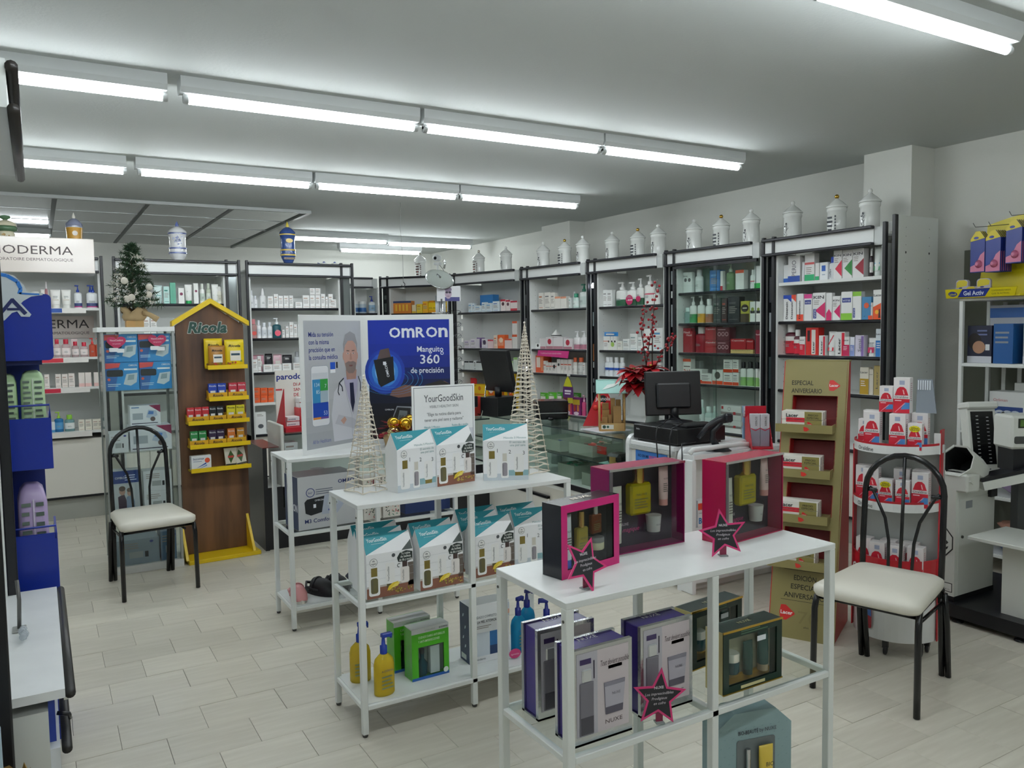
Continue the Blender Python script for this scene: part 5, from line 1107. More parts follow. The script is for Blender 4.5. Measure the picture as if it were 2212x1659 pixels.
def green_kit(label, x, y, rz):
    t = window_box('gift_box', label, (x, y, .1305), rz, .174, .222, .075, '4aa81e', 'c9cbc8', 'b9c4bc', .02, None)
    t['group'] = 'green skin care kits'
    f = G(); fr = front(); m = M('4cb01c', .4)
    f.box(0, -.001, .14, .174, .0005, .2, m).box(0, -.001, .2, .174, .0005, .222, M('c6c9c6', .4)).box(0, -.001, .012, .03, .0005, .14, m).box(.15, -.001, .012, .174, .0005, .14, m).box(0, -.001, .0, .174, .0005, .012, M('2a62b0', .4)); f.obj('front_frame', t)
    o = G().lathe([(.02, 0), (.022, .004), (.022, .05), (.009, .066), (.009, .09)], M('2f6a78', .1, 0, 'liq'), n=16, T=Matrix.Translation((.058, .024, .014))).obj('gift_bottle', t); G().lathe([(.011, .09), (.011, .108)], M('1a2a30', .3), n=12, T=Matrix.Translation((.058, .024, .014))).obj('cap', o)
    G().box(.092, .012, .012, .135, .036, .13, M('e4e6e2', .4)).obj('inner_carton', t)
    g = G(); f2 = front(0, -.001, 0); g.text('CUIDADO DIARIO ANTI-BRILLOS', .03, .178, .014, M('d8f0c8', .5), f2, width=.125, bold=1); g.text('Y ANTI-IMPERFECCIONES', .03, .16, .014, M('d8f0c8', .5), f2, width=.1, bold=1); g.text('BIODERMA', .168, .206, .01, INK, f2, 'r', width=.04); g.text('NATURALMENTE', .06, .206, .01, GREY, f2, width=.05); g.disc(.158, .02, .012, M('e8f0e8', .4), f2, .001); g.obj('lettering', t)
green_kit('front green skin care kit with clear window on lowest board', 1.29, 3.055, R_(2)); green_kit('green skin care kit behind its twin on lowest board', 1.26, 3.175, R_(3))
t = thing('gift_box', 'white and navy skin care kit beside turquoise bottles', 'gift box', (1.572, 3.075, .1305), R_(-2))
w, h, d = .2, .262, .1
G().box(0, .002, 0, w, d, h, M('e6e8ea', .4), .001, faces={'-x': M('1c3558', .4)}).obj('box_shell', t)
g = G(); fr = front(0, .002, 0); g.rect(.03, .03, .1, .135, M('cfd8e0', .4), fr); g.rect(.1, .03, .15, .135, M('2a6aa4', .4), fr); g.rect(.1, .03, .15, .07, M('1c3a66', .4), fr, .0008); g.rect(.155, .03, .19, .2, M('e9ebee', .4), fr, .0008); g.flat([(.175, .03), (.19, .03), (.19, .17)], M('18283e', .4), fr, .001)
g.text('CUIDADO COMPLETO', .02, .2, .016, M('6a7078', .5), fr, width=.115); g.text('DE LA PIEL ATÓPICA', .02, .178, .016, M('3a4048', .5), fr, width=.115, bold=1); lines(g, .03, .165, .12, 2, .008, fr); g.text('atoderm', .03, .012, .014, M('6a7078', .5), fr); g.rect(.14, .19, .2, .25, M('c9d2dc', .4), fr, .0008); g.disc(.155, .225, .012, M('3a2a24', .5), fr, .0012); g.flat([(.15, .2), (.2, .2), (.2, .22), (.165, .222)], M('d8a894', .5), fr, .0011)
f3 = frame((0, d, 0), (0, -1, 0), (0, 0, 1))
for i, z in enumerate((.2, .15, .1, .065)): g.flat([(.03+.02*(i % 2), z), (.04+.02*(i % 2), z+.004), (.045+.02*(i % 2), z+.018), (.034+.02*(i % 2), z+.014)], M('c9d4de', .5), f3, .0006)
g.rect(.015, .012, .065, .035, M('c9d0cc', .5), f3, .0006); g.obj('print', t)
o = G().prism([(.025*math.cos(2*PI*i/14)*1.15, .025+.022*math.sin(2*PI*i/14)) for i in range(14)]+[], -.001, .001, M('d0407a', .4), front()).obj('leaf_tag', None, (1.775, 3.03, .1305), R_(-6)); tag(o, 'small oval pink tag standing before turquoise bottles', 'tag')
G().text('agotadas', 0, .02, .012, M('f0c8d8', .5), front(0, -.001, 0), 'c', width=.04).obj('lettering', o)

# ---------------- poster shelf ----------------
t = thing('folding_poster', 'two panel standing poster with doctor and blue blood pressure cuff', 'poster', (1.215, 4.311, .9305))
ux, uy = .443/.503, .238/.503; PH = .765; PWd = .503
fA = frame((0, 0, 0), (ux, uy, 0), (0, 0, 1)); hx_, hy_ = .443, .238
vx, vy = .472, -.249; L2_ = math.hypot(vx, vy); fB = frame((hx_, hy_, 0), (vx, vy, 0), (0, 0, 1))
G().prism([(0, 0), (PWd, 0), (PWd, PH), (0, PH)], -.005, 0, M('eceeed', .4), fA).obj('left_panel', t); G().prism([(0, 0), (L2_, 0), (L2_, PH), (0, PH)], -.005, 0, M('eceeed', .4), fB).obj('right_panel', t)
g = G(); w = PWd
for i in range(8): a = .028+(PH-.06)*i/8; b = .028+(PH-.06)*(i+1)/8; c = ['a8abb0', 'aeb1b6', 'b4b7bb', 'babcc0', 'bcbec2', 'bcbec3', 'babdc2', 'b8bbc0'][i]; g.rect(.03, a, w-.02, b, M(c, .4), fA, .0005)
nv = M('2a3a8a', .5)
for i, s_ in enumerate(('Mida su tensión', 'con la misma', 'precisión que en', 'la consulta médica')): g.text(s_, .065, .645-.042*i, .037, nv, fA, bold=1, width=(.19, .155, .2, .222)[i])
g.text('All for Healthcare', .075, .055, .03, M('4a5aa0', .5), fA, width=.14)
g.flat(rr(.075, .15, .21, .485, .02), M('8a94a4', .4), fA, .0008); g.flat(rr(.077, .152, .208, .483, .018), M('e8eaee', .35), fA, .001)
g.rect(.083, .41, .202, .445, M('d4d8de', .4), fA, .0013); g.rect(.083, .28, .142, .41, M('3a90c4', .4), fA, .0013); g.rect(.142, .345, .202, .41, M('3aa04a', .4), fA, .0013); g.rect(.142, .28, .202, .345, M('a8bcc8', .4), fA, .0013); g.rect(.083, .2, .202, .28, M('1f4ab0', .4), fA, .0013); g.rect(.083, .188, .142, .2, M('e0903a', .4), fA, .0013); g.rect(.142, .188, .202, .2, M('6a4a9a', .4), fA, .0013)
for s_, y_ in (('134', .37), ('85', .33), ('7', .36)): g.text(s_, .137 if s_ != '7' else .19, y_, .03, M('d8ecf4', .5), fA, 'r', d=.0017)
g.text('53', .192, .21, .032, M('d8e4f8', .5), fA, 'r', d=.0017); g.rect(.225, .46, .265, .5, M('2a5ac4', .4), fA, .001); g.rect(.225, .44, .265, .46, M('eef0f2', .4), fA, .001); g.rect(.272, .465, .285, .5, M('2a2e38', .4), fA, .001)
# the printed doctor: coat, shirt, tie, head, hair, beard
cx = .392; sk = M('c29a8c', .5)
g.flat([(.24, .05), (w-.022, .05), (w-.022, .41), (.46, .405), (.35, .405), (.3, .375), (.25, .33), (.225, .2)], M('d2d3da', .5), fA, .001)
g.flat([(.33, .41), (.45, .41), (.44, .33), (.4, .2), (.36, .3)], M('b8b4cc', .5), fA, .0013); g.flat([(.378, .375), (.41, .375), (.418, .26), (.398, .2), (.382, .26)], M('262a44', .5), fA, .0016)
g.flat([(.355, .395), (.432, .395), (.44, .45), (.35, .45)], M('b08a7c', .5), fA, .0014)
g.disc(cx, .53, .056, sk, fA, .0017, 24, .098); g.disc(cx-.056, .53, .01, sk, fA, .0016, 10, .024); g.disc(cx+.054, .53, .009, sk, fA, .0016, 10, .022)
hair = [(cx-.056, .55), (cx-.06, .6), (cx-.04, .655), (cx+.0, .672), (cx+.04, .655), (cx+.058, .6), (cx+.054, .55), (cx+.047, .595), (cx+.02, .618), (cx-.02, .618), (cx-.046, .59)]
g.flat(hair, M('9a9a9e', .6), fA, .002)
g.flat([(cx-.045, .49), (cx-.02, .5), (cx, .497), (cx+.02, .5), (cx+.045, .49), (cx+.04, .45), (cx+.018, .43), (cx-.018, .43), (cx-.04, .45)], M('8a7a74', .6), fA, .0021); g.flat([(cx-.016, .478), (cx+.016, .478), (cx+.012, .47), (cx-.012, .47)], M('7a4a46', .5), fA, .0024)
for q in (-1, 1):
    g.disc(cx+q*.022, .545, .0095, M('e4dcd8', .5), fA, .0022, 12, .0045); g.disc(cx+q*.022, .545, .0042, M('2a221e', .4), fA, .0025, 10); g.flat([(cx+q*.01, .557), (cx+q*.034, .559), (cx+q*.033, .564), (cx+q*.011, .562)], M('5a4e4a', .5), fA, .0023)
g.flat([(cx-.004, .545), (cx+.006, .545), (cx+.011, .508), (cx-.009, .508)], M('b08878', .5), fA, .0022)
g.line([(.33, .405), (.292, .38), (.28, .33), (.29, .31)], .007, M('26303c', .5), fA, .0024); g.line([(.292, .38), (.315, .355), (.318, .33)], .007, M('26303c', .5), fA, .0024); g.line([(.452, .41), (.468, .37), (.468, .32)], .007, M('26303c', .5), fA, .0024)
g.flat([(.25, .15), (.28, .2), (.4, .17), (.47, .12), (.46, .09), (.36, .12)], M('c0c1ca', .5), fA, .0015); g.flat([(.295, .165), (.33, .185), (.345, .165), (.32, .14)], sk, fA, .0018); g.line([(.33, .405), (.352, .3), (.39, .19), (.39, .06)], .004, M('b4b6c0', .5), fA, .0018); g.line([(.452, .4), (.44, .3), (.402, .19)], .004, M('b4b6c0', .5), fA, .0018)
g.obj('left_print', t)
g = G(); w = L2_; cols = ['08090f', '0a0c14', '0b0f1e', '0c142e', '0d1b4a', '0e2268', '10298a', '112e9c', '1230a4', '1230a4']
for i in range(10): g.rect(.03, .03+(PH-.06)*i/10, w-.025, .03+(PH-.06)*(i+1)/10, M(cols[i], .35), fB, .0005)
wt = M('e8ecf4', .45); x = .155; LW = {'O': .066, 'm': .076, 'R': .054, 'n': .054}
for ch in 'OmROn': k = ch in 'mn'; g.text(ch, x, .632, .112 if k else .083, wt, fB, bold=2, width=LW[ch], d=.001); x += LW[ch]+.007
g.text('Manguito', w-.062, .545, .047, wt, fB, 'r', bold=1, width=.155); g.text('360', w-.085, .475, .075, wt, fB, 'r', bold=1, width=.115); g.ring(w-.07, .535, .008, .004, wt, fB); g.text('de precisión', w-.062, .42, .047, wt, fB, 'r', bold=1, width=.195)
for i, (r_, c) in enumerate(((.19, '153aa8'), (.16, '1f56c0'), (.125, '3a86d8'), (.095, '7ab8ec'))): g.disc(.125, .43, r_*.62, M(c, .5), fB, .0006+i*.00015, 24, r_*.7)
for r_ in (.1, .13, .16, .185): g.ring(.16, .385, r_, .002, M('3a9ad8', .5), fB, .0018, 30, 3.2, 7.0, .5)
g.flat([(.08, .5), (.1, .56), (.15, .57), (.165, .5)], M('5a4a48', .5), fB, .0016); g.flat([(.06, .5), (.175, .52), (.18, .38), (.1, .34), (.085, .36)], M('14171c', .4), fB, .002); g.rect(.115, .47, .133, .49, wt, fB, .0024); g.text('OMRON', .152, .4, .022, wt, fB, rot=PI/2+.2, bold=1, d=.0026)
g.flat([(.165, .32), (.24, .35), (.34, .34), (w-.06, .37), (w-.026, .35), (w-.026, .27), (.3, .285), (.2, .275), (.15, .29)], M('7a5648', .5), fB, .0016); g.flat([(.36, .35), (w-.08, .375), (w-.026, .35), (w-.026, .29), (.4, .29)], M('2a2624', .5), fB, .0019)
g.flat([(.14, .1), (.19, .225), (.28, .22), (.275, .12), (.21, .06)], M('8a8f98', .4), fB, .0018); g.flat([(.148, .104), (.193, .218), (.272, .212), (.267, .124), (.208, .07)], M('1e2228', .35), fB, .002); g.flat([(.19, .13), (.205, .2), (.252, .195), (.245, .135)], M('6a7478', .4), fB, .0023); g.text('OMRON', .12, .2, .014, wt, fB, d=.002); g.text('88', .2, .15, .03, M('2a3034', .5), fB, d=.0027, shear=.15)
g.obj('right_print', t)
# ornament arrangement in front of the poster
t = thing('ornament_pot', 'beige pot of red leaves and gold baubles before the poster', 'decoration', (1.76, 4.34, .93), 0)
G().lathe([(.05, 0), (.055, .005), (.075, .085), (.07, .085)], M('b99a6a', .6), n=18).obj('pot', t); G().lathe([(.0, .07), (.07, .08)], M('4a2a1c', .9), n=18).obj('moss', t)
for i, (x, y, z, r) in enumerate(((-.02, -.03, .145, .036), (.05, -.03, .135, .042), (-.03, -.05, .09, .036), (.09, -.01, .15, .036))): G().ball((x, y, z), r, M('d0a032' if i != 2 else 'd8c48a', .14, .9), 18).obj('gold_bauble', t)
for i in range(46):
    a = rnd.uniform(0, 2*PI); r = rnd.uniform(.05, .16); z = .085+rnd.uniform(-.02, .075)*(1.3-r*5); P = [(0, -.009), (.018, -.013), (.042, 0), (.018, .013), (0, .009)]
    fr = frame((r*.8*math.cos(a), r*.42*math.sin(a)-.02, max(z, .04)), (math.cos(a), math.sin(a), rnd.uniform(-.4, .3)), (-math.sin(a), math.cos(a), rnd.uniform(-.3, .3))); G().prism(P, -.0006, .0006, M(('7a1220', '8e1826', '5a0e18')[i % 3], .6), fr).obj('leaf', t)
# blood pressure monitor carton and neighbours on the glass level
t = thing('carton', 'grey and navy blood pressure monitor carton below the poster', 'carton', (1.165, 4.262, .5355), R_(5)); w, h, d = .33, .29, .2
G().box(0, 0, 0, w, d, h, M('c2c4c6', .35), .002, faces={'-x': M('1c3058', .35), '+z': M('4a5058', .3), '+y': M('1c3058', .35)}).obj('carton_body', t)
g = G(); fr = front(); g.text('OMRON', .23, .235, .028, M('1c2a6a', .5), fr, width=.12, bold=2); g.text('M3 Comfort', .035, .035, .03, M('1c2a6a', .5), fr, width=.16, bold=1); g.ring(.07, .2, .023, .004, M('2a3a7a', .5), fr); g.text('360°', .07, .193, .016, M('2a3a7a', .5), fr, 'c'); lines(g, .1, .215, .2, 3, .012, fr, '6a7080')
g.flat([(.04, .09), (.035, .15), (.05, .165), (.15, .175), (.155, .09), (.07, .075)], M('1a1d22', .35), fr, .001); g.text('OMRON', .145, .15, .014, wt, fr, 'r', d=.0014); g.rect(.085, .115, .1, .135, wt, fr, .0014); g.flat([(.13, .075), (.15, .18), (.24, .185), (.26, .115), (.22, .07)], M('aeb6c6', .35), fr, .0014); g.flat([(.165, .12), (.175, .175), (.23, .175), (.225, .12)], M('c4ccd0', .35), fr, .0017); g.text('118', .222, .148, .022, M('3a4248', .5), fr, 'r', d=.002); g.text('78', .222, .124, .018, M('3a4248', .5), fr, 'r', d=.002); g.rect(.17, .09, .195, .1, M('2a3a9a', .4), fr, .0018)
g.text('OMRON', .04, .1, .055, wt, frame((0, d, 0), (0, -1, 0), (0, 0, 1)), width=.15, bold=2); g.disc(.2, .22, .04, M('8a9098', .4), frame((0, 0, h), (1, 0, 0), (0, 1, 0)), .0006); g.obj('print', t)
for i, (x, q) in enumerate(((1.545, 'left'), (1.66, 'right'))):
    t = thing('gift_box', '%s gift box with leafy red and green pattern below poster' % q, 'gift box', (x, 4.30, .5355), 0, 'patterned gift boxes'); w, h, d = .105, .24, .09
    G().box(0, 0, 0, w, d, h, M('e4dfd6', .45), .001).obj('box_body', t); g = G(); fr = front()
    for k in range(80):
        a = rnd.uniform(0, PI); x_, y_ = rnd.uniform(.01, w-.01), rnd.uniform(.01, h-.01); l = rnd.uniform(.005, .011); c = ('2a4a34', 'b8424a', '5a8a6a', '22332a', 'd88a80')[k % 5]
        g.flat([(x_-l*math.cos(a), y_-l*math.sin(a)), (x_+.003*math.sin(a), y_-.003*math.cos(a)), (x_+l*math.cos(a), y_+l*math.sin(a)), (x_-.003*math.sin(a), y_+.003*math.cos(a))], M(c, .5), fr, .0004+.00001*k)
    g.line([(w*.6, h*.98), (w*.55, h*.6), (w*.4, h*.3)], .008, M('8a1c24', .5), fr, .0016); g.obj('pattern', t)['kind'] = 'stuff'
t = thing('carton', 'navy blue carton with small white emblem below poster', 'carton', (1.80, 4.31, .5355), 0); G().box(0, 0, 0, .29, .16, .26, M('1f3468', .4), .002).obj('carton_body', t); g = G(); fr = front(); g.text('flaconlamp', .2, .06, .014, wt, fr); g.disc(.19, .066, .006, wt, fr, .0008, 8); g.obj('print', t)
# clogs on the lowest board
def clog(label, x, y, rz, col, sole, s=1., strap=None):
    t = thing('clog', label, 'shoe', (x, y, .1305), rz, 'clogs on the lowest board'); n = 20; L = .22*s; hw = .043*s
    out = lambda k: [(k*hw*math.sin(2*PI*i/n)*(1+.16*math.cos(2*PI*i/n)), k*L/2*-math.cos(2*PI*i/n)) for i in range(n)]
    G().prism(out(1.0), 0, .022*s, M(sole, .6), frame((0, 0, 0), (1, 0, 0), (0, 1, 0))).obj('sole', t)
    vs = []; fs = []; m = 12; lv = 7
    for j in range(lv):
        yy = -L*.49+L*.68*j/(lv-1); hgt = .022*s+.062*s*math.sin(PI*.5*min(1, (j+.25)/4)); hw2 = hw*(.55+.45*math.sin(PI*.5*min(1, (j+.5)/3)))
        for i in range(m): a = PI*i/(m-1); vs.append((hw2*math.cos(a), yy, .018*s+(hgt-.018*s)*math.sin(a)**.7))
    for j in range(lv-1):
        for i in range(m-1): fs.append((j*m+i, (j+1)*m+i, (j+1)*m+i+1, j*m+i+1))
    fs.append(tuple(range(m))); G().add(vs, fs, M(col, .55), True).obj('upper', t)
    q = strap or col; P = [(hw*1.03*math.cos(a), L*.1+L*.1*math.sin(a)*0, .02*s+.068*s*math.sin(a)**.7) for a in [PI*i/10 for i in range(11)]]; G().tube(P, .007*s, M(q, .5), 6, flat=.4).obj('strap', t)
    G().tube([(hw*.98, -.02, .03), (hw*.95, L*.3, .04), (0, L*.47, .05), (-hw*.95, L*.3, .04), (-hw*.98, -.02, .03)], .008*s, M(col, .55), 6).obj('heel_band', t)
clog('pale pink clog with strap on lowest board of poster shelf', 1.18, 4.375, R_(-4), 'c88a8a', 'd8d4cc', .95, 'c07a7c')
clog('black clog beside the pale pink clog', 1.315, 4.40, R_(30), '15151a', '1c1c20', 1.05)
clog('black clog half hidden behind the nearer shelf leg', 1.42, 4.43, R_(14), '17171c', '1e1e22', 1.0)
clog('dark navy clog with white emblem behind nearer shelf post', 1.55, 4.44, R_(4), '1c2238', 'b8bcc2', 1.05, 'd8dce2')
# ---------------- apothecary jars ----------------
PORC = M('e6e8e4', .12)
def albarello(u, uc, bk, w, h, kind, label):
    ax, ay, bx, by = UNITS[u]; rz = UNIT_OBJ[u][2]; x = ax+math.cos(rz)*uc-math.sin(rz)*bk; y = ay+math.sin(rz)*uc+math.cos(rz)*bk
    t = thing('apothecary_jar', label, 'jar', (x, y, 2.2155), rz+rnd.uniform(-.1, .1), 'apothecary jars above the shelf units'); r = w/2
    if kind in 'wgsilver':
        r = .146/2 if kind != 'silver' else .145/2
        b = h*.72
        G().lathe([(r*.92, 0), (r*.98, .006), (r*.98, .03), (r*.9, .04), (r*.93, b*.5), (r*.9, b-.035), (r*.98, b-.028), (r*.98, b-.004), (r*.9, b)], PORC, n=24).obj('jar_body', t)
        l = G().lathe([(r*1.04, b), (r*1.06, b+.006), (r*.95, b+.014), (r*.6, b+.04), (r*.28, b+.058), (r*.2, b+.066)], PORC, n=24).obj('lid', t)
        kz = b+.066; kr = .017
        G().ball((0, 0, kz+kr*.9), kr, PORC if kind == 'w' else (GOLD if kind == 'g' else M('b9b2a8', .15, .9)), 14).obj('knob', l)
        g = G(); fr = front(0, -r*.95, 0); k = M('3a3e44', .5)
        if kind == 'w':
            for i in range(9):
                a = rnd.uniform(.5, 2.6); x0, y0 = rnd.uniform(-.008, .008), b*(.3+.35*i/9); g.line([(x0, y0), (x0+.02*math.cos(a), y0+.025*math.sin(a))], .0035, k, fr)
            g.disc(0, b*.68, .008, k, fr, .001, 8); g.disc(-.012, b*.6, .006, k, fr, .001, 8)
        else:
            m_ = k if kind == 'g' else M('5a4038', .5)
            for i in range(4): lw = (.03, .04, .045, .038)[i]; g.rect(-lw/2-.012, b*(.3+.12*i), lw/2-.012, b*(.36+.12*i), m_, fr)
            for i in range(6): g.rect(.024, b*(.24+.09*i), .036, b*(.3+.09*i), m_, fr, -.004)
            if kind == 'silver': g.rect(-.04, b*.8, .03, b*.83, m_, fr); g.rect(-.04, b*.22, .03, b*.25, m_, fr); g.disc(-.01, b*.45, .008, M('a83a30', .5), fr, .002, 8)
        g.obj('painted_label', t)
    else:
        P = {'green': ('e0d8bc', '5a7a5c', 'b08a3a'), 'yellow': ('e4e0d4', '8a90a8', 'cf9a3c'), 'bluewhite': ('e4e5e6', '5a68a0', '5a68a0'), 'blue': ('3a5490', '2a3a72', 'd2b450')}[kind]
        bm, lm, am = M(P[0], .15), M(P[1], .15), M(P[2], .25)
        if kind == 'green':
            G().lathe([(r*.8, 0), (r*.85, .03), (r*.8, .06), (r*.82, h*.62), (r*.7, h*.66)], bm, n=24).obj('jar_body', t); G().lathe([(r*.75, h*.66), (r*1.02, h*.68), (r*1.05, h*.74), (r*.9, h*.77)], lm, n=24).obj('rim', t)
            l = G().lathe([(r*1.02, h*.77), (r*.95, h*.83), (r*.5, h*.88), (r*.2, h*.9)], bm, n=24).obj('lid', t); G().lathe([(r*.2, h*.9), (r*.5, h*.94), (r*.45, h*.98), (.002, h)], lm, n=16).obj('knob', l)
            g = G().lathe([(r*.83, h*.42), (r*.83, h*.52)], M('6a4a30', .4), n=24, cap=False).lathe([(r*.83, h*.28), (r*.83, h*.3)], M('a08040', .4), n=24, cap=False); fr = front(0, -r*.84, 0)
            for i in range(6): g.disc(rnd.uniform(-.03, .03), h*rnd.uniform(.54, .6), .008, am, fr, .001, 8)
            g.obj('painted_bands', t)
        else:
            foot = [(r*.75, 0), (r*.72, .012), (r*.45, h*.1), (r*.5, h*.15)]
            G().lathe(foot, bm if kind != 'blue' else lm, n=24).obj('foot', t)
            G().lathe([(r*.5, h*.15), (r*.8, h*.26), (r*.88, h*.36), (r*.8, h*.44), (r*.82, h*.62), (r*.92, h*.74), (r*.8, h*.75)], bm, n=24).obj('jar_body', t)
            l = G().lathe([(r*.95, h*.75), (r*.9, h*.79), (r*.5, h*.86), (r*.16, h*.89)], bm if kind != 'yellow' else lm, n=24).obj('lid', t)
            G().lathe([(r*.16, h*.89), (r*.2, h*.92), (.002, h)], M('d9c440', .3) if kind == 'blue' else (bm if kind == 'yellow' else lm), n=14).obj('knob', l)
            g = G()
            for a, b in ((.3, .33), (.4, .43), (.72, .745)): q = r*(.905 if a < .5 else .93); g.lathe([(q, h*a), (q, h*b)], lm if kind != 'blue' else am, n=24, cap=False)
            if kind == 'yellow': g.lathe([(r*.835, h*.46), (r*.86, h*.62), (r*.935, h*.71)], am, n=24, cap=False); g.disc(0, h*.6, r*.3, M('e0d8cc', .3), front(0, -r*.93, 0), .002, 16); g.text('verde', 0, h*.355, .03, M('2a2a34', .5), front(0, -r*.9, 0), 'c', d=.002, width=.07)
            fr = front(0, -r*.93, 0)
            if kind == 'bluewhite':
                for i in range(26): g.disc(rnd.gauss(0, .022), h*.56+rnd.gauss(0, .026), .006, lm, fr, .001, 6)
            if kind == 'blue':
                g.disc(0, h*.6, r*.42, am, fr, .001, 14, h*.045)
                for i in range(7): g.ring(-.045+.015*i, h*.24, .008, .003, am, front(0, -r*.8, 0), .001, 10)
            g.obj('painted_bands', t)
    return t
oc = {'R5': 'spectacle rack unit', 'R4': 'pink banner unit', 'R3': 'poinsettia unit', 'R2': 'glass doored unit', 'R1': 'rightmost wall unit'}; cn = {}
for u, uc, bk, w, h, kind in JARS:
    n = cn[u] = cn.get(u, 0)+1
    if kind == 'green': lb = 'cream and green lidded earthenware jar above the lightbox sign'
    elif kind == 'yellow': lb = 'yellow and white pedestal jar with lettered band above lightbox sign'
    elif kind == 'bluewhite': lb = 'blue and white painted pedestal jar right of christmas tree'
    elif kind == 'blue': lb = 'deep blue and yellow pedestal jar with pointed yellow finial'
    elif u == 'C1': lb = 'white jar with ornate label standing alone beside small camera'
    elif kind == 'silver': lb = 'white jar with dark ornate label and silver knob, spectacle rack unit'
    else: lb = 'white apothecary jar with %s, %s on top of %s' % ('gilt knob' if kind == 'g' else 'dark motif', ('first', 'second', 'third')[n-1], oc[u])
    albarello(u, uc, bk, w if u[0] == 'L' else .16, h, kind, lb)
x, y = on_unit('L2', .875, .17)
for q, dx in (('left', -.045), ('right', .045)):
    t = thing('small_ceramic_pot', 'small blue and white ceramic pot, %s of the pair near unit end' % q, 'pot', (x+dx*1.25, y, 2.2155), 0, 'small ceramic pots'); r = .05
    G().lathe([(r*.5, 0), (r*.95, .03), (r, .05), (r*.7, .075), (r*.6, .085)], PORC, n=16).obj('pot_body', t); G().ball((0, 0, .088), .014, M('5a68a0', .2), 10).obj('lid', t)
    s = -1 if q == 'left' else 1; G().tube([(s*r*.8, 0, .03), (s*r*1.3, 0, .05), (s*r*1.25, 0, .085), (s*r*.7, 0, .07)], .005, M('5a68a0', .2), 6).obj('handle', t); G().disc(0, .045, .02, M('6a7aa0', .3), front(0, -r, 0), .001, 10).disc(.01, .03, .012, M('8a9a50', .3), front(0, -r, 0), .0014, 8).obj('painted_motif', t)
x, y = on_unit('C1', .74, .15)
t = thing('security_camera', 'small white camera on stalk above the diagonal corner unit', 'camera', (x, y, 2.2155), UNIT_OBJ['C1'][2])
G().lathe([(.05, 0), (.05, .006), (.014, .012), (.013, .2)], M('e4e6e6', .4), n=14).obj('stalk', t); G().box(-.04, -.03, .2, .04, .04, .23, M('dfe2e2', .4), .004).obj('bracket', t); b = G().lathe([(.036, 0), (.04, .01), (.04, .1), (.03, .11)], M('dfe2e2', .3), n=16, T=Matrix.Translation((0, .05, .285)) @ Matrix.Rotation(PI/2, 4, 'X')).obj('camera_head', t)
G().disc(0, .28, .02, M('16181a', .1), front(0, -.0605, 0), .001, 16).obj('lens', b); G().tube([(.02, .02, .2), (.07, .02, .14), (.1, .03, .05), (.13, .04, .04)], .003, BLACK, 5).obj('cable', t)
t2 = thing('power_adapter', 'black plug adapter lying beside the small stalk camera', 'adapter', on_unit('C1', .87, .16)+(2.2155,), UNIT_OBJ['C1'][2]); G().box(-.03, -.02, 0, .03, .02, .06, BLACK, .005).obj('adapter_body', t2); G().box(-.012, -.004, .06, -.006, .004, .085, CHROME).obj('pin', t2); G().box(.006, -.004, .06, .012, .004, .085, CHROME).obj('pin', t2)
# wire with hook hanging from the ceiling
t = thing('hanging_wire', 'thin wire with little hook hanging from ceiling before corner unit', 'wire', (3.12, 7.4, 0)); G().tube([(0, 0, 2.849), (-.01, 0, 2.6), (.01, 0, 2.3), (.008, 0, 2.08)], .0022, M('8a8c8a', .4), 5).obj('wire', t); G().tube([(.008, 0, 2.08), (.025, 0, 2.06), (.02, 0, 2.03), (-.005, 0, 2.03), (-.008, 0, 2.05)], .004, BLACK, 6).obj('hook', t)

# ---------------- near left shelf unit ----------------
t = thing('shelf_unit', 'near left white shelf unit with black rails at frame edge', 'shelving', (0, 0, 0)); Y0, Y1 = 2.42, 3.465
h = G().box(-.07, Y0-.02, 2.17, -.035, Y1-.06, 2.29, M('dfe3e1', .35)).obj('header', t)
for z in (2.165, 2.27): G().tube([(-.022, Y0-.03, z), (-.022, Y1-.06, z)], .015, M('2a2623', .35), 10).obj('header_rail', h)
G().box(-.5, Y0, 2.18, -.07, Y1, 2.195, BOARD).obj('top_board', t)
for y in (Y0, Y1): G().box(-.135, y-.016, 0, -.1, y+.016, 2.2, BLACK, .004).obj('upright', t)
for y in (Y0+.016, Y1-.03): G().box(-.52, y, 0, -.135, y+.014, 2.18, BOARD).obj('side_panel', t)
G().box(-.53, Y0, 0, -.52, Y1, 2.18, BOARD).obj('back_panel', t)
c = G().box(-.515, 2.452, .06, -.02, 3.43, .595, M('d9dcd8', .4)).obj('base_cabinet', t)
G().box(-.515, 2.445, .625, .022, 3.478, .65, M('eceeee', .35, 0, 'paint')).obj('counter_top', t); G().box(-.02, 2.47, .5, -.004, 3.44, .62, M('1c3a9a', .35)).obj('blue_front', c)
G().tube([(.034, 2.455, .63), (.034, 3.5, .63)], .0135, M('2c2b29', .4), 12).obj('pull_rail', t); G().box(.018, 2.462, .612, .03, 2.475, .628, CHROME).obj('rail_clip', t)
d = G().box(-.02, 2.47, .06, .004, 3.44, .48, M('e2e6ea', .35)).obj('drawer', c); G().tube([(.02, 2.46, .475), (.02, 3.45, .475)], .013, M('2c2b29', .4), 12).obj('pull_rail', d); G().tube([(.0, 2.56, .54), (.03, 2.56, .53), (.032, 2.58, .51)], .006, BLACK, 6).obj('latch', c)
t = thing('display_clip', 'grey rod stand with crumpled clear wrap at left frame edge', 'stand', (-.092, 3.02, .6505)); G().box(-.02, -.03, 0, .02, .03, .006, GREY, .002).obj('base', t); G().tube([(0, 0, .006), (.004, .0, .1), (.0, .02, .16)], .006, M('6a6a68', .4, .5), 8).obj('rod', t)
for i in range(5): G().ball((rnd.uniform(.0, .025), -.06-.02*i, .012+rnd.uniform(0, .01)), .012, M('dfe4e8', .1, 0, 'liq'), 8).obj('clear_wrap', t)
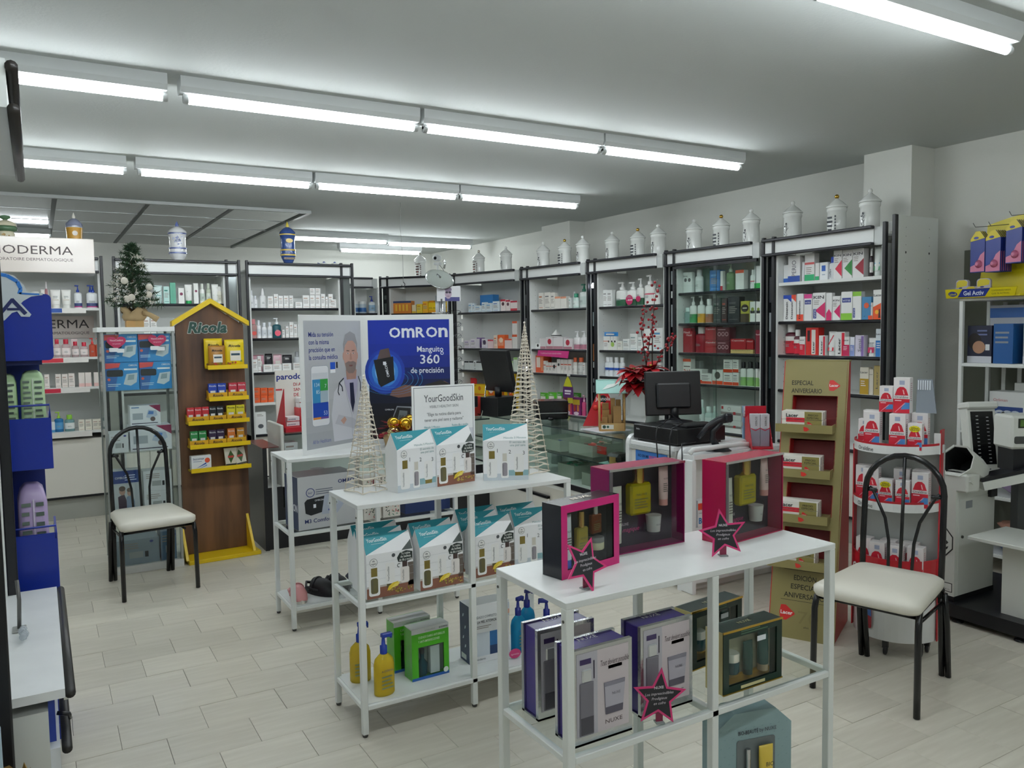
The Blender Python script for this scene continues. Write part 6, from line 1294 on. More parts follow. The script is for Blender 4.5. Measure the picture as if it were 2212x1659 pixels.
t = thing('tray', 'pale blue plastic tray leaning at the left frame edge', 'tray', (-.15, 2.23, 0)); G().prism(rr(-.06, .55, .037, .72, .012), -.006, .006, M('b9d0e0', .3), frame((0, 0, 0), (1, 0, 0), (0, -.12, 1))).obj('tray_panel', t); G().box(-.05, -.09, 0, .03, -.06, .55, M('1a2a5a', .4)).obj('stand_leg', t)
t = thing('paper_bag', 'crumpled brown paper bag at lower left corner', 'bag', (-.11, 2.3, 0), .3); g = G(); n = 14; vs = []; fs = []
for j, (z, r) in enumerate(((0, .06), (.2, .062), (.42, .055), (.47, .06), (.515, .05))):
    for i in range(n): a = 2*PI*i/n; q = r*(1+.18*math.sin(3*a+j)+rnd.uniform(-.08, .08)); vs.append((q*math.cos(a), q*.7*math.sin(a), z+(.02*math.sin(5*a) if j == 4 else 0)))
for j in range(4):
    for i in range(n): fs.append((j*n+i, j*n+(i+1) % n, (j+1)*n+(i+1) % n, (j+1)*n+i))
fs.append(tuple(range(n))[::-1]); G().add(vs, fs, M('a98a4e', .8)).obj('bag_body', t)

# ---------------- blue nappy display ----------------
BL = M('14309a', .3)
t = thing('blue_display', 'royal blue display stand with cloud and letter A sign', 'display stand', (0, 3.6, 0)); X0, X1 = -.46, .035
G().box(X0, .36, 0, X1-.03, .375, 1.75, M('122878', .4)).obj('back_panel', t); G().box(X0, .0, 0, X1, .36, .06, BL).obj('base', t)
G().box(X0, .03, 1.49, X1-.02, .36, 1.72, M('0f226a', .4)).obj('header_box', t)
s = G().prism(rr(X0, 1.508, .055, 1.762, .018), -.004, .004, BL, front(0, 0, 0)).obj('sign_panel', t)
cl_ = [(-.3, 1.68), (-.2, 1.83), (-.12, 1.848), (-.06, 1.83), (-.028, 1.79), (-.024, 1.77), (.0, 1.768), (.03, 1.766), (.028, 1.758), (-.01, 1.752), (-.036, 1.735), (-.044, 1.726), (-.012, 1.684), (-.018, 1.675), (-.046, 1.676), (-.058, 1.696), (-.075, 1.69), (-.1, 1.662), (-.2, 1.64)]
o = G().prism(cl_, .005, .008, M('cdd6da', .4), front()).obj('cloud_plate', s)
g = G(); fr = front(0, -.0085, 0); b_ = M('2a7ad0', .4)
g.line([(-.2, 1.822), (-.13, 1.838), (-.085, 1.83), (-.052, 1.808), (-.042, 1.78), (-.048, 1.762)], .013, b_, fr); g.line([(-.048, 1.764), (-.02, 1.762), (.018, 1.76)], .006, b_, fr)
n_ = M('1a2560', .4); g.line([(-.108, 1.692), (-.07, 1.742)], .012, n_, fr, .0011); g.line([(-.074, 1.742), (-.03, 1.686)], .014, n_, fr, .0012); g.line([(-.09, 1.704), (-.045, 1.704)], .009, n_, fr, .0013); g.obj('letter_sign', o)
for z0, z1 in ((1.085, 1.285), (.36, .832), (.06, .3)):
    g = G(); g.box(X0, 0, z0, X1, .008, z1, BL, .002).box(X1-.008, .008, z0, X1, .355, z1-.004, BL).box(X0, .008, z0, X0+.008, .355, z1-.004, BL).box(X0+.008, .008, z0, X1-.008, .355, z0+.008, BL); g.obj('bin', t)
for z in (1.335, .86): G().tube([(X0, .0, z), (X1-.004, .0, z), (X1-.004, .0, z-.05)], .004, BL, 6).obj('wire_rail', t)
def soft_pack(label, x, y, z, w, d, h, col, bandc, rz=0.):
    t = thing('soft_pack', label, 'pack', (x, y, z), rz, 'soft packs in the blue bins'); vs = []; fs = []; lv = ((0, .86), (.03, 1), (.5, 1.03), (.9, .98), (.97, .8), (1, .5)); cor = []
    for zz, k in lv:
        for px, py in rr(-w/2*k, -d/2*k, w/2*k, d/2*k, min(w, d)*.2, 3): vs.append((px, py, zz*h+rnd.uniform(-.002, .002)))
    n = 16
    for j in range(len(lv)-1):
        for i in range(n): fs.append((j*n+i, j*n+(i+1) % n, (j+1)*n+(i+1) % n, (j+1)*n+i))
    fs += [tuple(range(n))[::-1], tuple(range((len(lv)-1)*n, len(lv)*n))]
    G().add(vs, fs, M(col, .25), True).obj('pack_body', t); g = G(); fr = front(-w/2, -d/2*1.04, 0); g.rect(w*.48, .02*h, w*.54, h*.92, M(bandc, .35), fr); lines(g, w*.1, h*.9, w*.44, 9, h*.055, fr, '6a7a70'); lines(g, w*.58, h*.9, w*.92, 9, h*.06, fr, '5a6a60'); g.rect(w*.56, h*.2, w*.92, h*.3, M('5a7a4a' if col != 'b7a4cc' else '8a76a8', .4), fr); g.obj('print', t)
soft_pack('pale green soft pack in the upper blue bin', -.022, 3.7, 1.0955, .082, .13, .37, 'b4d2a4', 'd4e4cc'); soft_pack('second pale green soft pack cut by the black upright', -.115, 3.7, 1.0955, .08, .13, .36, 'aecb9c', 'cfe0c6'); soft_pack('lilac soft pack in the lower blue bin', -.045, 3.7, .37, .1, .16, .65, 'b7a4cc', 'd8cee4', .05)

# ---------------- glass cabinet with monitor cartons ----------------
CX, CY, CW, CD = .36, 5.90, .45, .40; ALU = M('a9adab', .3, .6)
t = thing('glass_cabinet', 'tall glass cabinet with white top left of wooden candy stand', 'cabinet', (CX, CY, 0))
G().box(0, 0, 0, CW, CD, .05, M('e4e5e2', .4)).obj('plinth', t); G().box(-.02, -.02, 1.622, CW, CD+.02, 1.652, M('eceeec', .4)).obj('top_slab', t)
for x in (0, CW-.018):
    for y in (0, CD-.018): G().box(x, y, .05, x+.018, y+.018, 1.622, ALU, .002).obj('corner_post', t)
for z in (1.232, .815, .392): G().box(.01, .01, z-.006, CW-.01, CD-.01, z, GLASS).obj('glass_shelf', t)
for a in ((.018, .004, CW-.018, .008), (.004, .018, .008, CD-.018), (CW-.008, .018, CW-.004, CD-.018), (.018, CD-.008, CW-.018, CD-.004)): G().box(a[0], a[1], .052, a[2], a[3], 1.62, GLASS).obj('glass_panel', t)
def device_carton(label, x, y, z, w, h, d, col, tp, grp=None, rz=0.):
    t = thing('carton', label, 'carton', (x, y, z+.0005), rz, grp); G().box(0, 0, 0, w, d, h, M(col, .35), .0015).obj('carton_body', t); g = G(); fr = front(); wt = M('eef2f6', .4)
    if tp == 'blue':
        g.flat([(0, h), (w*.45, h), (w*.25, 0), (0, 0)], M('2a62a8', .4), fr); g.flat([(0, h*.98), (w*.45, h*.98), (w*.4, h*.83), (0, h*.78)], M('d84a48', .4), fr, .0008); g.text('OMRON', w*.95, h*.86, h*.09, wt, fr, 'r', bold=1, width=w*.26); g.rect(w*.55, h*.72, w*.95, h*.78, wt, fr)
        g.flat(rr(w*.03, h*.5, w*.52, h*.74, h*.06), M('1c2128', .4), fr, .001); g.flat([(w*.52, h*.22), (w*.62, h*.58), (w*.96, h*.62), (w*.92, h*.28), (w*.74, h*.16)], M('c9d4da', .4), fr, .0012); g.flat([(w*.64, h*.36), (w*.68, h*.55), (w*.86, h*.56), (w*.84, h*.38)], M('8fa4ac', .4), fr, .0015); g.disc(w*.09, h*.4, h*.05, M('e0604a', .4), fr, .001, 10); lines(g, w*.05, h*.24, w*.45, 2, h*.06, fr, 'c8e0f0')
    elif tp == 'white':
        g.flat([(w*.62, h), (w, h), (w, h*.62)], M('8a1c4a', .4), fr); g.rect(w*.05, h*.88, w*.3, h*.93, M('4a7ab0', .4), fr); g.rect(w*.08, h*.3, w*.42, h*.62, M('a8b0b8', .4), fr); g.flat([(w*.52, h*.4), (w*.6, h*.78), (w*.86, h*.72), (w*.9, h*.48), (w*.7, h*.32)], M('b9c6d8', .4), fr, .0008); g.flat([(w*.58, h*.55), (w*.62, h*.72), (w*.78, h*.68), (w*.76, h*.53)], M('4a7ac0', .4), fr, .001); g.disc(w*.74, h*.3, h*.12, M('6a5a58', .4), fr, .0009, 12); g.rect(w*.05, h*.08, w*.9, h*.12, M('3a3a52', .4), fr)
    elif tp == 'plain': lines(g, w*.1, h*.85, w*.6, 3, h*.09, fr); g.rect(w*.3, h*.25, w*.62, h*.5, M('a4a8aa', .4), fr); g.rect(w*.66, h*.25, w*.74, h*.48, INK, fr); g.disc(w*.82, h*.86, h*.07, M('2a3a8c', .4), fr, .001, 12, h*.045)
    elif tp == 'couple':
        g.rect(0, h*.72, w, h, M('1c3a80', .4), fr); g.text('OMRON', w*.1, h*.82, h*.07, wt, fr); lines(g, w*.45, h*.9, w*.9, 3, h*.05, fr, 'c8d4ec'); g.rect(w*.06, h*.08, w*.8, h*.68, M('c2c8cc', .4), fr); g.flat([(w*.2, h*.1), (w*.18, h*.42), (w*.4, h*.48), (w*.5, h*.3), (w*.48, h*.1)], M('4a3a4a', .5), fr, .0008); g.disc(w*.34, h*.54, w*.11, M('b08a7a', .5), fr, .001, 14, h*.09); g.disc(w*.34, h*.6, w*.12, M('4a382e', .5), fr, .0012, 12, h*.06); g.flat([(w*.48, h*.1), (w*.48, h*.4), (w*.66, h*.46), (w*.78, h*.3), (w*.78, h*.1)], M('8a9ab4', .5), fr, .0009); g.disc(w*.6, h*.5, w*.09, M('c49c8a', .5), fr, .001, 14, h*.08); g.disc(w*.6, h*.56, w*.1, M('6a5a4e', .5), fr, .0012, 12, h*.05)
    g.obj('print', t); return t
for i, (dx, z, q) in enumerate(((.022, 1.232, 'lower left'), (.226, 1.232, 'lower right'), (.022, 1.42, 'upper left'), (.226, 1.42, 'upper right'))): device_carton('bright blue monitor carton, %s of four in glass cabinet' % q, CX+dx, CY+.03, z, .2, .186, .2, '2f8ed0', 'blue', 'blue monitor cartons')
def heart(label, x, z):
    t = thing('heart_tag', label, 'tag', (x, CY-.006, z), 0, 'heart tags'); P = []
    for i in range(28): a = 2*PI*i/28; P.append((.0036*16*math.sin(a)**3, .0032*(13*math.cos(a)-5*math.cos(2*a)-2*math.cos(3*a)-math.cos(4*a))))
    G().prism(P, -.001, .001, M('b02a56', .4), front()).obj('heart_card', t); g = G(); fr = front(0, -.0015, 0); g.text('ViscoConfort', 0, .008, .016, M('f0d8e0', .5), fr, 'c', width=.08, bold=1); g.text('test gratuito', 0, -.012, .01, M('f0d0d8', .5), fr, 'c'); g.flat(rr(-.045, -.062, .01, -.036, .006), M('e4e8ea', .4), fr, .001); g.flat(rr(.0, -.068, .045, -.042, .006), M('dfe4e6', .4), fr, .0013); g.obj('print', t); G().tube([(0, 0, .045), (0, .006, .06)], .003, CHROME, 6).obj('hanger', t)
heart('magenta heart tag on left side of glass cabinet front', .452, 1.553); heart('magenta heart tag on right side of glass cabinet front', .70, 1.56)
device_carton('white device carton with plum corner, upper of pair in cabinet', CX+.16, CY+.08, .985, .19, .135, .14, 'e4e6ea', 'white'); device_carton('wide white device carton with plum corner, lower of pair', CX+.15, CY+.04, .815, .26, .168, .2, 'e2e5ea', 'white'); device_carton('plain white device carton left of plum cornered ones', CX+.025, CY+.04, .815, .115, .13, .2, 'dcdfe2', 'plain')
device_carton('dark blue carton with printed couple in glass cabinet', CX+.03, CY+.04, .392, .17, .3, .12, 'b9c0c8', 'couple'); device_carton('white carton, lower of stacked pair right of couple carton', CX+.22, CY+.05, .392, .18, .14, .14, 'dadde0', 'plain', 'stacked white cartons in cabinet'); device_carton('white carton, upper of stacked pair right of couple carton', CX+.22, CY+.05, .533, .18, .14, .14, 'dadde0', 'plain', 'stacked white cartons in cabinet')
device_carton('large grey carton on the floor of glass cabinet', CX+.03, CY+.03, .05, .27, .17, .2, '8a9aa8', 'plain'); device_carton('narrow blue grey carton on floor of glass cabinet', CX+.31, CY+.03, .05, .1, .2, .2, '5a7490', 'plain')
# little christmas tree on the cabinet
t = thing('christmas_tree', 'small artificial christmas tree with white tinsel on glass cabinet', 'christmas tree', (.585, 6.10, 1.6525))
G().prism(rr(-.055, 0, .055, .045, .006), -.05, .05, M('a98a54', .6, 0, 'pine'), front()).obj('wood_block', t)
vs = []; fs = []; n = 16
for j, (z, r) in enumerate(((.045, .062), (.07, .075), (.1, .07), (.115, .085), (.12, .05))):
    for i in range(n): a = 2*PI*i/n; q = r*(1+.08*math.sin(5*a+j)); vs.append((q*math.cos(a), q*math.sin(a), z+(.02*math.sin(4*a) if j > 2 else 0)))
for j in range(4):
    for i in range(n): fs.append((j*n+i, j*n+(i+1) % n, (j+1)*n+(i+1) % n, (j+1)*n+i))
fs.append(tuple(range(n))[::-1]); G().add(vs, fs, M('a8906a', .85), True).obj('burlap', t); G().tube([(.05, -.05, .1), (.09, -.07, .085), (.14, -.08, .05)], [.02, .016, .022], M('a8906a', .85), 8, flat=.5).obj('burlap_tail', t)
G().tube([(0, 0, .1), (0, 0, .56)], [.01, .004], M('4a3a28', .8), 6).obj('trunk', t)
nd = G(); tw = G(); gm = [M('24402c', .7), M('2e4c32', .7), M('3a5438', .7)]; br = M('4a4030', .8)
for b in range(64):
    f = (b+.5)/64; z = .14+.43*f; R = .165*(1-f)**.8+.018; a = b*2.4; tip = Vector((R*math.cos(a), R*math.sin(a)*.9, z+rnd.uniform(-.01, .03))); st = Vector((0, 0, z-.01)); tw.tube([st, tip], .0022, br, 4)
    for k in range(60):
        q = .15+.85*(k+rnd.random())/60; p = st.lerp(tip, q); d = Vector((rnd.gauss(0, 1), rnd.gauss(0, 1), rnd.gauss(.2, .8))).normalized()*(.03+.012*(1-f)); s = d.cross(Vector((.3, .5, .8))).normalized()*.0036
        nd.add([p-s, p+s, p+d], [(0, 1, 2)], gm[k % 3])
tw.obj('twigs', t)['kind'] = 'stuff'; nd.obj('needles', t)['kind'] = 'stuff'
ti = G(); tm_ = M('d8d4c8', .4)
for k in range(330):
    a = rnd.uniform(0, 2*PI); f = rnd.uniform(.05, .9); z = .14+.4*f; R = (.15*(1-f)**.8+.02)*rnd.uniform(.8, 1.1); p = Vector((R*math.cos(a), R*math.sin(a), z))
    if (math.sin(7*f+a*1.5) < -.1): continue
    for _ in range(3):
        d = Vector((rnd.gauss(0, 1), rnd.gauss(0, 1), rnd.gauss(0, .8))).normalized()*.034; s = d.cross(Vector((.2, .9, .3))).normalized()*.0017; ti.add([p-s, p+s, p+d], [(0, 1, 2)], tm_)
ti.obj('tinsel', t)['kind'] = 'stuff'
for i, (x, z) in enumerate(((.09, .27), (.085, .22), (-.02, .2), (-.06, .31), (-.05, .19))): G().ball((x, -.11, z), .024, M('d4cdc0', .6), 10).obj('star_bauble', t)

# ---------------- wooden candy stand ----------------
YEL = M('e8c40e', .35)
t = thing('candy_stand', 'brown wooden candy stand with yellow roof and trays', 'display stand', (.84, 6.06, 0), R_(3)); W = .465
G().prism([(0, .03), (W, .03), (W, 1.66), (W/2, 1.815), (0, 1.66)], -.03, 0, M('7c5638', .5, 0, 'wood'), front()).obj('back_board', t)
for s in (-1, 1):
    P = [(W/2, 1.815), (W/2+s*(W/2+.03), 1.655), (W/2+s*(W/2+.03), 1.69), (W/2, 1.85)]
    G().prism(P if s < 0 else P[::-1], -.02, .05, YEL, front()).obj('roof_board', t)
G().box(-.01, -.19, 0, W+.02, .03, .028, YEL, .003).obj('foot_board', t)
for x in (-.006, W-.012): G().prism([(-.03, .028), (.17, .028), (.0, .27), (-.03, .27)], 0, .018, YEL, frame((x, 0, 0), (0, -1, 0), (0, 0, 1))).obj('side_brace', t)
g = G(); fr = front(0, -.0005, 0)
for dx, dy in ((-.004, 0), (.004, 0), (0, .004), (0, -.004), (.003, .003), (-.003, -.003), (.003, -.003), (-.003, .003)): g.text('Ricola', .08+dx, 1.61+dy, .105, M('e4e6e0', .5), fr, bold=3, shear=.22, width=.27, d=.0005)
g.text('Ricola', .08, 1.61, .105, M('1f4a40', .5), fr, bold=3, shear=.22, width=.27, d=.0016); g.obj('lettering', t)
for x0, z in ((.185, 1.352), (.185, 1.128), (.04, .966), (.045, .798), (.045, .63)):
    o = G().box(x0, -.1, z, W-.005, 0, z+.014, YEL, .002).obj('tray', t); G().box(x0, -.104, z-.004, W-.005, -.098, z+.026, YEL).obj('tray_lip', o)
def on_stand(x, y, z): a = R_(3); return (.83+math.cos(a)*x-math.sin(a)*y, 6.06+math.sin(a)*x+math.cos(a)*y, z+.0005)
def bag(label, x, z, w, h, col, y=-.05):
    t = thing('candy_bag', label, 'candy bag', on_stand(x, y, z), R_(3), 'yellow candy bags'); vs = []; fs = []; m = 8; n2 = 16
    for zz, k in ((0, .3), (.12, 1), (.6, .9), (.88, .25), (1, .1)):
        for i in range(m): vs.append((-w/2+w*i/(m-1), -.017*k*math.sin(PI*i/(m-1))-.001, zz*h))
        for i in range(m): vs.append((w/2-w*i/(m-1), .017*k*math.sin(PI*i/(m-1))+.001, zz*h))
    for j in range(4):
        for i in range(n2): fs.append((j*n2+i, j*n2+(i+1) % n2, (j+1)*n2+(i+1) % n2, (j+1)*n2+i))
    fs += [tuple(range(n2))[::-1], tuple(range(4*n2, 5*n2))]; G().add(vs, fs, M(col, .3), True).obj('bag_body', t)
    g = G(); fr = front(0, -.0185, 0); g.text('Ricola', 0, h*.72, h*.13, M('1a1c18', .5), fr, 'c', bold=2, shear=.2, width=w*.62, d=-.006); g.rect(-w*.25, h*.2, w*.3, h*.58, M('e9e4d8', .5), fr, .0006); g.rect(-w*.2, h*.4, w*.25, h*.48, M('2a4a5a', .5), fr, .001)
    for i in range(5): g.disc(rnd.uniform(-w*.4, w*.4), h*rnd.uniform(.08, .2), .008, M(('8a5a20', 'b83a28', '7a8a30')[i % 3], .5), fr, .001, 7)
    g.obj('print', t)
bag('left yellow candy bag half behind the brown one', .25, 1.366, .125, .2, 'e8c818', -.035); bag('right yellow candy bag on the top tray', .395, 1.366, .135, .19, 'ecd01c', -.04); bag('brown and gold candy bag in front on top tray', .265, 1.366, .115, .15, 'b07a26', -.072)
def cbox(label, x, z, w, h, col, lab='e8e8e4'):
    t = thing('candy_box', label, 'candy box', on_stand(x, -.07, z), R_(3), 'little candy boxes'); G().box(0, 0, 0, w, .03, h, M(col, .35), .0015).obj('box_body', t); g = G(); fr = front(); g.text('Ricola', w*.5, h*.78, h*.16, M('e4e8e8', .5) if col != 'd8cc2a' else M('2a2a20', .5), fr, 'c', bold=1, width=w*.8); g.rect(w*.2, h*.2, w*.8, h*.5, M(lab, .5), fr); g.disc(w*.6, h*.24, w*.12, M('8a4a30', .5), fr, .001, 8); g.obj('print', t)
def ptray(x, z, w, q):
    t = thing('card_tray', 'amber card tray with script word in front of the %s boxes' % q, 'tray', on_stand(x, -.093, z), R_(3), 'amber card trays'); A = M('d9a41c', .4); G().box(0, 0, 0, w, .004, .04, A).box(0, .004, 0, .002, .06, .05, A).box(w-.002, .004, 0, w, .06, .05, A).box(0, .056, 0, w, .06, .055, A).obj('tray_shell', t); G().text('Ricola', w/2, .012, .026, INK, front(0, -.0005, 0), 'c', bold=1, shear=.2, width=w*.55).obj('lettering', t)
bxs = [(1.142, [(.2, '2a4ab0', 'left blue'), (.262, '2a4ab0', 'right blue'), (.34, 'c23a4a', 'left rose'), (.402, 'c23a4a', 'right rose')], .058), (.98, [(.05, 'c8323a', 'left red'), (.1, 'c8323a', 'middle red'), (.15, 'c8323a', 'right red'), (.2, '22282a', 'left black'), (.25, '22282a', 'right black'), (.32, 'd8cc2a', 'left yellow'), (.385, 'd8cc2a', 'right yellow')], .047), (.812, [(.065, '2f8a4a', 'left green'), (.122, '2f8a4a', 'right green'), (.19, '3a2a4a', 'left plum'), (.245, '3a2a4a', 'right plum'), (.32, 'd87a38', 'left orange'), (.385, 'c88a28', 'right amber')], .052)]
for z, L_, w in bxs:
    for x, c, q in L_: cbox('%s candy box on the %s tray of wooden stand' % (q, {1.142: 'second', .98: 'third', .812: 'fourth'}[z]), x, z+.004, w if 'yellow' not in q else .06, .1, c)
for x, z, w, q in ((.193, 1.142, .13, 'blue'), (.33, 1.142, .13, 'rose'), (.045, .98, .145, 'red'), (.195, .98, .115, 'black'), (.315, .98, .135, 'yellow'), (.055, .812, .125, 'green'), (.184, .812, .12, 'plum'), (.308, .812, .135, 'orange')): ptray(x, z, w, q)
t = thing('medicine_box', 'white medicine box with orange globe on lowest candy tray', 'carton', on_stand(.06, -.095, .644), R_(6)); G().box(0, 0, 0, .135, .05, .1, M('e8eaec', .4), .001).obj('box_body', t); g = G(); fr = front(); g.text('bucomax', .012, .072, .022, M('3a4a7a', .5), fr, width=.075, bold=1); g.disc(.108, .064, .018, M('e05a3a', .4), fr, .001, 16); g.flat([(.03, .012), (.1, .05), (.1, .038)], M('2a5ab0', .5), fr); g.flat([(.05, .008), (.105, .034), (.105, .026)], M('4a8ad0', .5), fr, .0008); g.rect(.012, .058, .07, .062, M('8a9ab0', .5), fr); g.obj('print', t)
for x, q, a in ((.335, 'upright', 0), (.415, 'tilted', .35)):
    t = thing('tea_sachet', '%s leaf printed sachet on lowest candy tray' % q, 'sachet', on_stand(x, -.06, .646), R_(3), 'leaf printed sachets'); fr = frame((0, 0, 0), (math.cos(a*.4), 0, math.sin(a*.4)), (-math.sin(a*.4), a, math.cos(a*.4))); G().prism([(-.035, .005), (.035, .005), (.045, .13), (-.045, .13)], -.008, .008, M('d8d4c4', .4), fr).obj('sachet_body', t); g = G(); g.flat([(-.02, .07), (0, .02), (.025, .07), (0, .115)], M('3a5a2a', .5), fr, .009); g.rect(-.02, .06, .02, .075, M('b83a30', .5), fr, .0095); g.rect(-.035, .005, .035, .016, M('2a2a28', .5), fr, .009); g.obj('print', t)
# ---------------- counters ----------------
LAM = M('dedfda', .35); GREEN_G = M('f6fbf9', .03, 0, 'glass'); EDGE = M('2c3a3a', .2)
t = thing('glass_counter', 'long glass display counter in front of the right wall units', 'counter', (3.3, 4.16, 0)); L = 2.2; D = .5
G().box(.0, 0, .02, D, L, .40, M('cfcbc0', .4)).obj('base_cabinet', t); G().box(-.012, 0, .43, .0, L, .47, BLACK, .003).obj('front_rail', t); G().box(0, 0, .40, D, L, .47, LAM).obj('display_floor', t); G().box(-.03, .9, .0, -.012, L, .33, M('dad8d0', .4)).obj('front_panel', t); G().box(-.034, .9, .318, -.008, L, .338, BLACK).obj('panel_rail', t)
for z in (.67, .872):
    o = G().box(-.02 if z > .8 else .01, 0, z-.008, D, L, z, GREEN_G).obj('glass_shelf', t); G().box(-.022 if z > .8 else .008, 0, z-.008, -.0195 if z > .8 else .0105, L, z, EDGE).obj('glass_edge', o)
G().box(-.006, .004, .475, -.002, L-.004, .862, GREEN_G).obj('front_glass', t)
for y in (.004, L*.5, L-.02): G().box(.02, y, .47, D-.01, y+.006, .862, GREEN_G).obj('glass_divider', t)
G().box(D-.012, 0, .47, D, L, .862, M('d9dcd8', .4)).obj('back_panel', t)
for y in (.62, 1.45): G().lathe([(.045, .47), (.045, .862)], M('9ba19e', .3, .3), .42, y, 18).obj('column', t)
def cbx(name, label, cat, x, y, z, w, d, h, col, rz=0., grp=None, top=None):
    o = G().box(0, 0, 0, w, d, h, M(col, .4), .0015, faces={'+z': M(top, .4)} if top else None).obj(name, None, (x, y, z+.0006), rz); tag(o, label, cat, grp)
    p = G(); fr = frame((0, d, 0), (0, -1, 0), (0, 0, 1)); lines(p, .1*d, h*.8, d*.8, 2, h*.25, fr, 'a08a80'); fr = front(); lines(p, .1*w, h*.8, w*.8, 2, h*.25, fr, '9a8a84'); p.obj('print', o); return o
def bin_(label, x, y, z, w, d, h, rz=0., fill=None):
    t = thing('clear_bin', label, 'bin', (x, y, z+.0006), rz, 'pale bins in the glass counter'); m = M('d5dccf', .15, 0, 'liq'); G().box(0, 0, 0, w, d, .004, m).box(0, 0, .004, .004, d, h, m).box(w-.004, 0, .004, w, d, h, m).box(.004, 0, .004, w-.004, .004, h, m).box(.004, d-.004, .004, w-.004, d, h, m).obj('bin_shell', t); G().box(.004, d*.45, .004, w-.004, d*.46, h*.95, m).obj('divider', t)
    if fill:
        g = G()
        for i in range(14): a = rnd.uniform(0, 3); fr = frame((rnd.uniform(.04, w-.04), rnd.uniform(.04, d-.04), h*rnd.uniform(.7, .98)), (math.cos(a), math.sin(a), .1), (-math.sin(a), math.cos(a), .2)); g.prism([(-.025, -.012), (.025, -.012), (.025, .012), (-.025, .012)], 0, .003, M(fill[i % len(fill)], .5), fr)
        g.obj('loose_sachets', t)['kind'] = 'stuff'
bin_('pale divided bin on the glass shelf with red card', 3.4, 4.66, .67, .28, .3, .085, 0, ['d84a3a', 'e8d8c8', 'c88a8a']); bin_('far pale divided bin on the glass shelf', 3.36, 5.02, .67, .3, .34, .085); bin_('white bin of mixed sachets on the counter floor', 3.36, 4.50, .47, .2, .24, .09, 0, ['c87a80', 'e0dcd4', '8a9ab0']); bin_('pale bin with green lettering on the counter floor', 3.42, 4.92, .47, .24, .22, .1, 0, ['dfe4e0', '4a9a7a'])
cbx('card', 'red header card with cream diamonds inside the glass counter', 'card', 3.44, 4.56, .70, .012, .21, .055, 'c8322a'); cbx('card', 'dark blue header card inside far end of glass counter', 'card', 3.45, 5.05, .70, .01, .2, .04, '2a3a78'); cbx('carton', 'white angled medicine carton inside far end of glass counter', 'carton', 3.36, 5.42, .67, .09, .22, .06, 'e0e0dc', .2); cbx('carton', 'white carton stack standing on glass behind column', 'carton', 3.68, 5.0, .67, .1, .22, .15, 'dddcd4')
t = thing('dark_pouch', 'dark pouch with gold clasp on teal card in glass counter', 'pouch', (3.36, 4.30, .6706), .2); G().box(-.03, -.07, 0, .2, .16, .004, M('9fd0c4', .4)).obj('teal_card', t); G().box(.0, .0, .004, .14, .13, .07, M('2a2624', .25), .02).obj('pouch_body', t); G().lathe([(.03, .004), (.03, .05)], M('a8844a', .4), .01, .06, 14).obj('clasp', t)
# register counters, white with rounded ends
def white_counter(label, x, y0, y1, z, dx, cubby=False):
    t = thing('white_counter', label, 'counter', (x, y0, 0)); W = dx; L = y1-y0; ri = M('e8eaea', .25)
    fr = frame((0, 0, 0), (1, 0, 0), (0, 0, 1)); P = lambda h: [(0, 0), (W, 0), (W, h)]+[(.06+.06*math.cos(PI/2+PI/2*i/5), h-.06+.06*math.sin(PI/2+PI/2*i/5)) for i in range(6)]
    for yy in (0, L-.035):
        if yy: G().prism(P(z+.035), 0, .035, ri, frame((0, yy+.035, 0), (1, 0, 0), (0, 0, 1))).obj('end_panel', t)
    G().box(.012, .035 if not cubby else .0, z-.03, W, L-.035, z, ri, .003).obj('counter_top', t)
    if not cubby: G().box(.02, .035, .03, .036, L-.035, z-.03, LAM).obj('front_panel', t); G().box(.0, .035, z-.052, .012, L-.035, z-.03, M('b5b8b6', .4)).obj('front_seam', t)
    else:
        G().prism(rr(0, 0, .03, z-.03, .008), -L+.035, 0, ri, fr).obj('side_panel', t); G().box(W-.03, 0, 0, W, L-.035, z-.03, ri).obj('side_panel', t); G().box(.03, L-.06, .0, W-.03, L-.036, z-.03, LAM).obj('back_panel', t)
        for q in (.40, .08): G().box(.03, .01, q-.02, W-.03, L-.06, q, ri).obj('inner_shelf', t)
        d = G().prism(rr(.035, .1, W-.035, .375, .05), .0, .014, ri, front(0, .012, 0)).obj('lower_door', t); G().ring(W/2, .24, .0, .0, GREY, front(0, .0, 0)) if 0 else None
        G().tube([(.0, .02, z+.012), (.02, .02, z+.03), (W*.55, .03, z+.03), (W*.75, .04, z+.01)], .016, ri, 8).obj('rounded_lip', t)
    return t
t = white_counter('white register counter carrying the black till', 3.3, 3.67, 4.155, .87, .62)
o = G().box(.0, .1, .70, .004, .40, .81, M('3f7cc8', .35)).obj('notice', t, (.014, 0, 0)); g = G(); fr = frame((-.0006, .40, .70), (0, -1, 0), (0, 0, 1)); g.text('NO SIN MI', .025, .07, .026, M('1c2a5a', .5), fr, bold=1, width=.1); g.text('RECETA', .135, .07, .026, M('d84a78', .5), fr, bold=1, width=.09); g.text('MUCHOS MEDICAMENTOS', .02, .04, .014, M('1c2a5a', .5), fr, bold=1, width=.16); g.text('NECESITAN RECETA', .05, .015, .016, M('eef2f8', .5), fr, bold=1, width=.14); g.disc(.03, .02, .025, M('2f5ca8', .4), fr, .0004, 14); g.obj('lettering', o)
white_counter('white scanner counter with open cubby nearest the gold stand', 3.3, 3.53, 3.66, .84, .78, True)
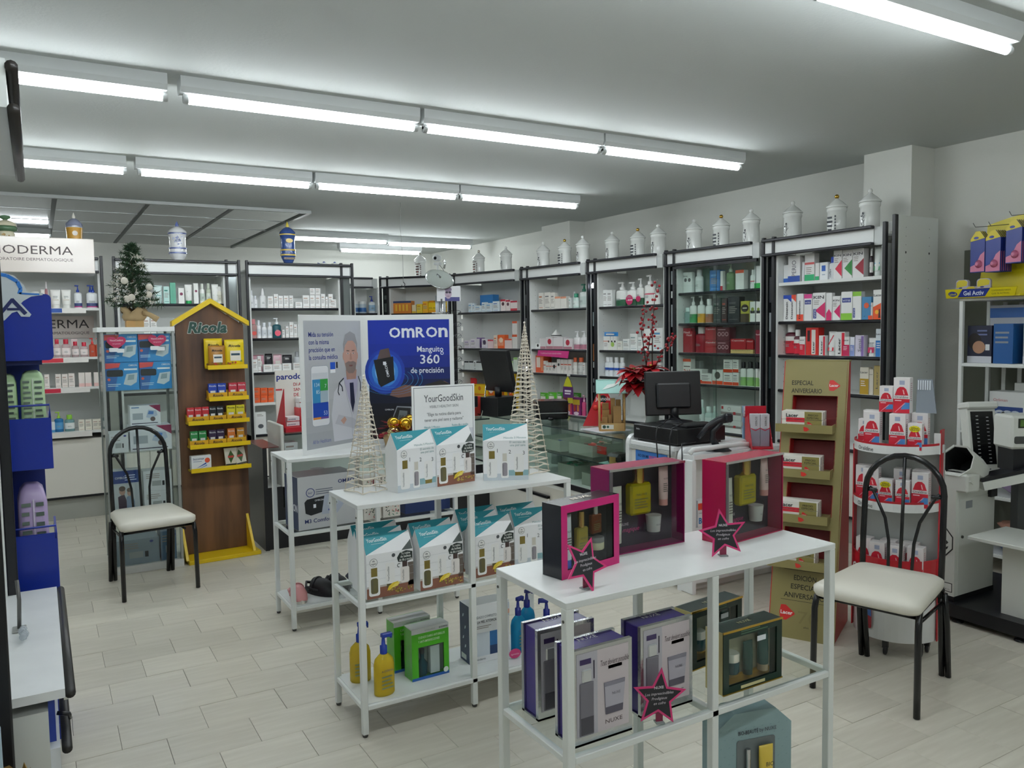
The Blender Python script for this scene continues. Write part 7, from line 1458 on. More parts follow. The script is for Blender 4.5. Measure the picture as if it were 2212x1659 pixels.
for i, (x, q) in enumerate(((3.36, 'left'), (3.43, 'right'))):
    t = thing('carton', '%s white medicine carton with red dotted top in open cubby' % q, 'carton', (x, 3.545, .4006), 0, 'cubby cartons'); G().box(0, 0, 0, .066, .05, .16, M('e6e8ea', .4), .001).obj('carton_body', t); g = G(); fr = front(); g.rect(0, .105, .066, .145, M('e0452c', .4), fr)
    for k in range(6): g.disc(.006+k*.011, .105, .004, M('e0452c', .4), fr, .0006, 6); g.disc(.006+k*.011, .145, .004, M('e6e8ea', .4), fr, .0007, 6)
    g.text('vitamina', .006, .08, .012, INK, fr, width=.05); g.text('B', .006, .02, .05, M('2a7ab8', .5), fr, bold=2); g.obj('print', t)
# till, monitor, scanner
t = thing('till_box', 'flat black till box under the monitor', 'till', (3.325, 3.685, .8706), 0); G().box(0, 0, .012, .40, .42, .105, M('17181a', .35), .004).obj('till_body', t); G().box(.02, .02, 0, .38, .40, .012, BLACK).obj('till_feet', t); G().text('Seiko', .03, .072, .016, M('c9ccd0', .4), frame((-.0006, .42, 0), (0, -1, 0), (0, 0, 1)), bold=1).obj('lettering', t); G().box(.1, .03, .105, .36, .16, .12, M('1e1f22', .3), .004).obj('till_lid', t)
t = thing('monitor', 'black monitor seen from behind on the till', 'monitor', (3.585, 4.0, .976), R_(-22)); G().lathe([(.12, 0), (.12, .008), (.04, .02), (.032, .03)], BLACK, 0, 0, 24, 1, .75).obj('stand_base', t); G().tube([(0, 0, .02), (0, .02, .12)], .028, M('1a1b1e', .4), 12).obj('stand_neck', t)
T = Matrix.Translation((0, .02, .19)) @ Matrix.Rotation(R_(-7), 4, 'X'); G().box(-.19, .0, -.145, .19, .03, .145, M('18191b', .35), .006, T=T).obj('screen_housing', t); G().box(-.12, -.028, -.1, .11, .0, .065, M('1c1d20', .4), .01, T=T).obj('rear_cover', t); G().box(-.182, .03, -.137, .182, .0315, .137, M('101214', .1), T=T).obj('screen', t)
t = thing('barcode_scanner', 'black hand scanner in curved stand on white counter', 'scanner', (3.56, 3.585, .8406), R_(-30)); DK_ = M('24272b', .35); G().lathe([(.085, 0), (.07, .012), (.03, .022), (.02, .03)], DK_, 0, 0, 18, 1, .75).obj('stand_base', t); G().tube([(0, .01, .02), (-.03, .01, .07), (-.03, .0, .12), (.02, -.005, .175)], [.022, .02, .018, .016], DK_, 10).obj('stand_arm', t); G().tube([(-.12, 0, .08), (-.06, -.0, .15), (.0, -.002, .185), (.06, -.004, .2)], [.014, .019, .024, .03], DK_, 10, flat=.8).obj('scanner_handle', t); G().box(.04, -.034, .175, .085, .03, .228, DK_, .01).obj('scanner_head', t)
for i, (P, q) in enumerate((([(3.43, 3.64, .90), (3.30, 3.62, .90), (3.285, 3.6, .8), (3.28, 3.60, .62)], 'cable falling from the scanner handle'), ([(3.5, 3.98, 1.0), (3.36, 3.86, .99), (3.305, 3.845, .98), (3.288, 3.84, .93), (3.28, 3.80, .66)], 'left cable hanging from monitor down white counter'), ([(3.53, 3.98, 1.04), (3.4, 3.72, 1.005), (3.305, 3.71, .985), (3.285, 3.71, .93), (3.28, 3.70, .64)], 'middle cable hanging from monitor down white counter'))): tag(G().tube(P, .004, BLACK, 6).obj('cable', None), 'black '+q, 'cable')
cbx('carton', 'white paper stack under the little wooden house display', 'paper', 3.33, 4.45, .8726, .26, .26, .008, 'dcdfe6')
t = thing('house_display', 'little wooden house shaped display with turquoise roof and kraft boxes', 'display stand', (3.35, 4.51, .882), R_(-35)); PW = M('c9a468', .5, 0, 'pine'); W, D = .18, .14
G().box(0, 0, 0, W, D, .01, PW).box(0, 0, .01, W, .008, .055, PW).box(0, D-.008, .01, W, D, .055, PW).box(0, .008, .01, .008, D-.008, .055, PW).box(W-.008, .008, .01, W, D-.008, .055, PW).obj('tray', t)
for x in (.004, W-.004):
    for y in (.006, D-.006): G().tube([(x, y, .01), (x, y, .27)], .007, PW, 8).obj('post', t)
for s in (0, 1): y0 = -.02 if s == 0 else D+.02; G().prism([(-.02, 0), (W+.02, 0), (W+.02, .13), (-.02, .13)], -.003, .003, M('9fcfc6', .4), frame((0, y0, .265), (1, 0, 0), (0, (D/2-y0), .085))).obj('roof_board', t)
G().flat([(.02, .03), (.1, .06), (.15, .1), (.06, .08)], M('e6efe9', .4), frame((0, -.0235, .265), (1, 0, 0), (0, D/2+.02, .085)), .004).obj('roof_print', t); G().rect(.015, .014, .1, .045, M('e9e6da', .5), front(0, -.0005, 0)).disc(.035, .03, .012, M('2a4a3a', .5), front(0, -.001, 0), .0008, 10).disc(.06, .03, .009, M('2a5a4a', .5), front(0, -.001, 0), .0008, 10).obj('tray_label', t)
k = 0
for x, y, z, w, d, h, q in ((.02, .03, .0105, .04, .04, .08, 'small front left'), (.065, .03, .0105, .025, .03, .1, 'narrow front'), (.1, .03, .0105, .055, .05, .16, 'large front right'), (.025, .085, .0105, .05, .05, .13, 'lower rear left'), (.025, .085, .1415, .045, .05, .045, 'upper rear left'), (.085, .09, .0105, .03, .04, .21, 'tall leaning rear'), (.12, .09, .0105, .035, .045, .2, 'tall rear right')):
    a = R_(-35); tag(G().box(0, 0, 0, w, d, h, M(('a9814c', '9c7442', 'b08a56')[k % 3], .7), .001).obj('kraft_box', None, (3.35+math.cos(a)*x-math.sin(a)*y, 4.51+math.sin(a)*x+math.cos(a)*y, .882+z), a), '%s brown kraft box inside the little wooden house display' % q, 'carton', 'kraft boxes'); k += 1
t = thing('triangle_display', 'red triangular display card with black drop behind wooden house', 'display stand', (3.60, 4.80, .8726), R_(-35)); RD = M('c8202c', .4); G().prism([(-.15, 0), (.15, 0), (.0, .33)], -.004, .004, RD, frame((0, 0, 0), (1, 0, 0), (0, .1, 1))).obj('card', t); g = G(); fr = frame((0, 0, 0), (1, 0, 0), (0, .1, 1)); g.disc(-.0, .2, .03, M('1c1c1e', .4), fr, .005, 14); g.text('Juanola', 0, .19, .04, M('eef0ee', .5), fr, 'c', bold=1, d=.006, width=.11); g.obj('print', t)
for i in range(7): G().ball((rnd.uniform(-.1, .1), -.04, .03+.022*i), .022, M('d8382c', .15), 8).obj('red_sachet', t)
# poinsettia with berry twigs in a glass vase
t = thing('poinsettia', 'red poinsettia with tall berry twigs in vase behind monitor', 'plant', (3.60, 4.24, .8726)); LF = [M(c, .5) for c in ('a8141e', 'c01c26', '8a1018', 'b41822')]
G().lathe([(.06, 0), (.065, .01), (.045, .1), (.05, .2), (.045, .2), (.04, .1), (.055, .012)], M('cfd8d4', .1, 0, 'liq'), n=18, cap=False).obj('vase', t); ce = Vector((-.12, .05, .42)); G().tube([(0, 0, .02), (.0, 0, .25), tuple(ce)], [.01, .008, .008], M('2a3a28', .6), 6).obj('stem', t)
def leaf(o, d, upv, L, w, m, nm):
    d = Vector(d).normalized(); s = d.cross(Vector(upv)).normalized(); n = s.cross(d); P = []; pr = ((0, .02, 0), (.25, .75, .04), (.5, 1, .02), (.78, .6, -.06), (1, .02, -.16)); vs = []
    for f, k, dz in pr: c = Vector(o)+d*L*f+n*L*dz; vs += [c-s*w*k/2+n*.12*w*k, c, c+s*w*k/2+n*.12*w*k]
    fs = []
    for i in range(4): a = i*3; fs += [(a, a+1, a+4, a+3), (a+1, a+2, a+5, a+4)]
    G().add(vs, fs, m, True).obj(nm, t)
for hd, cc in enumerate((ce, ce+Vector((.11, -.05, .02)), ce+Vector((.04, .02, -.08)))):
    if hd: G().tube([(0, 0, .28), tuple(cc)], .006, M('2a3a28', .6), 6).obj('stem', t)
    for ring, (nL, L, el) in enumerate(((8, .15, -.3), (8, .14, .1), (6, .1, .6))):
        for i in range(nL): a = 2*PI*i/nL+ring*.5+hd; leaf(cc, (math.cos(a)-.35, math.sin(a)*.8-.25, el+rnd.uniform(-.25, .2)), (0, 0, 1), L*rnd.uniform(.85, 1.1), L*.5, LF[(i+ring) % 4], 'petal_leaf')
    for i in range(6): G().ball(tuple(cc+Vector((rnd.uniform(-.015, .015), rnd.uniform(-.015, .015), .03))), .006, M(('c8b03a', '6a8a3a')[i % 2], .5), 6).obj('flower_bud', t)
for i in range(5): a = i*1.3; leaf((0, 0, .3), (math.cos(a), math.sin(a), -.1), (0, 0, 1), .14, .07, M('26382a', .5), 'green_leaf')
tw = []; bt = G()
for b0, b1, top in (((.0, 0, .4), (.0, -.0, .75), (.03, -.02, 1.05)), ((-.04, .0, .4), (-.06, .04, .7), (-.02, .03, .9)), ((.0, 0, .42), (.06, -.05, .58), (.12, -.1, .68)), ((-.04, .03, .4), (-.03, .0, .6), (.0, -.02, .8))):
    G().tube([b0, b1, top], [.004, .003, .0015], M('3a2a22', .7), 5).obj('twig', t)
    for i in range(24):
        f = .25+.75*i/24; p = Vector(b0).lerp(Vector(b1), f*2) if f < .5 else Vector(b1).lerp(Vector(top), f*2-1); p += Vector((rnd.gauss(0, .016), rnd.gauss(0, .016), rnd.gauss(0, .01))); G().ball(tuple(p), rnd.uniform(.008, .0115), M('9a1420' if i % 3 else '7a0e18', .3), 7).obj('berry', t)
t = thing('toothpaste_display', 'red counter display with slim grey toothpaste cartons', 'display stand', (3.76, 3.5, .8406), R_(-35)); RD = M('c41c30', .4)
for x in (0, .125): G().prism([(-.01, 0), (.2, 0), (.2, .17), (.12, .2)], 0, .004, RD, frame((x, .0, 0), (0, 1, 0), (0, 0, 1)), RD).obj('side_card', t)
G().box(0, .0, 0, .13, .2, .01, RD).box(0, .19, .01, .13, .195, .25, RD).obj('back_card', t)
for i, q in enumerate(('left', 'right')):
    a = R_(-35); x, y = .008+i*.058, .06; o = G().box(0, 0, 0, .055, .05, .2, M('d6d8de', .4), .001).obj('carton', None, (3.76+math.cos(a)*x-math.sin(a)*y, 3.5+math.sin(a)*x+math.cos(a)*y, .8512), a); tag(o, '%s slim grey and white carton in red counter display' % q, 'carton', 'slim toothpaste cartons'); g = G(); fr = front(); g.rect(0, .0, .055, .11, M('9a9cac', .4), fr); g.flat([(0, .11), (.0275, .095), (.055, .11), (.055, .116), (.0275, .101), (0, .116)], M('c8304a', .4), fr, .0008); g.text('XEROS', .038, .125, .018, INK, fr, rot=PI/2, width=.06); g.obj('print', o)
o = cbx('carton', 'pale blue leaflet carton standing behind red counter display', 'carton', 3.92, 3.72, .8406, .07, .04, .24, '7ba0c0', R_(-35)); G().rect(0, .17, .07, .24, M('e6e8ee', .4), front()).text('EPAPLUS', .006, .2, .016, M('4a6aa0', .5), front(), width=.058, bold=1, d=.0012).flat([(0, .17), (.035, .158), (.07, .17), (.07, .175), (.035, .163), (0, .175)], M('c83a50', .4), front(), .001).obj('print', o)
# far counter along the back units
t = thing('far_counter', 'low black fronted counter with glass top behind poster shelf', 'counter', (1.38, 5.95, 0)); L = 1.9
G().box(0, .0, 0, .03, .5, .76, BLACK).obj('end_panel', t); G().box(.03, .02, 0, L, .04, .46, BLACK).obj('front_panel', t); G().box(.0, .0, .76, .12, .5, .765, M('6a2a22', .2)).obj('end_cap', t); G().box(.03, .04, .44, L, .5, .46, LAM).obj('display_floor', t); G().box(.14, .02, .30, .165, .42, .92, M('d9dad4', .4), .006).obj('white_screen', t)  # red-brown top of the end panel is a reflection put into its colour
G().box(.17, .02, .842, L, .5, .85, GREEN_G).obj('glass_top', t); G().box(.17, .016, .84, L, .02, .852, EDGE).obj('glass_edge', t); G().box(.17, .03, .64, L, .48, .646, GREEN_G).obj('glass_shelf', t); G().box(.17, .49, .46, L, .5, .84, M('d2d4d0', .4)).obj('back_panel', t); G().box(.31, -.002, .67, .75, .004, .86, M('6c3f93', .35)).obj('notice', t, (0, .012, 0))
g = G(); fr = front(0, .0095, 0); g.rect(.40, .69, .64, .845, M('dcd4e4', .4), fr); g.text('PIDE CITA CON NUESTRO', .42, .80, .02, M('6a5a7a', .5), fr, width=.2, d=.0014); g.obj('notice_print', t)
for i, (x, w, c, q) in enumerate(((.2, .1, 'dfe2e4', 'left white'), (.55, .14, 'b8c4cc', 'grey blue'), (1.0, .12, 'e2e2dc', 'middle white'), (1.6, .1, 'd8d0bc', 'cream'))): cbx('carton', '%s carton on the glass shelf of far counter' % q, 'carton', 1.38+x, 6.1, .646, w, .15, .12, c, 0, 'far counter cartons')
t = thing('toothpaste_display', 'red and white toothpaste display on far counter left of poster', 'display stand', (1.58, 6.05, .8506), R_(4)); RD = M('c01c2c', .35)
G().box(0, 0, 0, .34, .24, .035, RD).obj('base', t); G().box(0, .2, .035, .34, .215, .46, M('e9e4dc', .4)).obj('header_card', t); G().prism([(0, .035), (.2, .035), (.2, .33)], 0, .006, RD, frame((0, .205, 0), (0, -1, 0), (0, 0, 1))).obj('side_card', t); G().box(.14, .07, .035, .34, .2, .17, RD).obj('step', t)
g = G(); fr = front(0, .2, 0); g.text('parodontax', .008, .39, .062, M('1f2f8c', .5), fr, bold=2, width=.33); g.text('DI ADIÓS AL', .14, .335, .036, M('b82634', .5), fr, bold=1, width=.18); g.text('SANGRADO', .14, .295, .036, M('b82634', .5), fr, bold=1, width=.18); g.text('DE ENCÍAS', .14, .255, .036, M('b82634', .5), fr, bold=1, width=.17); g.rect(.0, .305, .05, .318, M('c83a44', .4), fr); g.text('x4', .14, .006, .026, M('eee8e6', .5), front(0, -.0005, 0), bold=2); g.obj('lettering', t)
for i, (x, y, z, w, tt) in enumerate(((.03, .06, .0356, .1, 0), (.035, .06, .0736, .095, 0), (.145, .08, .1706, .15, 1), (.145, .09, .2106, .15, 1))):
    a = R_(4); o = G().box(0, 0, 0, w, .1, .036, M('e9e9ea', .4), .001).obj('carton', None, (1.58+math.cos(a)*x-math.sin(a)*y, 6.05+math.sin(a)*x+math.cos(a)*y, .8506+z), a); tag(o, '%s white toothpaste carton on red display of far counter' % ('lower left', 'upper left', 'lower right', 'upper right')[i], 'carton', 'white toothpaste cartons'); g = G(); fr = front(); g.text('parodontax', .01, .013, .016, M('1f2f6c', .5), fr, bold=1, width=w*.6); g.rect(0, 0, w, .005, M('c02a38', .4), fr); g.obj('print', o)
# second till at the far corner of the counters
t = thing('monitor', 'slim black monitor seen edge on beside tall wicker tree', 'monitor', (3.36, 5.95, .8726), R_(18)); G().box(-.12, -.1, 0, .12, .1, .16, M('141518', .35), .004).obj('till_body', t); G().tube([(0, 0, .16), (0, 0, .24)], .03, BLACK, 10).obj('stand_neck', t); T = Matrix.Translation((0, 0, .38)) @ Matrix.Rotation(R_(78), 4, 'Z') @ Matrix.Rotation(R_(-12), 4, 'X'); G().box(-.2, -.02, -.18, .2, .025, .18, M('17181a', .35), .006, T=T).obj('screen_housing', t)
t = thing('printer', 'glossy black printer at far end of glass counter', 'printer', (3.58, 5.48, .8726), R_(-25)); G().box(-.13, -.11, 0, .13, .11, .15, M('101114', .15), .008).obj('printer_body', t); G().box(-.12, -.112, .05, .12, -.108, .055, GREY).obj('paper_slot', t); G().ball((-.02, -.15, .012), .03, M('0c0c0e', .1), 12, .5).obj('mouse', t)
t = thing('label_printer', 'stacked black label printer left of yellow discount cartons', 'printer', (3.08, 6.12, .8506), 0); G().box(-.08, -.1, 0, .08, .1, .1, BLACK, .004).obj('lower_unit', t); G().box(-.09, -.12, .1, .11, .1, .19, M('17181c', .3), .004).obj('upper_unit', t); G().box(-.06, -.1, .19, .07, .09, .225, M('d8d8d2', .4), .01).obj('white_lid', t)
for z in (.055, .125): G().box(-.06, -.1225 if z > .1 else -.1015, z, -.01, -.12 if z > .1 else -.1, z+.006, M('d8dce0', .4)).obj('button', t)
tag(G().tube([(3.2, 5.98, .852), (3.24, 5.99, .95), (3.27, 6.0, 1.13)], .006, CHROME, 8).obj('chrome_rod', None), 'thin chrome rod standing on counter before yellow cartons', 'rod')
# spectacle rack
t = thing('spectacle_rack', 'chrome spectacle rack with tilted mirror right of poster', 'rack', (3.02, 6.32, .8506), R_(-12)); G().lathe([(.1, 0), (.1, .01), (.02, .02)], CHROME, n=20).obj('rack_base', t); G().tube([(0, 0, .01), (0, 0, 1.02)], .014, CHROME, 10).obj('pole', t); G().box(-.045, .03, .05, .045, .036, 1.05, M('a8acae', .25, .5)).obj('back_strip', t)
T = Matrix.Translation((-.01, 0, 1.19)) @ Matrix.Rotation(R_(52), 4, 'X') @ Matrix.Rotation(R_(8), 4, 'Y'); G().lathe([(.001, -.004), (.125, -.004), (.13, 0), (.125, .004), (.001, .004)], CHROME, n=28, T=T @ Matrix.Diagonal((1, .85, 1, 1))).obj('mirror_frame', t); G().lathe([(.001, .0045), (.118, .0048)], M('c4c8c4', .03, 1), n=28, T=T @ Matrix.Diagonal((1, .85, 1, 1)), cap=False).obj('mirror_glass', t); G().tube([(.03, 0, 1.28), (.04, 0, 1.33), (.03, .01, 1.35)], .01, CHROME, 8).obj('mirror_hook', t)
o = G().box(-.04, -.01, 1.0, .17, -.004, 1.13, M('e6e6ea', .4)).obj('photo_card', t); g = G(); fr = front(0, -.0105, 0); g.rect(.03, 1.0, .16, 1.035, M('4a4a88', .4), fr); g.disc(.06, 1.065, .03, M('b9a4b8', .5), fr, .0007, 18, .045); g.disc(.06, 1.1, .032, M('8a7a94', .5), fr, .0009, 14, .02); g.disc(.047, 1.075, .012, M('2a2436', .3), fr, .0012, 12, .009); g.disc(.074, 1.075, .012, M('2a2436', .3), fr, .0012, 12, .009); g.line([(.047, 1.077), (.074, 1.077)], .004, M('2a2436', .3), fr, .0013); g.rect(.05, 1.04, .07, 1.046, M('8a6a7a', .5), fr, .001); g.obj('photo_print', o)
for i in range(9):
    z = .1+.1*i; G().tube([(0, -.005, z+.85*0), (.0, -.05, z), ], .004, CHROME, 6).obj('peg', t); G().tube([(-.09, -.03, z), (.06, -.03, z)], .004, CHROME, 6).obj('cross_bar', t); G().lathe([(.017, z-.012), (.017, z+.012)], M('d8dadb', .15, .8), n=12).obj('collar', t)
    a = R_(-12); e = thing('spectacles', 'pair of spectacles with paper tag, %s from top of chrome rack' % ('ninth', 'eighth', 'seventh', 'sixth', 'fifth', 'fourth', 'third', 'second', 'first')[i], 'spectacles', (3.02+math.cos(a)*.10+math.sin(a)*.05*1, 6.32+math.sin(a)*.10-math.cos(a)*.05, .8506+z), a, 'spectacles on the rack'); fm = M(('1c1a1a', '4a3a34', '6a6a70', '2a2a3a')[i % 4], .3)
    for s in (-1, 1): G().tube([(s*.033+.026*math.cos(2*PI*k/14), 0, .019*math.sin(2*PI*k/14)) for k in range(14)], .0022, fm, 5, True).obj('rim', e); G().lathe([(.001, 0), (.025, 0)], GLASS, n=14, T=Matrix.Translation((s*.033, 0, 0)) @ Matrix.Rotation(PI/2, 4, 'X') @ Matrix.Diagonal((1, .75, 1, 1)), cap=False).obj('lens', e); G().tube([(s*.06, 0, .005), (s*.062, .07, .004), (s*.06, .11, -.012)], .002, fm, 5).obj('temple', e)
    G().tube([(-.008, 0, .004), (0, -.003, .008), (.008, 0, .004)], .002, fm, 5).obj('bridge', e); G().box(.06, -.002, -.055, .075, -.001, -.02, PAPER).obj('price_tag', e)
cbx('carton', 'red and cream carton beside foot of spectacle rack', 'carton', 3.16, 6.2, .8506, .16, .08, .17, 'c0362e', R_(-10))

# ---------------- chairs ----------------
def chair(label, x, y, rz):
    t = thing('dining_chair', label, 'chair', (x, y, 0), rz, 'black metal chairs with cream seats'); BK = M('111214', .22); r = .0135
    g = G(); P = [(rr(-.215, -.255, .215, .215, .05, 4), .425), (rr(-.222, -.262, .222, .222, .055, 4), .438), (rr(-.222, -.262, .222, .222, .055, 4), .462), (rr(-.2, -.24, .2, .2, .05, 4), .478), (rr(-.1, -.12, .1, .1, .03, 4), .484)]; vs = []; fs = []; n = 20
    for pl, z in P: vs += [(a*(1 if b < 0 else .88), b, z+(.0 if b < .1 else .004)) for a, b in pl]
    for j in range(4):
        for i in range(n): fs.append((j*n+i, j*n+(i+1) % n, (j+1)*n+(i+1) % n, (j+1)*n+i))
    fs += [tuple(range(n))[::-1], tuple(range(4*n, 5*n))]; g.add(vs, fs, M('dcd8cb', .38, 0, 'vinyl'), True); g.obj('seat', t)
    for s in (-1, 1):
        G().tube([(s*.215, -.232, .002), (s*.213, -.225, .36), (s*.21, -.21, .41), (s*.2, -.17, .428), (s*.175, .15, .42)], r, BK, 10).obj('leg', t)
        for dx, q in ((0, 'leg'), (.027, 'leg_rail')): G().tube([(s*(.165+dx), .275, .002), (s*(.168+dx*.9), .24, .25), (s*(.17+dx*.6), .215, .40)], r*.98, BK, 8).obj(q, t)
        G().tube([(s*.185, -.1, .36), (s*.18, .2, .36)], .008, BK, 6).obj('side_rung', t)
        G().tube([(s*.05, .2, .43), (s*.055, .215, .6), (s*.075, .225, .7), (s*.135, .238, .82), (s*.152, .24, .835)], .0075, BK, 8).obj('back_rod', t); G().tube([(s*.118, .236, .822), (s*.162, .24, .822)], .0085, BK, 6).obj('rod_peg', t)
    arch = [(-.17, .212, .38), (-.172, .222, .6), (-.17, .238, .82)]+[(.17*math.cos(PI-PI*i/12), .24+.012*math.sin(PI*i/12), .83+.165*math.sin(PI*i/12)) for i in range(13)]+[(.17, .238, .82), (.172, .222, .6), (.17, .212, .38)]
    G().tube(arch, .0135, BK, 10).obj('back_arch', t); G().tube([(0, .2, .43), (0, .222, .65), (0, .245, .99)], .008, BK, 8).obj('back_rod', t); G().tube([(-.19, .2, .418), (.19, .2, .418)], .008, BK, 6).obj('seat_rail', t); G().tube([(-.2, -.2, .405), (.2, -.2, .405)], .008, BK, 6).obj('seat_rail', t)
chair('black metal chair with cream seat before the glass cabinet', .567, 5.535, R_(6.7)); chair('black metal chair with cream seat before red mouthwash stand', 3.165, 2.18, R_(-74.2))

# ---------------- gold display stand ----------------
GD = M('8f8454', .42); RS = M('b81c1e', .4); RI = M('7a1214', .5)
t = thing('gold_display_stand', 'tall olive gold cardboard stand with red sides and trays', 'display stand', (3.204, 2.861, 0), R_(-62.2)); W = .322; S = 1.4432; vy_, vz_ = .33/S, 1.405/S; fr = frame((0, 0, 0), (1, 0, 0), (0, vy_, vz_))
for x in (0, W-.004): G().prism([(0, 0), (-.41, 0), (-.40, 1.41), (-.33, 1.405)], 0, .004, RS, frame((x, 0, 0), (0, -1, 0), (0, 0, 1))).obj('side_panel', t)
G().box(.004, .40, 0, W-.004, .404, 1.40, RS).obj('back_panel', t); G().box(0, .33, 1.404, W, .405, 1.412, GD).obj('top_panel', t)
lev = (1.105, .872, .640, .408); sl = (.05, .272); edges = [0]
for l in sorted(lev): edges += [l-.01, l+.155]
edges.append(S)
for i in range(0, len(edges), 2): G().prism([(0, edges[i]), (W, edges[i]), (W, edges[i+1]), (0, edges[i+1])], -.004, 0, GD, fr).obj('face_panel', t)
for l in lev:
    for a, b in ((0, sl[0]), (sl[1], W)): G().prism([(a, l-.01), (b, l-.01), (b, l+.155), (a, l+.155)], -.004, 0, GD, fr).obj('face_panel', t)
    z = l*vz_; y = l*vy_; G().prism([(sl[0], l-.01), (sl[1], l-.01), (sl[1], l+.155), (sl[0], l+.155)], -.09, -.085, RI, fr).obj('slot_back', t)
    for a in (sl[0]-.004, sl[1]): G().prism([(0, l-.01), (.085, l-.01), (.085, l+.155), (0, l+.155)], 0, .004, M('b01c1c', .45), frame(fr[0]+fr[1]*a, -fr[3], fr[2])).obj('slot_side', t)
    G().box(-.012, y-.085, z-.018, sl[1], y+.08, z-.012, GD).obj('tray', t); o = G().box(-.012, y-.09, z-.035, sl[1]+.0, y-.085, z+.008, GD).obj('tray_lip', t); G().box(sl[1]-.004, y-.085, z-.035, sl[1], y, z+.008, GD).obj('tray_side', t)
    g = G(); f2 = front(0, y-.0905, z-.015); g.flat([(.13, .012), (.15, .008), (.16, -.002), (.145, -.012), (.132, -.01)], M('d23028', .4), f2); g.obj('emblem', o)
def shield(g, x, y, s, fr_, txt='Lacer'):
    P = [(-.42, .5), (-.1, .52), (.5, .05), (.52, -.05), (-.05, -.5), (-.42, -.48), (-.5, 0)]; g.flat([(x+a*s, y+b*s) for a, b in P], M('cf2a26', .4), fr_, .0006); g.text(txt, x-.02*s, y-.1*s, s*.34, M('f0e8e4', .5), fr_, 'c', bold=2, width=s*.8, d=.0012)
g = G(); dk_ = M('2a2718', .5); g.text('ESPECIAL', .04, 1.315, .034, dk_, fr, bold=1, width=.11); g.text('ANIVERSARIO', .04, 1.272, .034, dk_, fr, bold=1, width=.155); shield(g, .255, 1.315, .056, fr)
g.rect(.06, .345, .29, .347, dk_, fr); g.text('EDICIÓN', .165, .295, .036, dk_, fr, 'c', bold=1, width=.11); g.text('ESPECIAL', .165, .25, .036, dk_, fr, 'c', bold=1, width=.135); g.text('ANIVERSARIO', .165, .205, .036, dk_, fr, 'c', bold=1, width=.2); g.rect(.05, .19, .29, .192, dk_, fr); shield(g, .085, .125, .075, fr)
g.text('70', .14, .08, .09, M('857a4c', .45), fr, bold=0, width=.1); g.text('años', .17, .06, .014, dk_, fr); g.obj('lettering', t)
a = R_(-62.2); nm = ('top', 'second', 'third', 'lowest')
for k, l in enumerate(lev):
    for i in (0, 1):
        for j in (0, 1):
            x, y, z = .018+.0*i, l*vy_-.08+.052*j, l*vz_-.0115+.044*i; o = G().box(0, 0, 0, .205, .048, .042, M('e6e2da', .4), .001).obj('toothpaste_carton', None, (3.204+math.cos(a)*x-math.sin(a)*y, 2.861+math.sin(a)*x+math.cos(a)*y, z), a); tag(o, '%s %s toothpaste carton on %s tray of gold stand' % (('lower', 'upper')[i], ('front', 'rear')[j], nm[k]), 'carton', 'toothpaste cartons on the gold stand')
            g = G(); f2 = front(); g.rect(.115, 0, .2, .042, M('8a8048', .4), f2); g.rect(.022, .0 if i else .03, .115, .01 if i else .042, M('cc2436', .4), f2); g.text('Lacer', .022, .013 if i else .003, .025, M('1c1c22', .5), f2, bold=2, width=.062)
            if i: g.text('PRECIO', .157, .02, .013, M('2a2718', .5), f2, 'c', bold=1, width=.05); g.text('ESPECIAL', .157, .006, .013, M('2a2718', .5), f2, 'c', bold=1, width=.06)
            else: shield(g, .14, .02, .026, f2)
            f3 = frame((.205, 0, 0), (0, 1, 0), (0, 0, 1)); g.text('Lacer', .03, .005, .018, INK, f3, bold=1, rot=PI/2, width=.032); g.obj('print', o)

# ---------------- red mouthwash stand ----------------
t = thing('mouthwash_stand', 'half round red and white mouthwash stand on castors behind chair', 'display stand', (3.635, 2.435, 0), R_(-70.9)); RM = M('b8202c', .35); WM = M('e2e3e2', .35); Rr = .2
arc = lambda r_, n=20: [(-r_*math.cos(PI*i/n), -r_*math.sin(PI*i/n)) for i in range(n+1)]
UP_ = (Vector((0, 0, 0)), Vector((1, 0, 0)), Vector((0, 1, 0)), Vector((0, 0, 1)))
G().prism(arc(Rr*.97), .075, .30, WM, UP_).obj('base_drum', t)
def shell(z0, z1, r_, th, mat, nm, par=t):
    g = G(); A = arc(r_); B = arc(r_-th); vs = [(x, y, z) for x, y in A for z in (z0, z1)]+[(x, y, z) for x, y in B for z in (z0, z1)]; n = len(A); fs = []
    for i in range(n-1): a, b = 2*i, 2*i+2; c, d = 2*n+2*i, 2*n+2*i+2; fs += [(a, b, b+1, a+1), (d, c, c+1, d+1), (a+1, b+1, d+1, c+1), (b, a, c, d)]
    g.add(vs, fs, mat, False); return g.obj(nm, par)
o = shell(.30, .475, Rr, .006, RM, 'pocket_band'); G().prism(arc(Rr*.95), .36, .368, WM, UP_).obj('pocket_floor', t)
for z in (1.005, .73): G().prism(arc(Rr*.97), z-.01, z, M('c9cbca', .35), UP_).obj('shelf', t); s_ = shell(z-.022, z+.018, Rr*1.01, .004, WM, 'shelf_lip'); shell(z+.018, z+.028, Rr*1.01, .004, RM, 'lip_edge', s_)
G().box(-Rr-.005, .0, .075, Rr+.005, .012, 1.02, M('b4b8b6', .4)).obj('back_panel', t)
for s in (-1, 1): G().box(s*Rr-(.006 if s > 0 else 0), -.05, .075, s*Rr+(0 if s > 0 else .006), .012, 1.095 if s > 0 else 1.0, RM).obj('side_board', t)
G().box(Rr-.03, -.055, .98, Rr-.002, -.05, 1.08, WM).obj('side_clip', t)
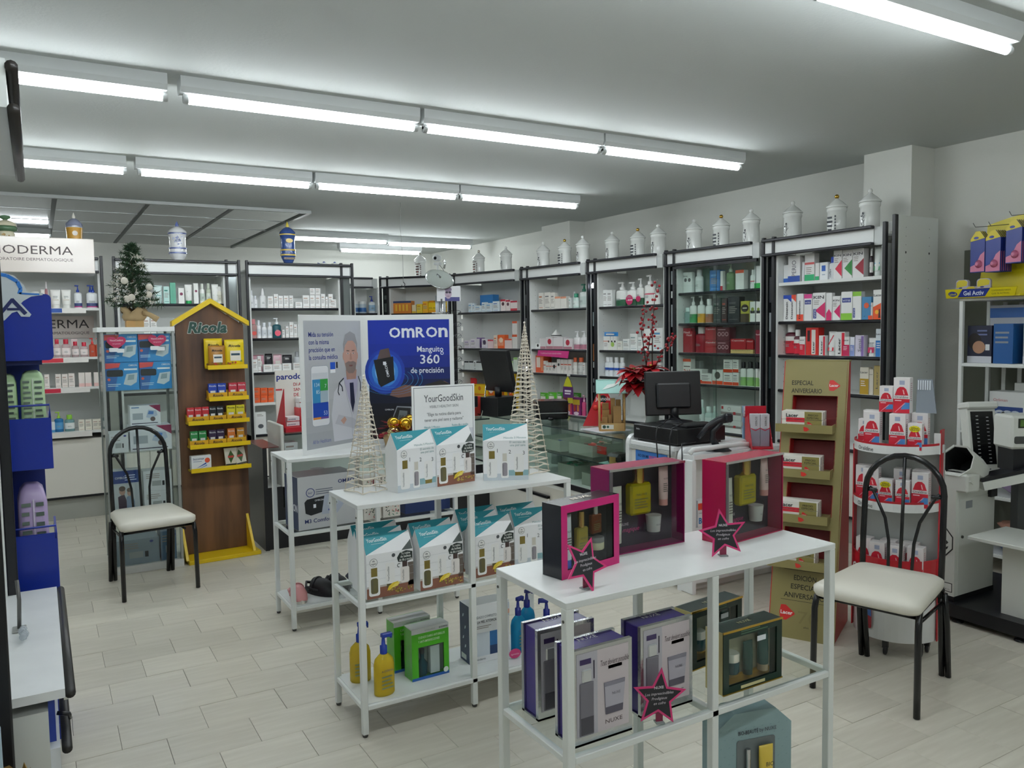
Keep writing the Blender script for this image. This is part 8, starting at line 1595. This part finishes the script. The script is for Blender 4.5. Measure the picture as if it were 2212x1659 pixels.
for x, y in ((-.14, -.08), (.14, -.1), (0, -.17), (.15, -.02)): c = G().lathe([(.016, -.008), (.022, -.006), (.022, .006), (.016, .008)], BLACK, n=14, T=Matrix.Translation((x, y, .0235)) @ Matrix.Rotation(PI/2, 4, 'Y')).obj('castor', t); G().box(x-.012, y-.012, .035, x+.012, y+.012, .075, M('2a2a2c', .4)).obj('castor_fork', c)
def curved_text(s, r_, z, size, mat, a0, par, nm, bold=1):
    g = G(); a = a0
    for ch in s:
        w = text_mesh(ch, bold)[2]*size; am = a+w/2/r_; x, y = -r_*math.cos(am), -r_*math.sin(am); f = frame((x, y, z), (math.sin(am), -math.cos(am), 0), (0, 0, 1)); g.text(ch, 0, 0, size, mat, f, 'c', bold=bold, d=.0025); a += (w+size*.09)/r_
    g.obj(nm, par)
curved_text('Oraldine', Rr, .362, .085, M('e8e2e2', .5), .5, o, 'lettering', 1)
for z in (1.005, .73): curved_text('Oraldine', Rr*1.01, z-.014, .028, M('2a2a30', .5), .78, t, 'shelf_lettering', 0)
g = G(); an = 1.1; f = frame((-Rr*.975*math.cos(an), -Rr*.975*math.sin(an), 0), (math.sin(an), -math.cos(an), 0), (0, 0, 1)); g.prism(rr(-.035, .12, .035, .27, .012), .004, .006, M('9a1c2c', .4), f); g.flat([(-.02, .19), (.035, .18), (.035, .235), (.01, .235)], M('3a6ab0', .4), f, .0068); g.ring(-.005, .165, .02, .005, M('e0d4d8', .5), f, .007, 14, 2.0, 5.5); g.rect(-.035, .255, .035, .268, M('2a1a20', .4), f, .0066); g.obj('base_emblem', t)
def mouthbox(label, x, y, z, w, h, d, rz=0., gratis=False):
    a = R_(-70.9); t_ = thing('mouthwash_carton', label, 'carton', (3.635+math.cos(a)*x-math.sin(a)*y, 2.435+math.sin(a)*x+math.cos(a)*y, z+.0006), a+rz, 'mouthwash cartons'); G().box(0, 0, 0, w, d, h, M('e8e2e2', .35), .0012).obj('carton_body', t_); g = G(); fr = front(); rd = M('cc2438', .4)
    g.flat([(w*.08, h*.5), (w*.92, h*.5), (w*.78, h*.68), (w*.62, h*.74), (w*.38, h*.74), (w*.22, h*.68)], rd, fr); g.rect(0, 0, w, h*.4, rd, fr); g.flat([(w*.45, h*.1), (w, h*.12), (w, h*.3), (w*.7, h*.3)], M('4a86c4', .4), fr, .0008); g.flat([(w*.1, h*.02), (w*.14, h*.02), (w*.75, h*.28), (w*.66, h*.28)], M('e0a0b0', .4), fr, .001)
    g.rect(w*.36, h*.8, w*.68, h*.92, M('a8b0c8', .4), fr); g.text('Oraldine', w*.5, h*.42, w*.22, M('2a2a30', .5), fr, 'c', width=w*.84); g.rect(w*.1, h*.34, w*.5, h*.365, M('eccfd4', .4), fr, .0009); g.flat([(w*.62, h*.53), (w*.7, h*.53), (w*.62, h*.66), (w*.56, h*.66)], M('f0b8b8', .4), fr, .0008)
    if gratis:
        g.flat([(w*(.5+.42*(1 if i % 2 else .86)*math.cos(2*PI*i/24)), h*(.8+.13*(1 if i % 2 else .86)*math.sin(2*PI*i/24))) for i in range(24)], M('e6d81c', .4), fr, .0012); g.text('200ml', w*.5, h*.8, w*.2, M('3a3418', .5), fr, 'c', bold=1, width=w*.5, d=.0018); g.text('GRATIS', w*.5, h*.73, w*.17, M('3a3418', .5), fr, 'c', bold=1, width=w*.6, d=.0018)
    f3 = frame((w, 0, 0), (0, 1, 0), (0, 0, 1)); lines(g, d*.2, h*.85, d*.8, 9, h*.06, f3, 'c8a0a8'); g.obj('print', t_)
B, Sm = (.072, .168, .055), (.062, .125, .05)
for z, nm_, L_ in ((1.005, 'top', [(-.17, -.075, Sm, 'leftmost small', 0), (-.125, -.135, B, 'second large', 0), (.0, -.17, B, 'third large', 0), (.078, -.155, Sm, 'rightmost yellow starred', 1), (-.15, -.015-.05, B, 'rear left', 0), (.075, -.08, B, 'rear right', 0), (.0, -.09, B, 'rear middle', 0)]), (.73, 'middle', [(-.18, -.07, B, 'leftmost tall', 0), (-.125, -.14, B, 'second tall', 0), (-.045, -.165, Sm, 'yellow starred', 1), (.03, -.16, Sm, 'fourth small', 0), (.095, -.135, B, 'rightmost tall', 0), (.0, -.08, B, 'rear middle', 0), (.08, -.065, B, 'rear right', 0)]), (.369, 'lowest', [(-.17, -.085, B, 'leftmost', 0), (-.09, -.145, B, 'second', 0), (-.005, -.16, B, 'third', 0), (.08, -.135, B, 'rightmost', 0), (-.06, -.07, B, 'rear left', 0), (.04, -.07, B, 'rear right', 0)])):
    for x, y, (w, h, d), q, gr in L_: mouthbox('%s mouthwash carton on %s level of round red stand' % (q, nm_), x, y, z, w, h, d, rnd.uniform(-.06, .06), bool(gr))
mouthbox('smaller mouthwash carton balanced on top of the others', -.06, -.12, 1.175, *Sm); mouthbox('larger mouthwash carton balanced on top of the others', .008, -.135, 1.175, *B)
a = R_(-70.9); t = thing('blister_card', 'clear ribbed blister pack leaning on the topmost mouthwash cartons', 'pack', (3.635+math.cos(a)*.09-math.sin(a)*-.06, 2.435+math.sin(a)*.09+math.cos(a)*-.06, 1.1745), a); G().prism([(-.0, 0), (.09, 0), (.07, .16), (.005, .16)], -.004, .004, M('c4ccd6', .15, 0, 'liq'), front()).obj('blister', t)
for i in range(6): G().box(.008+.01*i, -.008, .11, .013+.01*i, -.0045, .155, M('dfe4ea', .2)).obj('rib', t)

# ---------------- pressure machine ----------------
t = thing('pressure_machine', 'white blood pressure machine with octagonal arm tunnel and black base', 'machine', (4.18, 2.464, 0)); EN = M('d9dbd4', .4)
G().prism([(0, .13), (.37, .13), (.37, .69), (.06, .80), (.03, .80), (0, .71)], -.3, 0, EN, front()).obj('cabinet', t); G().box(-.03, -.4, .03, .72, .32, .1, BLACK).box(.0, .0, .1, .38, .31, .13, BLACK).obj('base_platform', t)
for x, y in ((.01, -.02), (.01, -.34), (.6, -.34), (.3, .28)): f = G().lathe([(.03, .0), (.028, .01), (.012, .014), (.012, .03)], BLACK, x, y, 14).obj('foot', t)
G().box(.03, -.002, .135, .362, -.0002, .655, M('d3d5ce', .4)).obj('door', t); G().lathe([(.008, 0), (.008, .006)], M('5a5a58', .3, .8), n=10, T=Matrix.Translation((.06, -.002, .45)) @ Matrix.Rotation(PI/2, 4, 'X')).obj('door_lock', t); G().box(.09, -.003, .6, .15, -.002, .64, M('8a8f92', .5)).obj('vent', t)
f3 = frame((0, .3, 0), (0, -1, 0), (0, 0, 1)); g = G(); K = M('1a1a1c', .5); cx, cz = .22, .42; P8 = lambda r_: [(cx+r_*math.cos(PI*i/4+PI/8), cz+r_*1.15*math.sin(PI*i/4+PI/8)) for i in range(8)]
g.flat(P8(.076), K, f3, .0008); g.flat(P8(.069), EN, f3, .0011); g.disc(cx, cz+.04, .014, K, f3, .0014, 14); g.flat([(cx-.032, cz-.04), (cx-.032, cz+.018), (cx+.02, cz+.022), (cx+.045, cz), (cx+.035, cz-.012), (cx+.016, cz+.002), (cx+.016, cz-.04)], K, f3, .0014); g.flat([(cx+.016, cz-.035), (cx+.045, cz-.02), (cx+.04, cz-.035), (cx+.022, cz-.05)], K, f3, .0014); g.rect(cx-.012, cz-.035, cx+.008, cz-.005, M('3a3a3c', .5), f3, .0017); g.obj('arm_symbol', t)
g = G(); g.rect(.19, .15, .29, .2, K, f3, .0008); g.rect(.194, .154, .286, .196, M('e4e4de', .5), f3, .0011); g.text('KEITO', .2, .18, .014, K, f3, bold=1, d=.0015); g.text('ELECTRONIC S.L.', .2, .16, .012, K, f3, d=.0015, width=.08); g.obj('maker_plate', t)
ax = Vector((.9, .05, -.42)).normalized(); o_ = Vector((.03, .02, .865)); s_ = ax.cross(Vector((0, 0, 1))).normalized(); q_ = s_.cross(ax); vs = []; fs = []
for dd, r_ in ((0, .093), (.2, .085), (.2, .078), (.005, .084)):
    for i in range(8): an = PI*i/4+PI/8; vs.append(o_+ax*dd+(s_*math.cos(an)+q_*math.sin(an))*r_)
for j in range(3):
    for i in range(8): fs.append((j*8+i, j*8+(i+1) % 8, (j+1)*8+(i+1) % 8, (j+1)*8+i))
for i in range(8): fs.append((24+i, 24+(i+1) % 8, (i+1) % 8, i))
c = G().add(vs, fs, EN).obj('arm_tunnel', t); vs2 = [o_+ax*.012+(s_*math.cos(PI*i/4+PI/8)+q_*math.sin(PI*i/4+PI/8))*.083 for i in range(8)]+[o_+ax*.195+(s_*math.cos(PI*i/4+PI/8)+q_*math.sin(PI*i/4+PI/8))*.077 for i in range(8)]
G().add(vs2, [((i+1) % 8, i, i+8, (i+1) % 8+8) for i in range(8)]+[tuple(range(8, 16))], M('0e0e10', .7)).obj('tunnel_lining', c); G().prism([(-.09, 0), (.09, 0), (.07, .12), (-.05, .13)], -.003, .003, EN, frame(o_+ax*.02-q_*.1, s_, ax)).obj('tunnel_flap', c); G().box(.0, -.06, .70, .12, .1, .8, EN, .01).obj('tunnel_support', t)
T = Matrix.Translation((.24, -.06, .765)) @ Matrix.Rotation(R_(-40), 4, 'Z') @ Matrix.Rotation(R_(-14), 4, 'Y'); G().box(-.08, -.06, 0, .2, .06, .02, BLACK, T=T).box(-.08, -.07, -.045, .2, .07, 0, EN, T=T).obj('arm_rest', t); G().box(.3, -.02, .64, .36, .03, .7, BLACK).obj('hinge', t)
T = Matrix.Translation((.40, .06, .70)) @ Matrix.Rotation(R_(-28), 4, 'Z') @ Matrix.Rotation(R_(-10), 4, 'X'); G().box(-.085, 0, 0, .085, .07, .42, EN, .006, T=T).obj('console', t); G().box(-.065, -.003, .1, .065, -.0005, .40, M('101113', .2), T=T).obj('console_panel', t); G().box(-.092, -.025, .415, .092, .08, .455, M('e2e4de', .35), .01, T=T).obj('console_cap', t)
for i in range(13):
    for x in (-.03, .03): G().box(x-.007, -.0042, .12+.021*i-(.008 if x > 0 else 0), x+.007, -.0032, .124+.021*i-(.008 if x > 0 else 0), M('b8bcbc', .4), T=T).obj('scale_mark', t)
for i in range(3):
    for x in (-.04, -.01, .025): G().box(x-.004, -.0022, .03+.02*i, x+.004, -.0006, .036+.02*i, M('4a5058', .4), T=T).obj('key_mark', t)
G().box(-.06, -.47, .475, .3, -.1, .495, EN, .003).obj('seat_plate', t); G().box(.05, -.38, .1, .2, -.22, .475, EN).obj('seat_column', t)
lt = t; t = bpy.data.objects.new('display_head', None); COL.objects.link(t); t.parent = lt; t.location = (.27, -.134, 0); t.rotation_euler = (0, 0, R_(-28)); G().box(0, 0, .92, .26, .16, 1.1, EN, .012).obj('device_body', t); G().box(.035, -.002, 1.035, .13, .001, 1.085, M('22261e', .3)).obj('display_bezel', t); G().box(.045, -.003, 1.042, .12, -.001, 1.078, M('5a7a3a', .3)).obj('display', t); G().prism(rr(.015, .95, .2, .99, .01), .0, .001, M('4a4c4a', .4), front(0, -.0003, 0)).obj('slot_outline', t); G().box(.02, .01, .8, .24, .14, .92, BLACK).obj('neck', t); G().box(.08, .05, 0, .16, .11, .8, M('3a3c3e', .4)).obj('post', t)

# ---------------- white shelf on the right ----------------
t = display_shelf(5.18, 3.06, 'tall white metal shelf at right edge of the frame', 1.0, .34, 1.757, ((1.338, 'b'), (.905, 'b'), (.5, 'b'), (.13, 'b')), False); t.rotation_euler = (0, 0, -PI/2)
for i in range(5): G().box(.1+.1*i, .33, .95, .125+.1*i, .336, 1.73, M('d8dad6', .4)).obj('rear_strip', t)
def rs(lx, ly): return (5.18+ly, 3.06-lx)
def rbox(label, lx, ly, z, w, d, h, col, deco=None, grp=None):
    x, y = rs(lx, ly); t_ = thing('carton', label, 'carton', (x, y, z+.0008), -PI/2, grp); G().box(0, 0, 0, w, d, h, M(col, .4), .0015).obj('carton_body', t_); g = G(); fr = front()
    if deco == 'face': g.rect(0, 0, w, h*.18, M('d2d4dc', .4), fr); g.disc(w*.3, h*.58, w*.28, M('1a1412', .6), fr, .0008, 18, h*.22); g.disc(w*.48, h*.42, w*.26, M('b08468', .5), fr, .001, 18, h*.17); g.rect(w*.75, h*.34, w*.92, h*.5, M('dfe2e6', .4), fr, .001); lines(g, w*.4, h*.88, w*.9, 2, h*.1, fr, '6a74a0')
    elif deco == 'band': g.rect(0, h*.78, w, h*.95, M('3a72c0', .4), fr); lines(g, w*.1, h*.65, w*.85, 3, h*.08, fr, '8a90a0'); g.disc(w*.16, h*.2, h*.08, M('8a5a50', .4), fr, .001, 12)
    elif deco == 'loops':
        g.rect(w*.1, h*.08, w*.95, h*.62, M('24407e', .4), fr); g.text('Orliman', w*.12, h*.75, h*.1, M('c06a6a', .5), fr, width=w*.4)
        for i in range(3): g.ring(w*(.3+.22*i), h*.36, h*.14, h*.06, M('b8c0cc', .4), fr, .001, 16, .2, 5.4)
    elif deco == 'label': g.rect(w*.06, h*.15, w*.85, h*.85, M('d6dfda', .4), fr); g.rect(w*.5, h*.3, w*.75, h*.5, M('9aa8a4', .4), fr, .0008)
    else: lines(g, w*.1, h*.8, w*.85, 3, h*.12, fr, '8a9098')
    g.obj('print', t_)
rbox('dark navy carton with printed sleeping face on right shelf', .03, .05, 1.338, .155, .14, .24, '1c2038', 'face'); rbox('white and blue carton behind the sleeping face carton', .08, .215, 1.338, .25, .09, .37, 'c9ccd4', 'band'); rbox('deep blue open carton beside sleeping face carton', .2, .04, 1.338, .12, .15, .25, '1f5a9a'); rbox('pale carton with dark band at right end of upper shelf', .37, .06, 1.338, .2, .16, .26, 'b8bcc0', 'face'); rbox('white carton with dark blue loops picture on second shelf', .14, .12, .905, .22, .14, .25, 'd6d8d6', 'loops'); rbox('plain white carton at back of second shelf', .22, .262, .905, .2, .05, .3, 'e0e2de'); rbox('pale green carton behind the white machine console', .4, .1, .905, .22, .15, .2, 'b8ccc4', 'label')
for i, q in enumerate(('lowest', 'second', 'third', 'topmost')): rbox('%s of four green edged white cartons on second shelf' % q, .03, .06, .905+.041*i, .095, .13, .039, '1f7a5c', 'label', 'green edged white cartons')
for i, (lx, z, w, d, h, c, q) in enumerate(((.22, .5, .34, .22, .1, '8a7a98', 'purple grey bag on third shelf'), (.2, .61, .36, .2, .08, '5a6a98', 'blue grey bag lying on purple one'), (.15, .13, .4, .24, .12, '4a5a90', 'blue bag on the lowest shelf'), (.2, .26, .34, .2, .07, 'a87a68', 'reddish bag on top of lowest blue one'))):
    x, y = rs(lx, .05); t_ = thing('plastic_bag', 'shiny plastic wrapped '+q, 'bag', (x, y, z+.001), -PI/2, 'plastic wrapped bags'); vs = []; fs = []; n = 16; lv = 6
    for j in range(lv):
        f = j/(lv-1); k = math.sin(PI*(.12+.76*f))**.6
        for i2 in range(n): a2 = 2*PI*i2/n; vs.append((w/2+w/2*k*math.cos(a2)*(1+rnd.uniform(-.04, .04)), d/2+d/2*k*math.sin(a2), h*f+(rnd.uniform(-.01, .01) if 0 < j else 0)))
    for j in range(lv-1):
        for i2 in range(n): fs.append((j*n+i2, j*n+(i2+1) % n, (j+1)*n+(i2+1) % n, (j+1)*n+i2))
    fs += [tuple(range(n))[::-1], tuple(range((lv-1)*n, lv*n))]; G().add(vs, fs, M(c, .12), True).obj('bag_body', t_); G().box(w*.3, d*.3, h, w*.7, d*.6, h+.002, M('d8dae0', .3)).obj('bag_label', t_)
# yellow insole display on top of it
YL = M('d9c80e', .4); t = thing('insole_display', 'bright yellow insole display with hanging packs on right shelf', 'display stand', (5.17, 3.14, 1.758), R_(-101)); W = .52
P = [(.06, 0), (.10, .44)]+[(.10+.42*i/8, .44+.065*math.sin(PI*(.1+.5*i/8))) for i in range(9)]+[(.60, .0)]
G().prism(P, -.004, 0, YL, frame((0, .2, .01), (1, 0, 0), (0, .03, .5))).obj('backboard', t); G().box(.0, .0, 0, W, .22, .012, YL).obj('tray', t); o = G().prism([(0, 0), (W-.03, 0), (W, .055), (.01, .06)], -.004, 0, YL, frame((0, -.005, 0), (1, 0, 0), (0, -.35, 1))).obj('front_lip', t)
g = G(); fr = frame((0, -.005, 0), (1, 0, 0), (0, -.35, 1)); g.flat([(.09, .004), (.29, .004), (.34, .056), (.14, .058)], M('22348c', .4), fr); g.text('Gel Activ', .14, .016, .04, M('e6ecf6', .5), fr, bold=2, shear=.2, width=.15); g.disc(.06, .028, .034, M('22348c', .4), fr, .0006, 18, .017); g.text('Scholl', .06, .02, .02, M('e8e020', .5), fr, 'c', bold=1, width=.05, d=.0015); g.text('COMODIDAD DESDE', .345, .034, .014, M('5a5a20', .5), fr, width=.13); g.text('QUE TE ACTIVAS', .34, .014, .014, M('5a5a20', .5), fr, width=.12); g.obj('lettering', o)
a = R_(-101)
def on_disp(x, y, z): return (5.17+math.cos(a)*x-math.sin(a)*y, 3.14+math.sin(a)*x+math.cos(a)*y, 1.758+z)
def hang_pack(label, x, y, z, w, h, c2):
    t_ = thing('insole_pack', label, 'pack', on_disp(x, y, z), a, 'hanging insole packs'); fr = front(); P = [(-w/2, 0), (w/2, 0), (w/2, h*.82), (w*.15, h), (-w*.15, h), (-w/2, h*.82)]; G().prism(P, -.004, .002, M('23388f', .35), fr).obj('pack_card', t_); g = G(); g.flat([(-w*.48, 0.005), (w*.48, .005), (w*.48, h*.5), (w*.2, h*.42), (-w*.1, h*.2), (-w*.48, h*.15)], M(c2, .3), fr, .0028); g.flat([(-w*.15, h), (w*.15, h), (w/2, h*.82), (-w/2, h*.76), (-w/2, h*.82)], M('d8c41c', .4), fr, .0028); g.disc(-w*.1, h*.84, w*.17, M('22348c', .4), fr, .0032, 14, w*.08); lines(g, -w*.4, h*.7, w*.3, 3, h*.07, fr, 'c8d0e8'); g.obj('print', t_); G().lathe([(w*.2, 0), (w*.24, .004), (w*.1, .02)], M(c2, .2), n=14, T=Matrix.Translation((w*.1, -.003, h*.2)) @ Matrix.Rotation(PI/2, 4, 'X')).obj('gel_pad', t_)
k = 0
for gx, gz, nb, q in ((.17, .16, 3, 'left'), (.28, .155, 6, 'middle'), (.42, .2, 6, 'right')):
    G().tube([(gx, .205, gz+.3), (gx, .04, gz+.285), (gx, .02, gz+.31)], .0022, M('5a5a58', .4), 5).obj('hook', t)
    for j in range(nb): hang_pack('%s blue and pink insole pack on the %s hook' % (('front', 'second', 'third', 'fourth', 'fifth', 'rear')[j], q), gx, .065+.018*j, gz, .105, .26, ('d07a9a', 'c86a90')[j % 2])
for x, y, z, rz, q in ((.08, .04, .0125, .1, 'upright left'), (.15, .035, .0125, -.2, 'low middle'), (.23, .05, .0125, .25, 'tilted right')):
    t_ = thing('heel_pack', '%s small yellow and lilac pack on yellow display tray' % q, 'pack', on_disp(x, y, z+.0005), a+rz, 'small yellow lilac packs'); h = .06 if 'low' in q else .105; w = .085; G().prism(rr(-w/2, 0, w/2, h, .02), -.02, .0, M('b8b4c8', .25), front()).obj('pack_body', t_); g = G(); fr = front(); g.flat([(-w*.45, h*.5), (w*.4, h*.62), (w*.45, h*.86), (w*.2, h*.97), (-w*.25, h*.97), (-w*.45, h*.84)], M('d6c424', .4), fr, .0006); g.disc(-w*.1, h*.5, w*.15, M('4a4a90', .4), fr, .001, 12, w*.07); g.obj('print', t_)
